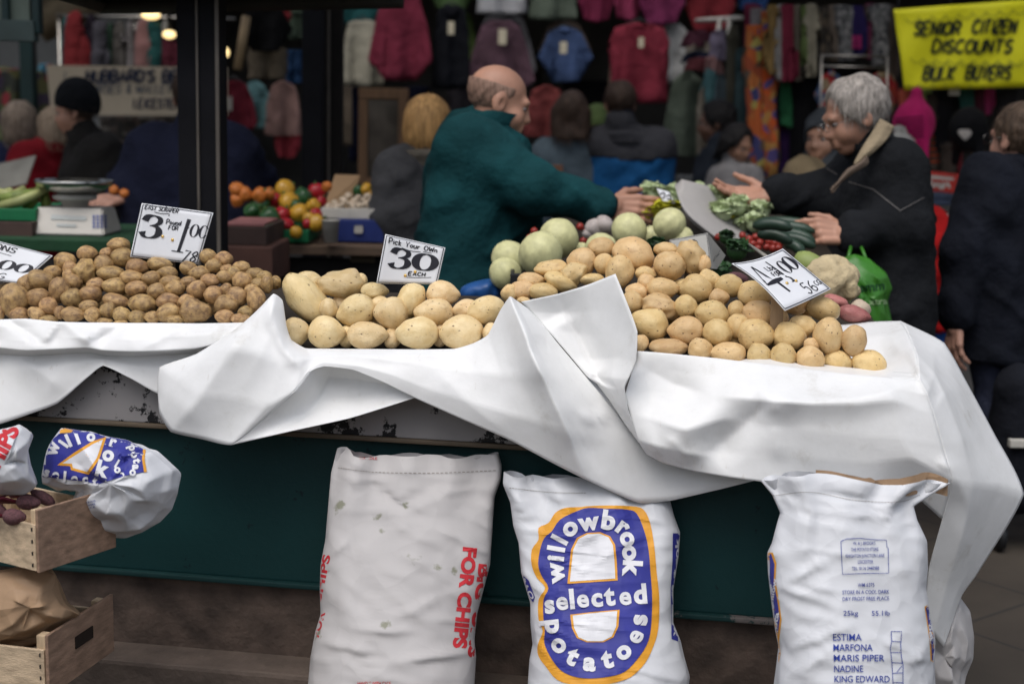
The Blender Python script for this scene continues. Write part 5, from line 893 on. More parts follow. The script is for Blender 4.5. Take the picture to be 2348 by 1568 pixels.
person('girl with long black hair in a pale cardigan looking down', (1692, 332, 8.2), yaw=38, pitch=22, sh=[(1652, 408, 8.25), (1718, 408, 8.15)], hip=(1680, 570, 8.2), coat=fabric((.22, .21, .21), 'pale_cardigan'), skin=SKIN_T, s=.88, hair=dict(kind='long', m=DK_H, grow=.018, len=.16, w=.05, front=.055), res=.02, hres=.010)
def scarfx(root, T, M, H, R, S, W, nk, ms, hp, ac):
    Hc = np.array(H); Fy = np.array(R @ Vector((0, 1, 0))); Uz = np.array(R @ Vector((0, 0, 1))); m = fabric((.045, .05, .055), 'slate_headscarf')
    def loc(X, Y, Z): return sum((q - Hc[i]) * Fy[i] for i, q in enumerate((X, Y, Z))), sum((q - Hc[i]) * Uz[i] for i, q in enumerate((X, Y, Z)))
    sdf_obj('headscarf', [ell(T(0, -.02, .03), (.098, .115, .106), M), ell(T(0, -.01, -.10), (.10, .10, .07), M), ell(T(0, .0, -.16), (.14, .12, .06), M)], m, root, h=.010, k=.04, sub=[ell(T(0, .12, -.02), (.068, .10, .082), M)], wob=.005, wsc=30)
person('woman in a slate headscarf and tan fleece waiting beside the white-haired man', (1890, 318, 6.4), yaw=-38, pitch=4, sh=[(1848, 408, 6.3), (1930, 408, 6.5)], hip=(1880, 590, 6.4), coat=fabric((.22, .165, .095), 'tan_fleece'), skin=SKIN_T, s=.98, extra=scarfx, res=.018, hres=.007, wob=.012)
person('grey-haired woman in a navy coat at the far left', (46, 292, 8.0), yaw=-165, sh=[(2, 372, 8.0), (96, 372, 8.0)], hip=(45, 560, 8.0), coat=fabric((.008, .011, .035), 'navy_wool'), s=1.05, girth=1.15, hair=dict(kind='bob', m=GREY_H, grow=.02, front=.05), res=.02, hres=.012)
person('pale-haired person in a red coat, bending behind the scale', (124, 304, 7.5), yaw=-140, pitch=20, sh=[(66, 366, 7.4), (146, 352, 7.6)], arms=[((46, 440, 7.35), (85, 500, 7.3)), None], hip=(108, 560, 7.5), coat=fabric((.20, .008, .014), 'red_coat'), s=.98, girth=1.15, hair=dict(kind='bob', m=FAIR_H, grow=.012, front=.05), res=.02, hres=.012)
person('man in a black knitted hat and dark jacket looking left', (172, 258, 7.1), yaw=-88, pitch=8, sh=[(194, 352, 7.25), (234, 350, 6.95)], hip=(220, 560, 7.1), coat=fabric((.022, .020, .018), 'dark_jacket'), skin=SKIN_R, s=.93, girth=1.25, extra=beanie(fabric((.008, .009, .011), 'black_knit')), hair=dict(kind='short', m=BROWN_H, front=.02, grow=.006), res=.016, hres=.008, collar=(MATS['dark_jacket'] if 'dark_jacket' in MATS else BLACKC, -.03, .04, .09))
person('broad stallholder in a navy coat behind the black post, back turned', (448, 225, 6.3), yaw=178, pitch=10, sh=[(352, 345, 6.3), (528, 345, 6.3)], arms=[((295, 425, 6.35), (285, 452, 6.2)), ((585, 415, 6.45), (560, 448, 6.6))], hip=(440, 560, 6.3), coat=fabric((.009, .011, .026), 'navy_coat_dark'), s=1.08, girth=1.35, coat_len=.2, hair=dict(kind='short', m=BROWN_H, grow=.01), hands=[dict(arm=0, up=(0, -.5, .8), curl=.5, fw=(-.5, -.5, -.1))], sleeve=1.2)
person('child in a red coat half hidden behind the white-haired man', (2085, 440, 6.3), yaw=180, sh=[(2068, 515, 6.3), (2140, 515, 6.3)], arms=[None, ((2155, 570, 6.25), (2150, 640, 6.2))], hip=(2100, 690, 6.3), coat=fabric((.42, .012, .012), 'red_child_coat'), trousers=fabric((.02, .08, .3), 'blue_trousers'), s=.8, girth=1.05, hair=dict(kind='short', m=BROWN_H), res=.016)
# ------------------------------------------------------------------ the market behind
random.seed(23)
DARKM = mat('dark_metal', (.012, .013, .015), .5, var=.3, scale=6); RAIL = mat('rail_steel', (.35, .33, .30), .35, metal=1, var=.1); WOODB = mat('brown_wood', (.16, .085, .04), .6, var=.35, scale=3, stretch=(10, 10, 1)); CARTON = mat('cardboard', (.30, .19, .10), .8, var=.15, scale=4); WTUB = flat('white_tub', (.55, .52, .46), .5); GRN = flat('green_plastic', (.012, .14, .055), .45); BLUEP = flat('blue_plastic', (.02, .035, .16), .45); OFFW = flat('off_white', (.5, .48, .43), .7)
def upright(name, label, cat, u0, u1, v0, y, m, depth=.12, vb=None, strips=()):
    """post standing on the ground, width given in the picture at its top"""
    a, b = P(u0, v0, y), P(u1, v0, y); root = thing(name, label, cat, ((a.x + b.x) / 2, y, 0)); h = max(a.z, b.z) if vb is None else vb
    box_obj('shaft', ((a.x + b.x) / 2, y + depth / 2, h / 2), (b.x - a.x, depth, h), m, root, bev=.006)
    for (x, w_, mm) in strips: box_obj('edge_strip', (a.x + (b.x - a.x) * x, y - .004, h / 2), (w_, .012, h - .02), mm, root, bev=.002)
    box_obj('base_plate', ((a.x + b.x) / 2, y + depth / 2, .012), (b.x - a.x + .08, depth + .08, .024), DARKM, root)
    return root
upright('market_post', 'wide black roof post rising behind the EASY SCRAPER price card', 'post', 403, 499, 0, 4.7, mat('black_post', (.008, .008, .010), .8, var=.3, scale=6, spec=.15), .14, 2.3, ((.98, .012, mat('post_edge', (.10, .085, .07), .5)), (.5, .008, MATS['post_edge'])))
upright('market_post', 'black post left of the cream top, nearest of the pair', 'post', 692, 738, 0, 6.9, MATS['black_post'], .1, 3.0)
upright('market_post', 'dark post just right of another black post, beside the cream top', 'post', 742, 784, 0, 7.1, mat('brown_black_post', (.014, .012, .011), .8, spec=.15), .1, 3.0, ((.3, .012, MATS['post_edge']),))
upright('market_post', 'dark green post under the glazed sign box at the far left', 'post', 42, 72, 75, 9.6, mat('green_post', (.005, .026, .026), .5), .1)
r = thing('sign_box', 'grey-green panelled box in a dark frame at the top left corner', 'sign box', P(40, 40, 6.4)); a, b = P(-60, -30, 6.4), P(78, 58, 6.4)
box_obj('panel', ((a.x + b.x) / 2, 6.4, (a.z + b.z) / 2), (b.x - a.x, .1, a.z - b.z), mat('sign_box_panel', (.12, .15, .12), .6), r)
for x in (P(16, 20, 6.35).x, P(86, 20, 6.35).x): box_obj('frame_upright', (x, 6.35, (a.z + b.z) / 2), (.03, .06, a.z - b.z + .08), MATS['green_post'], r)
box_obj('frame_rail', ((a.x + b.x) / 2, 6.34, b.z - .03), (b.x - a.x + .06, .07, .09), mat('sign_box_rail', (.05, .075, .07), .6), r)
# canopy of the stall seen along the top edge
r = thing('canopy', 'dark canopy edge running across the top left of the picture', 'canopy', P(500, 10, 4.9)); 
for nm, a, b, w_, m in (('edge_beam', P(228, 14, 4.9), P(925, 2, 5.1), .055, mat('canopy_edge', (.035, .032, .026), .7)), ('end_beam', P(120, -22, 4.4), P(232, 12, 4.9), .05, MATS['canopy_edge']), ('back_beam', P(150, -16, 5.1), P(960, -20, 5.5), .05, MATS['canopy_edge'])): tube_obj(nm, [a, b], w_ / 2, m, r, 4)
V = [P(120, -30, 4.45), P(232, 2, 4.95), P(925, -8, 5.15), P(960, -40, 4.7)]; o = mesh_obj('canopy_cloth', V, [(0, 1, 2, 3)], mat('canopy_cloth', (.22, .19, .14), .8), r, False); o.modifiers.new('t', 'SOLIDIFY').thickness = .01
# pale wall panel and beam behind the rack at the left
tag(box_obj('wall_panel', (P(150, 90, 12.5).x, 12.5, 1.9), (1.4, .08, 2.2), mat('pale_wall', (.36, .37, .37), .8, var=.1)), 'pale grey wall panel behind the clothes rack at the left', 'wall panel')
tube_obj('x', [(0, 0, 0), (0, 0, .1)], .01, DARKM) if False else None
tag(tube_obj('roof_beam', [P(85, 55, 11.5), P(175, 12, 11.5), P(262, -40, 11.5)], .16, mat('beige_beam', (.28, .22, .14), .8), None, 4), 'slanting beige roof beam at the top left above the clothes rack', 'beam')
def bulb(u, v, y, w_, h_, label, s=5):
    r = thing('lamp', label, 'lamp', P(u, v, y)); bm = bmesh.new(); bmesh.ops.create_uvsphere(bm, u_segments=14, v_segments=8, radius=1, matrix=Matrix.Translation(P(u, v, y)) @ Matrix.Diagonal((w_, w_ * .6, h_, 1))); bm_obj('glowing_tube', bm, mat('lamp_glow', (.9, .75, .4), .4, emit=(1, .72, .32, s)), r, True)
    tube_obj('lamp_holder', [P(u, v, y) + Vector((0, 0, h_ * .8)), P(u, v, y) + Vector((0, 0, h_ + .25))], .012, DARKM, r, 6)
bulb(346, 36, 9.85, .065, .028, 'lit lamp high among the hung clothes, left of the black post', 1.6); bulb(388, 80, 9.8, .045, .028, 'lit lamp lower down, touching the left edge of the black post', 2); bulb(249, 1, 9.8, .06, .025, 'lit lamp at the very top edge left of the black post', 2.2); bulb(512, 121, 9.6, .04, .038, 'small round lit lamp just right of the black post', 3); bulb(1432, 84, 12.5, .04, .04, 'tiny lit lamp between the blue shirt and the crimson dress', 3)
# sign boards and banner
def board(name, label, cat, c, m, th=.03, nx=2, ny=2, sag=0, ripple=0):
    root = thing(name, label, cat, P(*c[3])); V = []; F = []; tl, tr, br, bl = [Vector(q) for q in c]
    for j in range(ny + 1):
        for i in range(nx + 1):
            x, y = i / nx, j / ny; q = (tl * (1 - x) + tr * x) * (1 - y) + (bl * (1 - x) + br * x) * y; p = P(q.x, q.y + sag * math.sin(math.pi * x) * (1 - y), q.z); p.y += ripple * math.sin(x * 17 + y * 3) * math.sin(y * 5 + 1); V.append(p)
    o = mesh_obj('panel', V, grid_faces(ny + 1, nx + 1), m, root, smooth=bool(ripple)); md = o.modifiers.new('t', 'SOLIDIFY'); md.thickness = th; md.offset = 1
    return root, o
r, o = board('shop_sign', "cream sign board lettered HUBBARD'S BE, PURSES, WALLETS behind the man in the black hat", 'sign', [(106, 150, 9.2), (520, 156, 9.2), (520, 266, 9.2), (118, 264, 9.2)], mat('cream_board', (.50, .42, .31), .7, var=.06))
SINK = flat('sign_navy', (.012, .018, .045), .5)
fmv = lambda x, y: (x, -y)
random.seed(5)
for t_, x_, y_, h_, w1_, w2_ in (("HUBBARD'S", 197, -188, 25, 7, 155), ('BE', 372, -188, 25, 7, 35), ('LEICESTER', 306, -248, 20, 4, 105)): mark('lettering', o, hand(t_, x_, y_, h_, w1_, width=w2_, shear=.12, jit=.01), SINK, r, lift=.012, fm=fmv)
mark('thin_lettering', o, hand('PURSES & WALLETS', 200, -214, 20, 3, width=205, shear=.12, jit=.01), mat('sign_grey', (.09, .10, .12), .6), r, lift=.012, fm=fmv)
mark('figure_sketch', o, joinvf(ribbon([(150, -165), (148, -180), (145, -200), (146, -214)], 2.5), ribbon([(140, -188), (150, -192), (165, -190)], 2)), MATS['sign_grey'], r, lift=.012, fm=fmv)
r, o = board('banner', 'yellow banner reading SENIOR CITIZEN DISCOUNTS BULK BUYERS', 'banner', [(2050, 22, 8.0), (2440, -6, 8.0), (2440, 198, 8.0), (2074, 206, 8.0)], mat('yellow_banner', (.66, .64, .005), .6, var=.05), .006, 30, 14, 0, .014)
random.seed(9); BI = flat('banner_ink', (.015, .02, .006), .5)
for t_, x_, y_, w2_ in (('SENIOR', 2095, -80, 104), ('CITIZEN', 2228, -76, 98), ('DISCOUNTS', 2137, -121, 180), ('BULK', 2116, -183, 70), ('BUYERS', 2214, -182, 100)): mark('lettering', o, hand(t_, x_, y_, 29, 6.5, width=w2_, shear=.25, jit=.015), BI, r, lift=.008, fm=fmv)
cl = []
for x0, y0, n_, dx, dy in ((2075, -42, 9, 31, 2.5), (2088, -134, 9, 29, -1), (2112, -146, 8, 29, 1), (2080, -192, 9, 29, -1)):
    for k in range(n_): cl.append(ribbon([(x0 + dx * k, y0 + dy * k), (x0 + dx * (k + .25), y0 + dy * k - 9), (x0 + dx * (k + .7), y0 + dy * k - 10), (x0 + dx * (k + 1), y0 + dy * (k + 1))], 1.6))
for c4 in (cl[:9], cl[9:18], cl[18:26], cl[26:]): mark('cloud_outline', o, joinvf(*c4), mat('banner_line', (.20, .22, .02), .6), r, lift=.008, fm=fmv)
for k, x in enumerate((2060, 2180, 2300)): tube_obj('tie', [P(x, 20 - k * 8, 8), P(x, -30, 8.05)], .004, DARKM, r, 5)
# ------------------------------------------------------------------ hanging clothes
SHAPES = dict(tee=[(.36, 0), (.42, .05), (.5, .06), (.58, .05), (.64, 0), (.80, .10), (1, .54), (.83, .66), (.71, .40), (.74, 1), (.5, 1.01), (.26, 1), (.29, .40), (.17, .66), (0, .54), (.2, .08)],
 long=[(.36, 0), (.45, .04), (.55, .04), (.64, 0), (.78, .07), (.9, .38), (1, .78), (.88, .84), (.73, .36), (.76, 1), (.5, 1.01), (.24, 1), (.27, .36), (.12, .84), (0, .78), (.1, .38), (.22, .07)],
 dress=[(.36, 0), (.44, .05), (.56, .05), (.64, 0), (.9, .06), (1, .24), (.84, .34), (.80, .30), (.84, .6), (.96, 1), (.5, 1.01), (.04, 1), (.16, .6), (.2, .30), (.16, .34), (0, .24), (.1, .06)],
 vest=[(.3, 0), (.36, .1), (.5, .14), (.64, .1), (.7, 0), (.82, .04), (.80, .22), (.92, .4), (.98, 1), (.5, 1.02), (.02, 1), (.08, .4), (.20, .22), (.18, .04)],
 edge=[(.42, 0), (.58, 0), (.8, .10), (.92, .4), (1, 1), (.5, 1.02), (0, 1), (.08, .4), (.2, .10)], strip=[(0, 0), (.5, -.01), (1, 0), (.98, .5), (1, 1), (.5, 1.01), (0, 1), (.03, .5)], sag=[(0, 0), (.5, -.03), (1, 0), (.96, .6), (.8, .96), (.5, 1.03), (.2, .97), (.05, .6)])
def garment(name, label, cat, kind, box, y, m, group=None, tag_at=None, fold=.022, nf=11, thick=.014, hanger=False, parent=None, lean=0):
    u0, v0, u1, v1 = box; bm = bmesh.new(); vs = [bm.verts.new((u0 + (u1 - u0) * a + lean * b, -(v0 + (v1 - v0) * b), 0)) for a, b in SHAPES[kind]]; bm.faces.new(vs[::-1]); bmesh.ops.triangulate(bm, faces=bm.faces[:], ngon_method='EAR_CLIP')
    sx = max((u1 - u0) / 14, 3); sy = max((v1 - v0) / 10, 5)
    for ax, lo, hi, st_ in ((0, u0 - abs(lean), u1 + abs(lean), sx), (1, -v1 - 5, -v0 + 5, sy)):
        k = lo + st_
        while k < hi:
            co = [0, 0, 0]; no = [0, 0, 0]; co[ax] = k; no[ax] = 1; bmesh.ops.bisect_plane(bm, geom=bm.verts[:] + bm.edges[:] + bm.faces[:], plane_co=co, plane_no=no, dist=1e-4); k += st_
    ph = random.uniform(0, 6)
    for v in bm.verts:
        a = (v.co.x - u0) / (u1 - u0); b = (-v.co.y - v0) / (v1 - v0); d = fold * (math.sin(a * nf + ph + 1.2 * b) * (.3 + b) + .5 * math.sin(a * nf * 2.3 + ph * 2) * b) - .02 * math.sin(math.pi * min(1, max(0, a))); v.co = P(v.co.x, -v.co.y, y + d)
    o = bm_obj(name, bm, m, parent, True); wrinkle(o, .010, 1.3, random.random() * 9); md = o.modifiers.new('t', 'SOLIDIFY'); md.thickness = thick; md.offset = -1
    if label: tag(o, label, cat, group)
    if tag_at: u, v, w_, h_ = tag_at; a = P(u, v, y - .10); s = y / FPX; bm = bmesh.new(); bx(bm, a, (w_ * s, .004, h_ * s)); bm_obj('price_tag', bm, flat('tag_card', (.5, .45, .33), .7), o)
    if hanger: c = P((u0 + u1) / 2, v0, y + .02); s = (u1 - u0) * y / FPX; tube_obj('hanger', [c + Vector((-s * .3, 0, -.03)), c + Vector((0, 0, .03)), c + Vector((s * .3, 0, -.03))], .007, DARKM, o, 6); 
    return o
def F_(r_, g_, b_):
    l_ = .3 * r_ + .6 * g_ + .1 * b_; return fabric(tuple(.72 * (c * .78 + l_ * .22) for c in (r_, g_, b_)))
GT = 'tops and dresses hung along the clothes stall'
for nm, lab, cat, kind, box, y, col, tg in (
 ('hanging_blouse', 'cream sleeveless top hung right of the black posts, under the teal top', 'top', 'vest', (780, 48, 882, 196), 10.4, (.40, .37, .27), None), ('hanging_blouse', 'teal top peeping out above the cream top', 'top', 'tee', (770, -40, 880, 66), 10.6, (.01, .16, .16), None),
 ('hanging_blouse', 'crimson pink long-sleeved top between the cream top and the black dress', 'top', 'long', (846, -25, 992, 184), 10.2, (.24, .012, .045), None), ('hanging_dress', 'short black dress with a white tag right of the crimson pink top', 'dress', 'vest', (988, 14, 1082, 204), 10.3, (.006, .007, .012), (1034, 65, 14, 28)),
 ('hanging_blouse', 'green top above the black dress at the top edge', 'top', 'tee', (975, -90, 1100, 24), 10.5, (.08, .16, .04), None), ('hanging_blouse', 'lime top mostly hidden behind the black dress', 'top', 'vest', (1035, 30, 1092, 150), 10.7, (.16, .26, .04), None),
 ('hanging_blouse', 'white top at the top edge above the mauve jumper', 'top', 'vest', (1092, -90, 1208, 32), 10.4, (.46, .46, .48), None), ('hanging_blouse', 'pale grey top showing behind the mauve jumper', 'top', 'long', (1078, 32, 1232, 200), 10.6, (.30, .29, .31), None),
 ('hanging_jumper', 'mauve jumper with a cream tag above the bald stallholder', 'jumper', 'long', (1070, 48, 1226, 224), 10.3, (.12, .055, .08), (1152, 85, 18, 34)), ('hanging_blouse', 'sage green top at the top edge above the blue shirt', 'top', 'vest', (1212, -90, 1326, 44), 10.4, (.13, .17, .12), None),
 ('hanging_blouse', 'beige top showing above and behind the blue shirt', 'top', 'tee', (1235, 48, 1355, 170), 10.6, (.24, .17, .13), None), ('hanging_shirt', 'blue short-sleeved shirt with a cream tag hung in the middle', 'shirt', 'tee', (1234, 66, 1360, 188), 10.3, (.05, .10, .25), (1292, 110, 16, 26)),
 ('hanging_blouse', 'magenta top at the top edge, first of the pink row', 'top', 'sag', (1322, -60, 1412, 50), 10.5, (.34, .015, .09), None), ('hanging_blouse', 'bright pink top at the top edge above the crimson dress', 'top', 'sag', (1405, -60, 1475, 46), 10.4, (.36, .02, .10), None), ('hanging_blouse', 'purple pink top at the top edge right of the bright pink top', 'top', 'sag', (1462, -60, 1572, 56), 10.3, (.24, .015, .10), None), ('hanging_blouse', 'deep red top at the top edge left of the blue one', 'top', 'sag', (1568, -60, 1688, 72), 10.4, (.22, .006, .015), None), ('hanging_blouse', 'royal blue top at the top edge left of the scarves', 'top', 'sag', (1682, -60, 1770, 26), 10.5, (.01, .05, .18), None),
 ('hanging_dress', 'crimson dress with short sleeves hung behind the man in the blue jacket', 'dress', 'dress', (1396, 54, 1536, 236), 10.2, (.27, .01, .035), (1470, 98, 12, 22)), ('hanging_blouse', 'white shirt showing right of the crimson dress', 'shirt', 'tee', (1502, 55, 1590, 190), 10.4, (.40, .40, .39), None), ('hanging_blouse', 'beige slip showing left of the crimson dress', 'top', 'vest', (1395, 90, 1440, 210), 10.6, (.26, .2, .14), None),
 ('hanging_blouse', 'long sage green tunic on the end of the slanting rail', 'tunic', 'edge', (1522, 165, 1632, 355), 9.4, (.15, .19, .13), None), ('hanging_blouse', 'coral red top folded over a rail left of the long-haired woman', 'top', 'edge', (1202, 196, 1302, 312), 9.6, (.34, .05, .045), None),
 ('hanging_blouse', 'red hooded top with a white pocket hung right of the black post', 'top', 'long', (480, 186, 590, 312), 9.3, (.24, .01, .03), None), ('hanging_blouse', 'pale turquoise top right of the red hooded top', 'top', 'edge', (545, 186, 622, 292), 9.5, (.14, .36, .38), None), ('hanging_blouse', 'pale pink top left of the black posts', 'top', 'edge', (606, 186, 692, 310), 9.4, (.42, .22, .18), None), ('hanging_skirt', 'bright coral cloth hanging below the pale pink top', 'skirt', 'sag', (628, 308, 690, 362), 9.5, (.46, .02, .04), None),
 ('hanging_bag', 'beige canvas bag hung under a black fringed garment right of the black post', 'bag', 'strip', (570, 112, 655, 180), 9.2, (.20, .15, .09), None), ('hanging_jacket', 'black fringed jacket hung high right of the black post', 'jacket', 'tee', (545, 12, 672, 118), 9.1, (.010, .010, .011), None), ('hanging_blouse', 'deep blue cloth beside the black posts', 'top', 'strip', (655, 116, 692, 192), 9.6, (.005, .04, .12), None), ('hanging_blouse', 'red scrap of cloth high beside the black posts', 'top', 'strip', (650, 15, 664, 48), 9.6, (.3, .01, .02), None), ('hanging_blouse', 'dull green cloth high beside the black posts', 'top', 'strip', (662, 25, 690, 90), 9.7, (.05, .08, .05), None),
 ('hanging_trousers', 'dark navy trousers hung right of the brown framed mirror', 'trousers', 'strip', (925, 200, 985, 330), 10.5, (.007, .009, .03), None), ('hanging_blouse', 'grey mauve cloth hung below the black dress', 'top', 'strip', (1030, 200, 1082, 330), 10.6, (.07, .06, .075), None), ('hanging_blouse', 'navy strip of cloth left of the brown framed mirror', 'top', 'strip', (800, 200, 826, 370), 10.5, (.01, .013, .05), None), ('hanging_blouse', 'taupe sleeve hanging below the cream top', 'top', 'strip', (783, 200, 806, 335), 10.4, (.16, .12, .08), None),
 ('hanging_coat', 'brownish green coat at the back between jumper and blue shirt', 'coat', 'strip', (1226, 120, 1240, 240), 10.9, (.03, .025, .015), None), ('hanging_trousers', 'near-black trousers hung below the blue shirt', 'trousers', 'strip', (1290, 186, 1400, 300), 11.0, (.006, .006, .008), None)):
    garment(nm, lab, cat, kind, box, y, F_(*col), GT, tg, hanger=kind in ('vest', 'tee', 'long', 'dress'))
hood = [o for o in C.objects if o.get('label', '').startswith('red hooded')][0]; mark('pocket', hood, ([(505, 222), (532, 222), (532, 254), (505, 254)], [(0, 1, 2, 3)]), OFFW, hood, lift=.02)
tag(tube_obj('hanging_pole', [P(700, 36, 9.0) * 1 if False else P(565, 38, 9.0), P(545, 160, 9.0)], .028, mat('pale_pole', (.34, .24, .13), .6), None, 8), 'pale wooden pole slanting down right of the black post', 'pole')
r = thing('clothes_rail', 'steel rail carrying the row of tops along the top of the clothes stall', 'rail', P(1200, 30, 10.55)); 
for a, b in ((P(770, -12, 10.6), P(1300, 0, 10.6)), (P(1300, 0, 10.6), P(1700, 12, 10.6))): tube_obj('rail_bar', [a, b], .012, RAIL, r, 6)
# rack seen edge-on at the left
rk = thing('clothes_rail', 'steel rail holding a row of clothes side-on above the HUBBARD sign', 'rail', P(300, 40, 10.2)); tube_obj('rail_bar', [P(130, 36, 10.2), P(540, 44, 10.2)], .012, RAIL, rk, 6)
for x in (135, 225, 310): tube_obj('rail_post', [P(x, 38, 10.22), Vector((P(x, 38, 10.22).x, 10.22, 0))], .014, RAIL, rk, 6)
for lab, u0, u1, v0, col, ln in (('teal garment at the left end of the side-on rack', 138, 170, 36, (.006, .13, .14), 0), ('bright red garment second on the side-on rack', 157, 198, 26, (.24, .008, .012), 0), ('dark plum garment right of the red one on the side-on rack', 190, 228, 32, (.016, .010, .02), 0), ('slate grey garment left of the dark green one on the side-on rack', 224, 244, 48, (.08, .075, .095), 0), ('dark green garment in the middle of the side-on rack', 240, 262, 54, (.02, .05, .03), 0), ('brown grey garment right of the dark green one on the side-on rack', 256, 292, 48, (.10, .09, .08), 0), ('pale grey garment on the middle of the side-on rack', 286, 314, 44, (.22, .20, .20), 0), ('blue grey garment left of the pink one on the side-on rack', 308, 330, 46, (.17, .19, .20), 0), ('dusty pink garment on the side-on rack', 322, 350, 46, (.32, .14, .13), 0), ('deep teal garment right of the pink one on the side-on rack', 336, 362, 48, (.008, .10, .095), 0), ('moss green garment near the right end of the side-on rack', 352, 374, 54, (.05, .14, .08), 0), ('white garment near the right end of the side-on rack', 366, 392, 46, (.36, .35, .31), 0), ('wine red garment at the right end of the side-on rack', 384, 404, 70, (.12, .012, .03), 0)):
    garment('hung_garment', lab, 'garment', 'edge', (u0, v0, u1, 152), 10.2, F_(*col), 'clothes hung side-on on the left rack', fold=.01, thick=.05)
# slanting rail of hangers right of the white shirt
r = thing('clothes_rail', 'slanting white rail crowded with hangers left of the scarves', 'rail', P(1690, 60, 9.0))
for a, b in ((P(1598, 48, 9.9), P(1700, 42, 8.9)), (P(1652, 46, 9.3), P(1612, 260, 9.4)), (P(1672, 44, 9.1), P(1668, 430, 9.1))): tube_obj('rail_bar', [a, b], .016, OFFW, r, 6)
for k, (lab, box, col) in enumerate((('plum folded top high on the slanting rail', (1560, 72, 1640, 108), (.14, .03, .06)), ('cream folded top second on the slanting rail', (1570, 96, 1645, 128), (.36, .3, .22)), ('navy folded top third on the slanting rail', (1562, 118, 1640, 142), (.02, .025, .06)), ('dusty red folded top fourth on the slanting rail', (1566, 136, 1650, 162), (.22, .04, .05)), ('lilac folded top nearest the rail end', (1628, 70, 1668, 140), (.30, .24, .36)), ('pink folded top below the lilac one', (1614, 128, 1660, 170), (.40, .18, .17)), ('turquoise top hanging below the pink folded one', (1608, 160, 1640, 260), (.10, .30, .32)), ('cream scarf-like top right of the sage tunic', (1596, 200, 1628, 352), (.34, .28, .2)), ('blue grey top hanging inside the slanting rail', (1636, 170, 1672, 300), (.09, .13, .15)), ('khaki top hanging beside the patterned scarf', (1668, 60, 1694, 310), (.11, .10, .065)), ('dull teal top hanging beside the patterned scarf', (1688, 110, 1712, 300), (.06, .12, .13)))):
    garment('hung_garment', lab, 'garment', 'edge', box, 9.3 - .03 * k, F_(*col), 'clothes on the slanting rail', fold=.012, thick=.03)
# scarves
def pattern(name, cols, sc=26, bgc=(.1, .05, .02), rough=.85):
    m = bpy.data.materials.new(name); m.use_nodes = True; t = m.node_tree; n = t.nodes; L = t.links; b = n['Principled BSDF']; b.inputs['Roughness'].default_value = rough; tc = n.new('ShaderNodeTexCoord'); v = n.new('ShaderNodeTexVoronoi'); v.inputs['Scale'].default_value = sc; L.new(tc.outputs['Object'], v.inputs['Vector'])
    sp = n.new('ShaderNodeSeparateColor'); L.new(v.outputs['Color'], sp.inputs[0]); rp = n.new('ShaderNodeValToRGB'); rp.color_ramp.interpolation = 'CONSTANT'; e = rp.color_ramp.elements; e[0].color = tuple(bgc) + (1,)
    for i, c in enumerate(cols): q = e.new((i + 1) / (len(cols) + 1)) if i else e[1]; q.position = (i + 1) / (len(cols) + 1); q.color = tuple(c) + (1,)
    L.new(sp.outputs[0], rp.inputs[0]); L.new(rp.outputs[0], b.inputs['Base Color']); MATS[name] = m; return m
FLORAL = pattern('floral_orange', [(.45, .10, .02), (.42, .13, .03), (.05, .05, .16), (.40, .33, .08), (.3, .06, .02), (.10, .07, .05)], 16); LACE = pattern('brown_lace', [(.02, .016, .012), (.10, .075, .05), (.015, .012, .01)], 34, (.05, .04, .03)); SPECK = pattern('speckled_grey', [(.04, .04, .045), (.22, .21, .21), (.09, .09, .09)], 44, (.14, .14, .14)); ORN = pattern('orange_floral_fine', [(.5, .08, .01), (.4, .2, .05), (.08, .06, .2)], 22, (.35, .08, .02))
GS = 'scarves hung on the accessories stall'
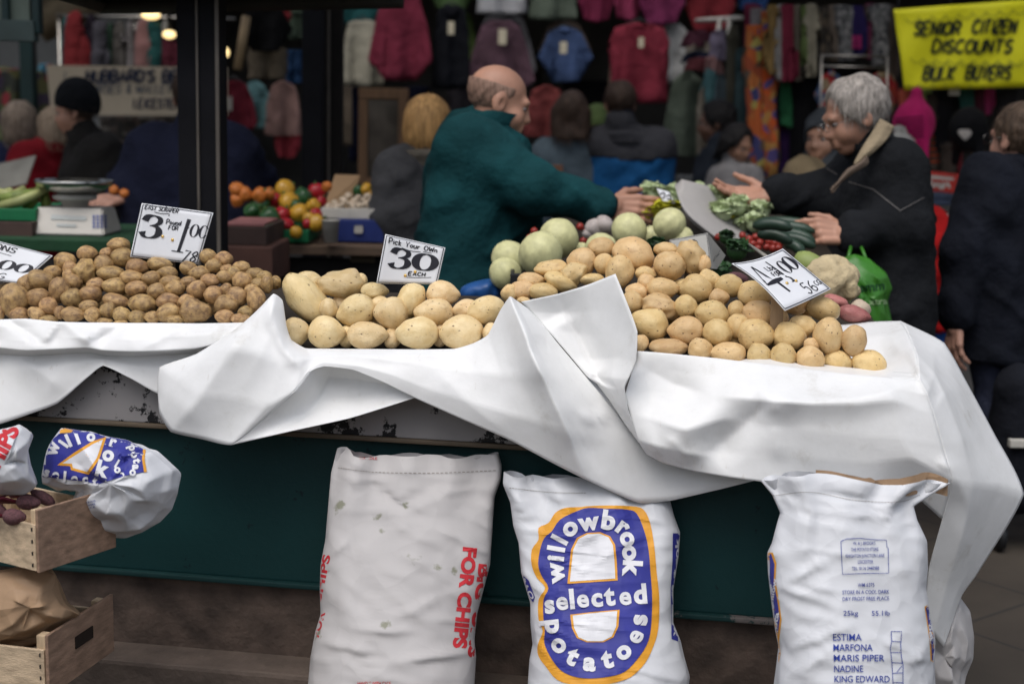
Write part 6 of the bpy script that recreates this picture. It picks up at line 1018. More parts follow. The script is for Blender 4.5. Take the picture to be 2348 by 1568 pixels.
for lab, kind, box, y, m in (('crimson looped scarf left of the orange floral one', 'strip', (1707, 10, 1738, 140), 8.7, F_(.26, .02, .07)), ('pale grey looped scarf beside the crimson looped one', 'strip', (1722, 20, 1750, 110), 8.66, F_(.32, .29, .30)), ('orange floral scarf, long left half of the loop', 'strip', (1712, 60, 1748, 412), 8.6, FLORAL), ('orange floral scarf, long right half of the loop', 'strip', (1748, 28, 1776, 410), 8.6, ORN),
 ('mustard yellow scarf at the left of the plain scarves', 'strip', (1761, 12, 1782, 168), 8.5, F_(.38, .22, .04)), ('white scarf between mustard and crimson', 'strip', (1779, 12, 1804, 184), 8.5, F_(.40, .38, .36)), ('crimson scarf among the plain scarves', 'strip', (1792, 12, 1820, 186), 8.48, F_(.28, .012, .05)), ('taupe scarf right of the crimson plain one', 'strip', (1818, 12, 1838, 186), 8.5, F_(.22, .18, .13)), ('lime green scarf among the plain scarves', 'strip', (1836, 14, 1856, 150), 8.5, F_(.16, .24, .05)), ('cream scarf at the right of the plain scarves', 'strip', (1848, 10, 1872, 176), 8.47, F_(.42, .37, .25)),
 ('brown lace scarf at the left of the patterned row', 'strip', (1876, 16, 1912, 140), 8.5, LACE), ('beige scarf right of the brown lace one', 'strip', (1908, 14, 1928, 140), 8.5, F_(.20, .15, .11)), ('speckled grey scarf left of the purple one', 'strip', (1922, 14, 1954, 140), 8.47, SPECK), ('purple and magenta scarf in the patterned row', 'strip', (1950, 14, 1978, 128), 8.45, F_(.035, .02, .14)), ('brown scarf between purple and pink', 'strip', (1976, 16, 1992, 130), 8.5, F_(.10, .06, .05)), ('pink scarf in the patterned row', 'strip', (1986, 10, 2004, 134), 8.47, F_(.30, .04, .13)), ('second speckled grey scarf, right of the pink one', 'strip', (2000, 12, 2030, 150), 8.46, SPECK), ('dull brown scarf at the right end of the patterned row', 'strip', (2026, 12, 2052, 200), 8.5, F_(.12, .085, .07)),
 ('purple shawl hung low under the plain scarves', 'strip', (1776, 186, 1800, 300), 8.7, F_(.06, .01, .05)), ('emerald green shawl hung low under the plain scarves', 'sag', (1792, 188, 1828, 292), 8.65, F_(.008, .16, .05)), ('plum shawl right of the emerald one', 'strip', (1822, 180, 1846, 280), 8.7, F_(.045, .008, .05)), ('violet shawl lowest under the plain scarves', 'strip', (1778, 300, 1816, 400), 8.7, F_(.05, .012, .10)), ('black shawl hanging to the left of the headscarf woman', 'strip', (1812, 170, 1876, 420), 8.6, F_(.007, .007, .009)), ('khaki shawl low beside the orange floral scarf', 'strip', (1764, 250, 1784, 402), 8.7, F_(.09, .07, .045))):
    o = garment('scarf', lab, 'scarf', kind, box, y, m, GS, fold=.012, nf=7, thick=.03)
    if lab.startswith('purple and'): mark('magenta_band', o, vf_fine(([(1950, 82), (1978, 82), (1978, 112), (1950, 112)], [(0, 1, 2, 3)]), 5), flat('magenta', (.32, .02, .12), .9), o, lift=.012)
r = thing('display_rack', 'thin wire display rack above the white-haired man', 'rack', P(1960, 150, 8.2))
for pts in ([P(1884, 128, 8.2), P(2034, 130, 8.2)], [P(1880, 152, 8.2), P(2036, 156, 8.2)], [P(1884, 128, 8.2), P(1880, 400, 8.2)], [P(2034, 130, 8.2), P(2036, 400, 8.2)], [P(1884, 128, 8.2), P(1884, 134, 8.6)], [P(2034, 130, 8.2), P(2034, 134, 8.6)]): tube_obj('wire', pts, .007, RAIL, r, 6)
REDP = pattern('red_print_cloth', [(.35, .02, .02), (.42, .05, .03), (.25, .18, .1), (.05, .08, .16)], 18, (.3, .01, .015))
for lab, kind, box, y, m in (('red printed top left of the white-haired man', 'tee', (1868, 168, 1944, 268), 8.3, REDP), ('red and blue printed top right of the white-haired man', 'tee', (1984, 166, 2062, 270), 8.3, REDP), ('grey jacket hung just right of the white-haired man', 'long', (2002, 190, 2060, 330), 8.4, F_(.05, .055, .065)), ('black top hung behind the display rack', 'strip', (1890, 152, 2030, 240), 8.6, F_(.008, .008, .010))):
    garment('hanging_blouse', lab, 'top', kind, box, y, m, 'printed tops on the display rack', fold=.012)
# gloves, socks and hats under the banner
for k, (lab, box, col) in enumerate((('orange glove at the left under the banner', (2066, 204, 2086, 262), (.5, .06, .02)), ('green sock left of the lime one under the banner', (2084, 214, 2104, 300), (.03, .18, .06)), ('lime green sock under the banner', (2102, 206, 2130, 292), (.30, .46, .05)), ('brown sock right of the lime one', (2124, 216, 2146, 300), (.06, .045, .035)), ('black sock under BULK on the banner', (2142, 210, 2180, 350), (.010, .009, .012)), ('white tagged black sock under the banner', (2176, 206, 2206, 290), (.012, .012, .014)), ('teal striped sock under BUYERS on the banner', (2200, 206, 2230, 290), (.012, .09, .07)), ('maroon sock under BUYERS on the banner', (2230, 206, 2254, 320), (.09, .008, .025)), ('hot pink striped sock under BUYERS on the banner', (2250, 206, 2280, 262), (.42, .01, .12)), ('dark sock at the right end under the banner', (2282, 206, 2330, 280), (.02, .018, .02)), ('green and red striped sock hanging low', (2096, 296, 2130, 395), (.04, .20, .05)), ('fawn sock hanging low beside the striped one', (2128, 292, 2164, 390), (.16, .12, .09)), ('dark brown sock hanging low right of the fawn one', (2158, 330, 2190, 420), (.06, .045, .035)), ('crimson sock low beside the black cap', (2190, 345, 2206, 400), (.2, .01, .02)))):
    o = garment('sock', lab, 'sock', 'strip' if k % 2 else 'sag', box, 8.2 + .03 * (k % 3), F_(*col), 'socks and gloves hung under the banner', fold=.01, nf=5, thick=.02)
    if 'striped' in lab:
        u0, v0, u1, v1 = box
        mark('stripes', o, joinvf(*[vf_fine(([(u0 + 1, v), (u1 - 1, v), (u1 - 1, v + 5), (u0 + 1, v + 5)], [(0, 1, 2, 3)]), 6) for v in range(v0 + 6, v1 - 8, 14)]), flat('stripe_' + str(k), (.02, .02, .02) if 'pink' in lab or 'teal' in lab else (.4, .06, .02), .9), o, lift=.012)
    if 'tagged' in lab: bm = bmesh.new(); bx(bm, P(2188, 212, 8.1), (.06, .004, .035)); bm_obj('price_tag', bm, OFFW, o)
def dummy(name, label, c, y, hatm, stripes=None, bob=True, faced=True):
    u, v = c; H = P(u, v, y); root = thing(name, label, 'hat display', H); R = rot_head(-60, 0)
    a, s_, T, M = head_prims(H, R, .95); 
    if faced: sdf_obj('dummy_head', a + [cap(T(0, -.02, -.08), T(0, -.02, -.2), .045, .05)], OFFW, root, h=.010, k=.016, sub=s_)
    hat = sdf_obj('knitted_hat', [ell(T(0, -.025, .05), (.095, .112, .12), M), cap(T(.07, -.03, 0), T(.085, -.03, -.13), .03, .022), cap(T(-.07, -.03, 0), T(-.085, -.03, -.13), .03, .022)] + ([cap(T(0, -.03, .16), T(0, -.03, .215), .035, .028)] if bob else []), hatm, root, h=.011, k=.03, sub=[ell(T(0, .11, -.03), (.06, .07, .075), M)] if faced else [])
    return root, hat
PINKK = mat('pink_knit', (.50, .01, .12), .9, bump=.5, bscale=60)
r, hat = dummy('hat_stand', 'hot pink striped knitted hat with ear flaps on a white display head', (2086, 306), 7.2, PINKK)
mark('stripes', hat, joinvf(*[vf_fine(([(2052, v + 6), (2118, v), (2118, v + 3), (2052, v + 9)], [(0, 1, 2, 3)]), 6) for v in range(266, 320, 9)]), flat('plum_stripe', (.06, .005, .03), .9), r, lift=.006)
r, hat = dummy('hat_stand', 'black hat with a white heart on a display stand under the banner', (2212, 318), 7.6, F_(.008, .008, .009), bob=False, faced=False)
mark('heart', hat, vf_fine((smooth_poly([(2202, 312), (2196, 302), (2204, 297), (2212, 302), (2222, 298), (2228, 306), (2214, 322)], 2), [tuple(range(14))]), 6), flat('heart_white', (.5, .46, .42), .8), r, lift=.006); tube_obj('stand_pole', [P(2238, 330, 7.7), P(2236, 420, 7.7)], .02, mat('pale_pole2', (.34, .22, .11), .6), r)
# stall counters, crates and stacks at the right back
def solid(name, label, cat, u0, v0, u1, v1, y, d, m, group=None, parent=None, tilt=0, bev=.006):
    a, b = P(u0, v0, y), P(u1, v1, y); o = box_obj(name, ((a.x + b.x) / 2, y + d / 2, (P((u0 + u1) / 2, v0, y).z + P((u0 + u1) / 2, v1, y).z) / 2), (b.x - a.x, d, P((u0 + u1) / 2, v0, y).z - P((u0 + u1) / 2, v1, y).z), m, parent, Matrix.Rotation(R_(tilt), 3, 'Y') if tilt else None, bev)
    return tag(o, label, cat, group) if label else o
REDB = flat('red_plastic', (.46, .03, .02), .45)
r = thing('drinks_crate', 'red crate with white script lettering behind the white-haired man', 'crate', P(2150, 440, 7.6)); o = solid('crate_body', None, None, 2106, 396, 2194, 440, 7.6, .25, REDB, parent=r, tilt=4); mark('white_panel', o, vf_fine(([(2112, 400), (2188, 408), (2186, 414), (2112, 408)], [(0, 1, 2, 3)]), 8), OFFW, r, lift=.01)
mark('white_lettering', o, joinvf(*[vf_fine(ribbon(p, 5), 6) for p in ([(2128, 432), (2124, 422), (2134, 416), (2140, 424), (2130, 434)], [(2142, 430), (2150, 420), (2156, 432), (2162, 418)], [(2160, 434), (2172, 420), (2178, 432)])]), OFFW, r, lift=.012)
solid('red_box', 'plain red box right of the red lettered crate', 'box', 2196, 405, 2240, 440, 7.8, .3, REDB)
JEAN = mat('folded_denim', (.045, .06, .10), .9, var=.5, scale=9, bump=.5, bscale=20)
for k, (u0, v0, u1, v1, lab) in enumerate(((2112, 446, 2200, 458, 'top pair of folded jeans on the stack right of the white-haired man'), (2116, 458, 2206, 471, 'middle pair of folded jeans on the stack right of the white-haired man'), (2110, 471, 2202, 484, 'grey folded jeans at the bottom of the stack right of the white-haired man'))):
    o = solid('folded_jeans', lab, 'jeans', u0, v0, u1, v1, 7.0, .3, JEAN if k < 2 else F_(.12, .12, .11), 'folded jeans on the back counter', bev=.012)
a = P(2100, 486, 7.0); r = thing('counter', 'pale clothes counter under the folded jeans', 'counter', (a.x + .3, 7.2, 0)); box_obj('counter_top', (a.x + .3, 7.2, a.z - .02), (1.2, .7, .03), OFFW, r); box_obj('counter_front', (a.x + .3, 6.9, a.z / 2 - .02), (1.16, .03, a.z - .04), mat('counter_front_grey', (.12, .115, .11), .8), r)
a = P(1500, 470, 9.4); r = thing('counter', 'dark clothes counter running behind the standing shoppers', 'counter', (.5, 9.6, 0)); box_obj('counter_top', (.4, 9.7, .85), (5.0, .9, .03), mat('dark_top', (.05, .045, .04), .8), r); box_obj('counter_front', (.4, 9.27, .42), (4.96, .03, .83), WD, r)
for lab, b in (('grey folded cloth on the dark counter left of the girl', (1560, 405, 1612, 440)), ('silver grey folded cloth on the dark counter beside the headscarf woman', (1760, 392, 1830, 412)), ('red folded cloth on the dark counter beside the headscarf woman', (1770, 410, 1830, 432))): solid('folded_cloth', lab, 'cloth', *b, 9.2, .3, F_(.3, .02, .02) if 'red' in lab else F_(.16, .17, .17), bev=.014)
# mirror
r = thing('mirror', 'tall brown-framed mirror standing below the crimson pink top', 'mirror', P(880, 420, 9.3)); f = lambda u, v: P(u, v, 9.3)
for nm, u0, v0, u1, v1 in (('frame_rail', 822, 203, 936, 228), ('frame_rail', 822, 408, 930, 425), ('frame_stile', 822, 228, 842, 408), ('frame_stile', 914, 228, 932, 408)): solid(nm, None, None, u0, v0, u1, v1, 9.3, .05, WOODB, parent=r)
pn = solid('painted_mirror_glass', None, None, 842, 228, 914, 408, 9.32, .02, mat('painted_mirror_glass', (.10, .085, .07), .12, var=.5, scale=5, spec=.8), parent=r)  # brown mottling painted in place of the mirror's reflection
# ------------------------------------------------------------------ produce stall in the middle distance
TBL = mat('stall_wood', (.13, .085, .055), .7, var=.3, scale=4, stretch=(1, 10, 10))
zt = P(760, 562, 5.6).z; xa, xb = P(150, 562, 5.6).x, P(890, 562, 5.6).x
r = thing('produce_counter', 'wooden counter carrying the peppers and mushrooms in the middle distance', 'counter', ((xa + xb) / 2, 5.9, 0)); box_obj('counter_top', ((xa + xb) / 2, 6.0, zt - .02), (xb - xa, .85, .035), TBL, r); box_obj('counter_front', ((xa + xb) / 2, 5.68, zt / 2 - .03), (xb - xa - .05, .03, zt - .06), mat('counter_dark', (.018, .016, .016), .9), r); solid('paper_label', None, None, 1003 / 1 * 0 + 803, 582, 860, 602, 5.655, .004, mat('buff_label', (.16, .13, .09), .8), parent=r)
def opencrate(name, label, u0, v0, u1, v1, y, d, m, group=None, cat='crate'):
    r = thing(name, label, cat, P((u0 + u1) / 2, v1, y), group); a, b = P(u0, v0, y), P(u1, v1, y); z0, z1_ = P((u0 + u1) / 2, v1, y).z, P((u0 + u1) / 2, v0, y).z; zc, h = (z0 + z1_) / 2, z1_ - z0; w_ = b.x - a.x; xc = (a.x + b.x) / 2
    box_obj('front_board', (xc, y, zc), (w_, .012, h), m, r); box_obj('back_board', (xc, y + d, zc), (w_, .012, h), m, r)
    for x in (a.x + .006, b.x - .006): box_obj('side_board', (x, y + d / 2, zc), (.012, d - .014, h), m, r)
    box_obj('bottom_board', (xc, y + d / 2, z0 + .008), (w_ - .03, d - .02, .012), m, r); return r
opencrate('produce_crate', 'green plastic crate of peppers on the counter', 634, 527, 708, 556, 5.6, .4, GRN); opencrate('produce_crate', 'dark brown crate right of the EASY SCRAPER card', 500, 520, 612, 562, 5.2, .4, mat('dark_crate', (.06, .035, .028), .8, var=.3)); solid('cardboard_box', 'brown carton with a red band under the dark crate', 'box', 495, 566, 625, 650, 5.15, .4, mat('red_banded_carton', (.12, .055, .04), .8)); solid('cover_sheet', 'pale sheet with red edging lying on the dark crate', 'sheet', 515, 512, 606, 519, 5.24, .3, mat('pink_sheet', (.35, .14, .13), .7), bev=.003)
opencrate('mushroom_tray', 'white tray heaped with mushrooms', 736, 478, 872, 502, 5.75, .3, WTUB, cat='tray'); solid('blue_crate', 'blue plastic crate under the mushroom tray', 'crate', 772, 504, 880, 556, 5.72, .35, BLUEP); solid('pad', None, None, 812, 517, 832, 535, 5.71, .004, OFFW, parent=[o for o in C.objects if o.name == 'blue_crate'][0])
r = thing('carton_flap', 'open cardboard box lid standing behind the mushrooms', 'box lid', P(790, 470, 6.0)); V = [P(742, 475, 5.95), P(800, 480, 6.0), P(826, 402, 6.1), P(768, 400, 6.1)]; o = mesh_obj('lid_board', V, [(0, 1, 2, 3)], CARTON, r, False); o.modifiers.new('t', 'SOLIDIFY').thickness = .006
a = P(757, 556, 5.55); bm = bmesh.new(); s = 5.55 / FPX; lathe(bm, [(.030 * .9, 0), (.036 * .95, .085), (.038, .087), (.034, .086), (.028, .006)], 20, Matrix.Translation(P(758, 556, 5.55))); tag(bm_obj('tub', bm, WTUB, None, True), 'white plastic tub standing in front of the blue crate', 'tub')
def pepper_mesh(k):
    bm = bmesh.new(); bmesh.ops.create_icosphere(bm, subdivisions=3, radius=1)
    for v in bm.verts:
        n_ = v.co.normalized(); a = math.atan2(n_.y, n_.x); v.co *= 1 + .10 * math.cos(a * (3 + k % 2) + k) * (1 - abs(n_.z)) - .18 * math.exp(-((n_.x ** 2 + n_.y ** 2) / .10)) + .06 * noise.noise(n_ * 2 + Vector((k, 0, 0))); v.co.z *= 1.1
    me = bpy.data.meshes.new('pepper'); bm.to_mesh(me); bm.free(); me.polygons.foreach_set('use_smooth', [True] * len(me.polygons)); return me
PPM = [pepper_mesh(k) for k in range(4)]; _pm = {}
def fruit(name, label, cat, u, v, r_, y, m, group, meshes=PPM, sq=(1, 1, 1), stalk=None, rot=None):
    k = random.randrange(len(meshes)); key = (meshes[k].name, m.name)
    if key not in _pm: me = meshes[k].copy(); me.materials.clear(); me.materials.append(m); _pm[key] = me
    o = bpy.data.objects.new(name, _pm[key]); C.objects.link(o); s = r_ * y / FPX; o.location = P(u, v, y); o.scale = (s * sq[0], s * sq[1], s * sq[2]); o.rotation_euler = rot or (random.uniform(-1.2, 1.2), random.uniform(-1.2, 1.2), random.uniform(0, 6)); tag(o, label, cat, group)
    if stalk:
        d = o.rotation_euler.to_matrix() @ Vector((0, 0, 1)); st_ = tube_obj('stalk', [o.location + d * s * .8, o.location + d * s * 1.25 + Vector((.006, 0, 0))], [s * .16, s * .12], stalk, None, 6); st_.parent = o; st_.matrix_parent_inverse = Matrix.LocRotScale(o.location, o.rotation_euler, o.scale).inverted()
    return o
PY = mat('yellow_pepper', (.52, .28, .025), .25, var=.1); PR = mat('red_pepper', (.36, .012, .018), .22, var=.2); PG = mat('green_pepper', (.02, .075, .02), .25, var=.3); PO = mat('orange_fruit', (.50, .15, .025), .45, var=.15, bump=.15, bscale=40); STK = flat('green_stalk', (.06, .12, .03), .6)
GP = 'peppers heaped in the middle distance'
z_ = lambda x, y: (465.1 + x * .2113, 372.1 + y * .2113)
for j, (lab, x, y, r_, m) in enumerate((('yellow pepper at the top of the heap', 890, 295, 92, PY), ('big yellow pepper in the middle of the heap', 930, 440, 100, PY), ('yellow pepper left of the cardboard lid', 1200, 470, 68, PY), ('yellow pepper with its stalk end showing, low in the heap', 1045, 555, 92, PY), ('yellow pepper hanging at the lower right of the heap', 1230, 660, 85, PY), ('yellow pepper low behind the stalked one', 1150, 610, 60, PY), ('dark red pepper at the top right of the heap', 1235, 325, 85, PR), ('red pepper left of the big yellow one', 775, 415, 75, PR), ('red pepper below the big yellow one', 860, 580, 85, PR), ('red pepper on the rim of the green crate', 905, 680, 70, PR), ('dark red pepper behind the mushroom tray', 1225, 570, 65, PR), ('dark red pepper beside the cardboard lid', 1285, 430, 55, PR), ('small red pepper on the right of the green crate', 1140, 670, 55, PR), ('dark green pepper right of the top yellow one', 1085, 390, 95, PG), ('green pepper at the left of the heap', 630, 450, 95, PG), ('dark green pepper lying at the lower left', 730, 610, 110, PG), ('dark green pepper at the far left of the heap', 540, 540, 85, PG), ('dark green pepper low beside the green crate', 720, 740, 80, PG), ('green pepper behind the top yellow one', 1010, 470, 60, PG), ('yellow pepper half out of the green crate', 1010, 760, 60, PY))):
    fruit('pepper', lab, 'pepper', *z_(x, y), r_ * .2113 * 1.12, 5.72 + .001 * (600 - y), m, GP, stalk=STK)
for lab, x, y, r_ in (('orange squash at the left end beside the post', 370, 300, 75), ('orange squash right of the first one by the post', 460, 350, 75), ('orange squash lowest by the post', 375, 410, 72), ('flat orange squash behind the green pepper', 620, 360, 80), ('orange squash behind the yellow pepper', 720, 340, 60), ('orange pepper beside the top of the cardboard lid', 1345, 265, 50)): fruit('squash', lab, 'squash', *z_(x, y), r_ * .2113 * 1.1, 5.85, PO, 'orange squashes by the post', stalk=STK)
for lab, u, v, r_ in (('carrot-orange squash by the left hand of the stallholder in navy', 262, 436, 11), ('carrot-orange squash under the arm of the stallholder in navy', 285, 444, 11)): fruit('squash', lab, 'squash', u, v, r_, 6.0, PO, 'orange squashes behind the scale')
MUSH = mat('mushroom', (.52, .42, .31), .6, var=.15)
ms_ = bmesh.new(); bmesh.ops.create_icosphere(ms_, subdivisions=3, radius=1)
for v in ms_.verts:
    if v.co.z < -.1: v.co.z *= .35; v.co.x *= .9; v.co.y *= .9
MM = bpy.data.meshes.new('mushroom'); ms_.to_mesh(MM); ms_.free(); MM.polygons.foreach_set('use_smooth', [True] * len(MM.polygons))
mpos = sorted([(1370, 490), (1430, 455), (1500, 490), (1450, 500), (1540, 440), (1600, 470), (1520, 420), (1580, 375), (1650, 430), (1690, 400), (1700, 480), (1760, 470), (1790, 380), (1820, 440), (1740, 430), (1830, 500), (1640, 490), (1850, 400)])
for j, (x, y) in enumerate(mpos): fruit('mushroom', 'pale mushroom, %s from the left in the white tray' % ordinal(j), 'mushroom', *z_(x, y), 48 * .2113, 5.80 + .0008 * (500 - y), MUSH, 'mushrooms in the white tray', meshes=[MM], rot=(random.uniform(-.6, .6), random.uniform(-.6, .6), 0))
for lab, x, y, r_, m in (('dark green pepper on top of the mushrooms', 1690, 310, 62, PG), ('yellow pepper on top of the mushrooms', 1775, 295, 70, PY), ('yellow pepper at the right end of the mushrooms', 1850, 350, 70, PY)): fruit('pepper', lab, 'pepper', *z_(x, y), r_ * .2113, 5.98, m, GP, stalk=STK)
# kitchen scale and greens at the left
y0 = 5.2; s = y0 / FPX; c = P(177, 533, y0); r = thing('weighing_scale', 'white shop weighing scale with a round steel pan', 'scale', c); SCW = mat('scale_white', (.48, .45, .40), .45, var=.08); c = P(172, 533, y0)
bm = bmesh.new(); w0, w1, d0, h = 176 * s / 2, 150 * s / 2, .12, 58 * s
vs = [bm.verts.new(c + Vector(q)) for q in ((-w0, -d0, 0), (w0, -d0, 0), (w0, d0, 0), (-w0, d0, 0), (-w1, -d0 * .55, h), (w1, -d0 * .55, h), (w1, d0 * .8, h), (-w1, d0 * .8, h))]
for f in ((0, 1, 5, 4), (1, 2, 6, 5), (2, 3, 7, 6), (3, 0, 4, 7), (4, 5, 6, 7), (3, 2, 1, 0)): bm.faces.new([vs[i] for i in f])
bmesh.ops.bevel(bm, geom=bm.edges[:], offset=.006, segments=2, affect='EDGES'); bd = bm_obj('housing', bm, SCW, r)
mark('keypad', bd, joinvf(*[([(212 + 9 * i, 493 + 8 * j), (218 + 9 * i, 493 + 8 * j), (218 + 9 * i, 499 + 8 * j), (212 + 9 * i, 499 + 8 * j)], [(0, 1, 2, 3)]) for i in range(4) for j in range(4)]), flat('keypad_blue', (.10, .12, .28), .5), r, lift=.004); mark('display', bd, ([(118, 492), (198, 496), (197, 506), (116, 503)], [(0, 1, 2, 3)]), mat('display_grey', (.33, .35, .34), .4), r, lift=.004); mark('small_display', bd, ([(130, 512), (175, 514), (174, 521), (129, 519)], [(0, 1, 2, 3)]), MATS['display_grey'], r, lift=.004)
bm = bmesh.new(); lathe(bm, [(.045, 0), (.05, .02), (.075, .028), (.08, .04), (.05, .05)], 20, Matrix.Translation(c + Vector((0, .01, h)))); bm_obj('neck', bm, SCW, r, True)
bm = bmesh.new(); lathe(bm, [(.06, 0), (.10, .008), (.135, .028), (.142, .045), (.139, .047), (.130, .030), (.095, .014), (.02, .008)], 32, Matrix.Translation(c + Vector((0, .01, h + .052)))); bm_obj('pan', bm, mat('steel_pan', (.55, .54, .50), .25, metal=1, var=.1), r, True)
zc = P(60, 538, 5.0).z; r = thing('green_counter', 'counter topped with green cloth under the weighing scale', 'counter', (P(120, 538, 5.0).x, 5.2, 0)); xa, xb = P(-300, 540, 5.0).x, P(330, 540, 5.0).x
box_obj('cloth_top', ((xa + xb) / 2, 5.3, zc - .03), (xb - xa, .75, .04), mat('green_cloth', (.008, .05, .018), .85, bump=.4, bscale=30), r); box_obj('counter_front', ((xa + xb) / 2, 4.96, zc / 2 - .04), (xb - xa - .04, .03, zc - .08), MATS['counter_dark'], r)
opencrate('produce_crate', 'green plastic crate of leeks at the left edge', -60, 478, 84, 506, 5.1, .35, GRN); opencrate('produce_crate', 'brown crate under the leeks at the left edge', -60, 508, 76, 545, 5.05, .35, mat('dark_crate', (.06, .035, .028), .8)); 
LEEK = mat('leek_green', (.20, .26, .06), .5, var=.5, scale=3, stretch=(8, 1, 1)); LK2 = mat('pale_leek', (.36, .38, .15), .5, var=.3)
for k, (a, b, c_) in enumerate((((2, 472), (45, 462), (110, 432)), ((0, 455), (40, 450), (88, 438)), ((-10, 440), (25, 448), (60, 470)), ((60, 480), (75, 460), (95, 425)), ((10, 480), (30, 450), (55, 432)), ((100, 440), (105, 465), (112, 490)), ((20, 435), (24, 460), (20, 485)))):
    tag(tube_obj('leek', [P(*a, 5.15 + .02 * k), P(*b, 5.13 + .02 * k), P(*c_, 5.18 + .02 * k)], [.016, .02, .012], LEEK if k % 2 else LK2, None, 8), '%s leek from the left in the green crate by the scale' % ordinal(k), 'leek', 'leeks in the green crate')
r = thing('box_lid', 'pale open carton lid left of the red coat', 'box lid', P(30, 420, 6.6)); V = [P(-30, 440, 6.6), P(60, 420, 6.6), P(82, 356, 6.8), P(-20, 380, 6.8)]; o = mesh_obj('lid_board', V, [(0, 1, 2, 3)], mat('grey_carton', (.32, .30, .25), .8), r, False); o.modifiers.new('t', 'SOLIDIFY').thickness = .008
for lab, b, m in (('dark flowers massed in shade at the left edge', (-30, 165, 100, 330), pattern('dark_flowers', [(.012, .016, .01), (.03, .035, .01), (.16, .008, .015), (.05, .05, .01), (.02, .01, .03), (.05, .07, .02)], 14, (.008, .01, .008))),): garment('flower_display', lab, 'flowers', 'sag', b, 9.8, m, fold=.06, thick=.2)
garment('hanging_blouse', 'sky blue cloth hanging left of the cream sign', 'top', 'strip', (90, 148, 112, 190), 9.9, F_(.05, .25, .38)); garment('hanging_blouse', 'coral edged cloth touching the left end of the cream sign', 'top', 'strip', (108, 148, 118, 192), 9.9, F_(.4, .06, .05))
garment('belt_display', 'dark row of belts hanging under the cream sign', 'belts', 'strip', (230, 266, 410, 380), 9.6, pattern('belts', [(.02, .015, .012), (.05, .035, .03), (.008, .008, .008), (.09, .08, .07)], 30, (.012, .01, .01)))
solid('brown_board', 'plain brown board beside the arm of the stallholder in teal', 'board', 1246, 378, 1290, 424, 7.0, .03, mat('brown_board2', (.22, .10, .055), .7))
# ------------------------------------------------------------------ produce display behind the right heap
zt = .86; x0, x1 = P(1150, 700, 3.75).x, P(1960, 700, 3.75).x
r = thing('produce_display', 'display bench behind the right heap stacked with melons, greens and cucumbers', 'display', (.45, 4.6, 0)); box_obj('bench_top', ((x0 + x1) / 2 + .06, 4.55, zt), (x1 - x0 + .1, 1.7, .03), MATS['stall_boards'], r); box_obj('bench_front', ((x0 + x1) / 2 + .06, 3.72, zt / 2 - .01), (x1 - x0 + .06, .03, zt - .03), MATS['counter_dark'], r); box_obj('bench_back', ((x0 + x1) / 2 + .06, 5.38, zt / 2 - .01), (x1 - x0 + .06, .03, zt - .03), MATS['counter_dark'], r)
bm = bmesh.new(); bx(bm, (.62, 4.75, 1.0), (.95, 1.2, .03), Matrix.Rotation(R_(13), 3, 'X')); bm_obj('sloping_shelf', bm, MATS['stall_boards'], r)
MEL = mat('honeydew_rind', (.60, .58, .30), .45, var=.22, scale=2.2, bump=.15, bscale=12)
mb = bmesh.new(); bmesh.ops.create_icosphere(mb, subdivisions=4, radius=1)
for v in mb.verts: n_ = v.co.normalized(); v.co *= 1 + .03 * noise.noise(n_ * 1.5) + .012 * math.cos(10 * math.atan2(n_.y, n_.x)) * (1 - n_.z ** 2); v.co.z *= 1.06
MEM = bpy.data.meshes.new('melon'); mb.to_mesh(MEM); mb.free(); MEM.polygons.foreach_set('use_smooth', [True] * len(MEM.polygons))
q = lambda x, y: (1085.3 + x * .198, 372.1 + y * .198)
for lab, x, y, r_, yy in (('honeydew melon at the far left of the group', 420, 1110, 205, 4.25), ('lowest honeydew melon, beside the stallholder', 370, 1290, 185, 4.15), ('large honeydew melon in front of the left group', 780, 1060, 255, 4.05), ('honeydew melon topmost of the left group', 990, 880, 225, 4.25), ('honeydew melon half hidden behind the top potatoes', 1480, 1010, 190, 4.15), ('honeydew melon under the stallholder’s hand', 1805, 790, 200, 4.35), ('honeydew melon peeping between two others', 2060, 850, 110, 4.45), ('honeydew melon at the right of the group, behind the folded card', 2270, 715, 185, 4.3), ('honeydew melon low behind the folded card', 2420, 880, 130, 4.3), ('honeydew melon barely showing behind the left slope of the heap', 1250, 1040, 110, 4.3)):
    fruit('melon', lab.replace('’', "'"), 'melon', *q(x, y), r_ * .198, yy, MEL, 'honeydew melons', meshes=[MEM], rot=(random.uniform(-1, 1), random.uniform(-1, 1), random.uniform(0, 6)))
LEAF = mat('dark_leaf', (.022, .065, .018), .5, var=.4, scale=6, bump=.4, bscale=20); LET = mat('lettuce_leaf', (.50, .58, .33), .5, var=.25, scale=6, bump=.3, bscale=20); LETY = mat('yellow_leaf', (.50, .48, .03), .5, var=.25, scale=6); CREAMC = mat('cauliflower_curd', (.52, .42, .25), .75, var=.2, scale=30, bump=.9, bscale=45, bdist=.01)
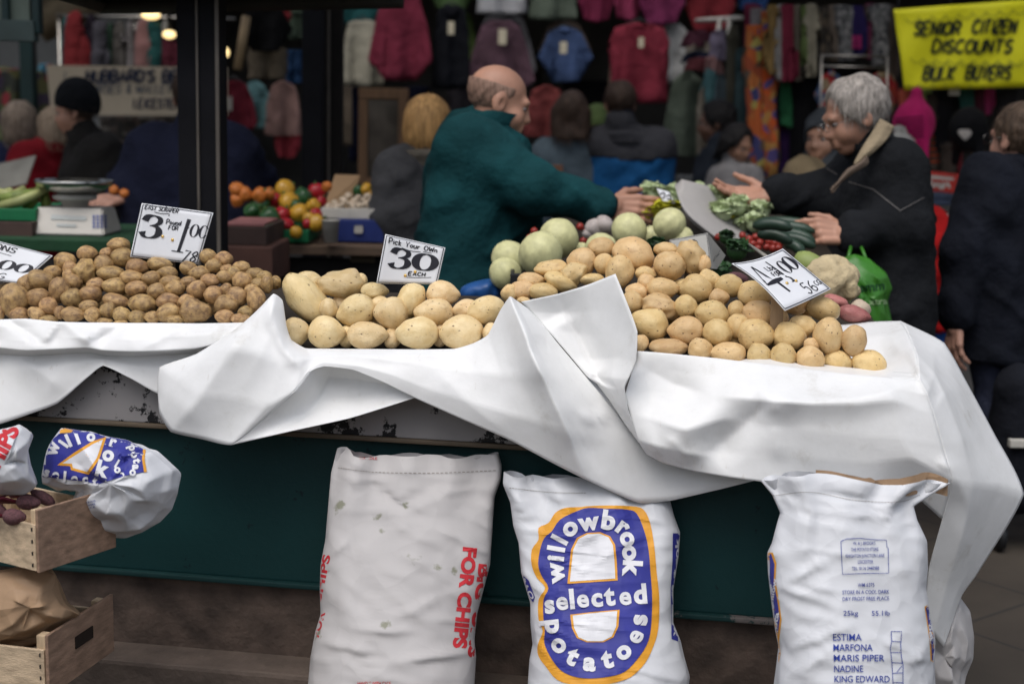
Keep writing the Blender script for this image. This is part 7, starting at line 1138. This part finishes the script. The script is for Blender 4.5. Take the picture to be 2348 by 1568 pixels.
def leafy(name, label, cat, u, v, r_, y, m, seed, n=26, group=None, sq=.8):
    """head of leaves: many cupped leaf blades round a core, as one mesh"""
    rnd = random.Random(seed); c = P(u, v, y); s = r_ * y / FPX; bm = bmesh.new()
    for k in range(n):
        th = rnd.uniform(0, 6.28); ph = rnd.uniform(-.3, 1.35); d = Vector((math.cos(th) * math.cos(ph), math.sin(th) * math.cos(ph), math.sin(ph) * sq)); sd = d.cross(Vector((0, 0, 1))).normalized(); up = sd.cross(d); L_ = s * rnd.uniform(.7, 1.1); w_ = s * rnd.uniform(.45, .7); g = []
        for i in range(6):
            t = i / 5; row = []
            for j in range(-2, 3):
                x = j / 2; rad = .35 + .65 * t; row.append(bm.verts.new(c + d * L_ * (.2 + .75 * math.sin(t * 1.5)) + up * L_ * (.55 * t - .35 * t * t) * .8 + sd * x * w_ * math.sin(math.pi * (.12 + .8 * t)) - d * abs(x) * w_ * .25 + Vector((rnd.uniform(-1, 1), rnd.uniform(-1, 1), rnd.uniform(-1, 1))) * s * .07 * t))
            g.append(row)
        for a, b in zip(g, g[1:]):
            for j in range(4): bm.faces.new((a[j], a[j + 1], b[j + 1], b[j]))
    bmesh.ops.create_icosphere(bm, subdivisions=2, radius=s * .62, matrix=Matrix.Translation(c)); return tag(bm_obj(name, bm, m, None, True), label, cat, group)
GL = 'lettuces piled at the back of the display'
for k, (lab, u, v, r_, y, m) in enumerate((('pale lettuce topmost, above the stallholder hand', 1500, 448, 34, 5.15, LET), ('pale lettuce left of the paper bags', 1540, 452, 30, 5.1, LET), ('yellow green lettuce below the price ticket', 1520, 482, 36, 4.95, LETY), ('yellow lettuce behind the right melon', 1475, 492, 24, 4.95, LETY), ('pale lettuce right of the paper bags', 1622, 462, 36, 5.2, LET), ('pale lettuce just left of the open hand', 1668, 470, 34, 5.25, LET), ('lettuce below the open hand', 1705, 488, 32, 5.15, LET), ('lettuce at the right end of the pale row', 1738, 502, 26, 5.0, LET), ('yellowish lettuce low in the pale row', 1672, 505, 26, 5.0, LETY), ('pale lettuce low beside the paper bags', 1700, 515, 24, 4.9, LET), ('pale lettuce behind the upper end of the paper bags', 1592, 446, 30, 5.1, LET), ('pale lettuce in the middle of the pale row', 1645, 452, 30, 5.05, LET), ('pale lettuce in front of the open hand', 1690, 472, 28, 4.9, LET), ('ragged lettuce right of the open hand', 1742, 486, 28, 4.95, LET), ('pale lettuce in the front of the pale row', 1655, 486, 30, 4.85, LET), ('green-edged lettuce above the cucumbers', 1732, 512, 26, 4.85, LET))): leafy('lettuce', lab, 'lettuce', u, v, r_ * 1.35, y - .05, m, 40 + k, group=GL)
for k, (lab, u, v, r_, y) in enumerate((('dark leafy greens behind the top of the right heap', 1505, 566, 34, 4.05), ('dark leafy greens below the large melon', 1285, 630, 28, 3.95), ('dark cabbage right of the folded card', 1690, 575, 40, 4.05), ('dark cabbage behind the standing price card', 1650, 622, 36, 3.9), ('dark leaves between the two cards', 1665, 545, 26, 4.2), ('dark leaves at the left foot of the heap', 1260, 650, 24, 3.95))): leafy('leafy_greens', lab, 'greens', u, v, r_, y, LEAF, 70 + k, group='dark leafy greens behind the heap')
TOM = mat('tomato', (.27, .028, .018), .3, var=.2)
sph = bmesh.new(); bmesh.ops.create_icosphere(sph, subdivisions=3, radius=1); SPH = bpy.data.meshes.new('tomato'); sph.to_mesh(SPH); sph.free(); SPH.polygons.foreach_set('use_smooth', [True] * len(SPH.polygons))
w = lambda x, y: (1472.9 + x * .2641, 387.6 + y * .2641)
tp = [(870, 580), (930, 610), (985, 590), (960, 650), (1020, 640), (1060, 600), (1100, 630), (1080, 680), (1150, 640), (1190, 650), (1130, 690), (660, 590), (700, 580), (740, 585), (1180, 690), (905, 640), (1000, 690)]
for j, (x, y) in enumerate(sorted(tp)): fruit('tomato', 'red tomato, %s from the left in the row behind the standing card' % ordinal(j), 'tomato', *w(x, y), 9.5, 4.45 + .0006 * (690 - y), TOM, 'tomatoes behind the standing card', meshes=[SPH], sq=(1, 1, .88))
for j, (u, v) in enumerate(((1215, 545), (1232, 552), (1330, 520), (1345, 532), (1352, 548), (1362, 538), (1338, 552), (1225, 530))): fruit('radish', 'red radish, %s of those among the melons' % ordinal(j), 'radish', u, v, 9, 4.6, TOM, 'radishes among the melons', meshes=[SPH])
CUC = mat('cucumber_skin', (.022, .045, .028), .35, var=.45, scale=3, bump=.15, bscale=30)
for j, (a, b) in enumerate((((960, 480), (1490, 500)), ((990, 510), (1500, 545)), ((1010, 545), (1340, 600)), ((1180, 560), (1500, 640)), ((1200, 600), (1500, 680)), ((1230, 650), (1400, 740)), ((1000, 575), (1300, 640)), ((960, 500), (1300, 520)))):
    p0, p1 = P(*w(*a), 4.75 - .06 * j), P(*w(*b), 4.7 - .06 * j); tag(tube_obj('cucumber', [p0 + (p1 - p0) * t + Vector((0, 0, .012 * math.sin(math.pi * t))) for t in [k / 10 for k in range(11)]], [.006, .014] + [.0185] * 7 + [.014, .006], CUC, None, 12), 'cucumber, %s from the top of the pile by the cupped hand' % ordinal(j), 'cucumber', 'cucumbers piled by the cupped hand')
CEL = mat('corn_husk', (.28, .34, .10), .5, var=.3, scale=3, stretch=(1, 1, 6))
p0, p1 = P(*w(1330, 780), 4.0), P(*w(1660, 910), 3.95); tag(tube_obj('leek', [p0 + (p1 - p0) * t for t in [k / 8 for k in range(9)]], [.022, .03, .034, .034, .032, .03, .026, .02, .012], CEL, None, 12), 'thick pale green stalk lying behind the standing card', 'stalk')
r = thing('cauliflower', 'creamy cauliflower right of the standing card', 'cauliflower', P(*w(1630, 1010), 3.82)); rn = random.Random(3); c = P(*w(1625, 1010), 3.84); ad = [ell(c, (.072, .06, .065))] + [ell(c + Vector((math.cos(a) * math.cos(b), -abs(math.sin(a)) * math.cos(b), math.sin(b))) * .066, (.020, .02, .018)) for a, b in [(rn.uniform(0, 6.3), rn.uniform(-.3, 1.4)) for _ in range(70)]]
sdf_obj('curd', ad, CREAMC, r, h=.005, k=.006); bm = bmesh.new(); lf = [P(*w(1760, 985), 3.86), P(*w(1830, 985), 3.86), P(*w(1835, 1100), 3.84), P(*w(1800, 1170), 3.82), P(*w(1770, 1120), 3.82)]; bm.faces.new([bm.verts.new(p) for p in lf]); o = bm_obj('leaf', bm, CEL, r); o.modifiers.new('t', 'SOLIDIFY').thickness = .004
for lab, x, y, a, b, yy, m in (('red-skinned potato in front of the cauliflower', 1680, 1150, 105, 55, 3.66, PINK), ('large red-skinned potato nearest the corner of the sheet', 1840, 1260, 140, 72, 3.60, PINK), ('pale turnip-like root behind the red potatoes', 1890, 1220, 90, 80, 3.75, MUSH), ('purple potato left of the standing card', 820, 945, 95, 52, 3.72, BEET)): u, v = w(x, y); tag(spud(u, v, a * .2641, b * .2641, 10, yy, m, 'potato' if 'potato' in lab else 'turnip'), lab, 'potato' if 'potato' in lab else 'root')
GARL = mat('garlic_skin', (.46, .40, .37), .5, var=.2, bump=.3, bscale=20)
for j, (u, v, r_) in enumerate(((1362, 522, 20), (1385, 516, 22), (1350, 535, 14))): fruit('garlic_bulb', '%s garlic bulb from the left between the melons' % ordinal(j), 'garlic', u, v, r_, 4.5, GARL, 'garlic between the melons', meshes=PPM)
# paper bags hanging in a wad over the display
r = thing('paper_bags', 'wad of grey paper bags hanging over the front of the lettuces', 'paper bags', P(1620, 500, 4.7)); BAGP = mat('grey_paper', (.36, .34, .32), .7, var=.08, scale=5)
for k in range(5):
    V, F = patch([[(1546 + 4 * k, 424 - 3 * k, 4.85), (1575 + 5 * k, 432 - 3 * k, 4.87), (1600 + 6 * k, 440 - 3 * k, 4.9)], [(1562, 470, 4.72 + .012 * k), (1600 + 3 * k, 472, 4.76 + .012 * k), (1638 + 4 * k, 476, 4.84 + .012 * k)], [(1590, 505 + 2 * k, 4.66 + .012 * k), (1636, 510, 4.70 + .012 * k), (1680 + 3 * k, 518, 4.80 + .012 * k)], [(1660, 560 + k, 4.64 + .012 * k), (1690, 556, 4.68 + .012 * k), (1720 + 2 * k, 546, 4.76 + .012 * k)]], 5, 5); o = mesh_obj('bag', V, F, BAGP, r); o.modifiers.new('t', 'SOLIDIFY').thickness = .002
r, o = board('price_ticket', 'small white price ticket tucked in the topmost lettuce', 'price ticket', [(1506, 432, 4.9), (1534, 440, 4.9), (1548, 466, 4.85), (1520, 460, 4.85)], CARD, .003); mark('lettering', o, joinvf(ribbon([(1514, 446), (1522, 442), (1524, 452), (1518, 455)], 3), ribbon([(1528, 450), (1536, 448), (1538, 458), (1530, 456)], 3)), INK, r, lift=.003)
tag(tube_obj('skewer', [P(1706, 552, 4.1), P(1812, 628, 3.6)], [.003, .009], mat('grey_blade', (.30, .28, .24), .5), None, 5), 'grey pointed card holder sticking up behind the standing price card', 'card holder')
tag(pillow('plastic_bag', [(1058, 660), (1090, 645), (1130, 640), (1150, 660), (1150, 690), (1120, 700), (1060, 690)], 4.2, .08, mat('blue_bag', (.02, .09, .28), .35, var=.3), None, amp=.03, sc=9, seed=31), 'blue plastic bag behind the baking potatoes', 'bag'); opencrate('produce_crate', 'black plastic crate holding the left melons', 1170, 628, 1290, 680, 4.0, .5, DARKM)
solid('jar', None, None, 1128, 672, 1152, 690, 4.0, .05, OFFW) if False else None
GBAG = mat('green_bag', (.04, .17, .018), .35, var=.25, scale=5, bump=.3, bscale=8, bdist=.03)
r = thing('carrier_bag', 'bright green plastic carrier bag hanging from the white-haired man', 'carrier bag', P(1985, 730, 4.55)); bgb = pillow('bag_body', [(1934, 590), (1960, 582), (1990, 592), (2030, 622), (2046, 660), (2036, 690), (2046, 740), (2046, 830), (1950, 830), (1930, 740), (1930, 660)], 4.55, .09, GBAG, r, amp=.02, sc=5, seed=33, nr=6, n=1, facet=.016)
random.seed(3); mark('dark_lettering', bgb, vf_fine(text_at('gemm', 1992, 657, 20, -6, .02, width=72), 6), flat('bag_ink', (.006, .05, .012), .5), r, lift=.004); mark('pale_lettering', bgb, joinvf(vf_fine(text_at('be xtra', 1998, 692, 14, -4, .02, width=74), 6)), flat('bag_pale', (.30, .45, .22), .5), r, lift=.004); mark('small_lettering', bgb, vf_fine(text_at('THE SHOP', 2008, 712, 6, -2, .0, width=48), 6), MATS['bag_ink'], r, lift=.004) if False else None
for a, b in (((1945, 592), (1952, 560)), ((1985, 592), (1972, 560))): tube_obj('handle', [P(*a, 4.55), P((a[0] + b[0]) / 2, (a[1] + b[1]) / 2, 4.58), P(*b, 4.62)], .006, GBAG, r, 6)
# wheeled bag at the right edge
r = thing('trolley_bag', 'dark wheeled shopping bag with a pale band at the right edge', 'trolley bag', (P(2345, 1250, 4.9).x, 4.9, 0)); c = P(2352, 1100, 4.9); BG = F_(.012, .014, .022)
sdf_obj('bag_body', [cap((c.x - .03, 4.95, .22), (c.x - .03, 4.95, .58), .1, .085), cap((c.x + .15, 4.95, .22), (c.x + .15, 4.95, .58), .1, .085)], BG, r, h=.014, k=.06, wob=.006); box_obj('pale_band', (c.x + .06, 4.845, P(2330, 1015, 4.85).z), (.30, .03, .028), OFFW, r)
for x in (-.08, .2):
    bm = bmesh.new(); lathe(bm, [(.04, -.015), (.055, -.012), (.055, .012), (.04, .015)], 16, Matrix.Translation((c.x + x, 4.9, .055)) @ Matrix.Rotation(R_(90), 4, 'Y')); bm_obj('wheel', bm, DARKM, r, True)
bm = bmesh.new(); a = P(2180, 1512, 3.5); a.z = .012
for k in range(5):
    d = Vector((math.cos(k * 1.1), math.sin(k * 1.1) * .6, .18)); p = [bm.verts.new(a + d * .0), bm.verts.new(a + d * .03 + Vector((0, 0, .01)) + d.cross(Vector((0, 0, 1))) * .014), bm.verts.new(a + d * .06), bm.verts.new(a + d * .03 + Vector((0, 0, .01)) - d.cross(Vector((0, 0, 1))) * .014)]; bm.faces.new(p)
tag(bm_obj('fallen_leaf', bm, flat('fallen_green', (.16, .24, .06), .6)), 'green leaf lying on the paving beside the dull white sack', 'leaf')
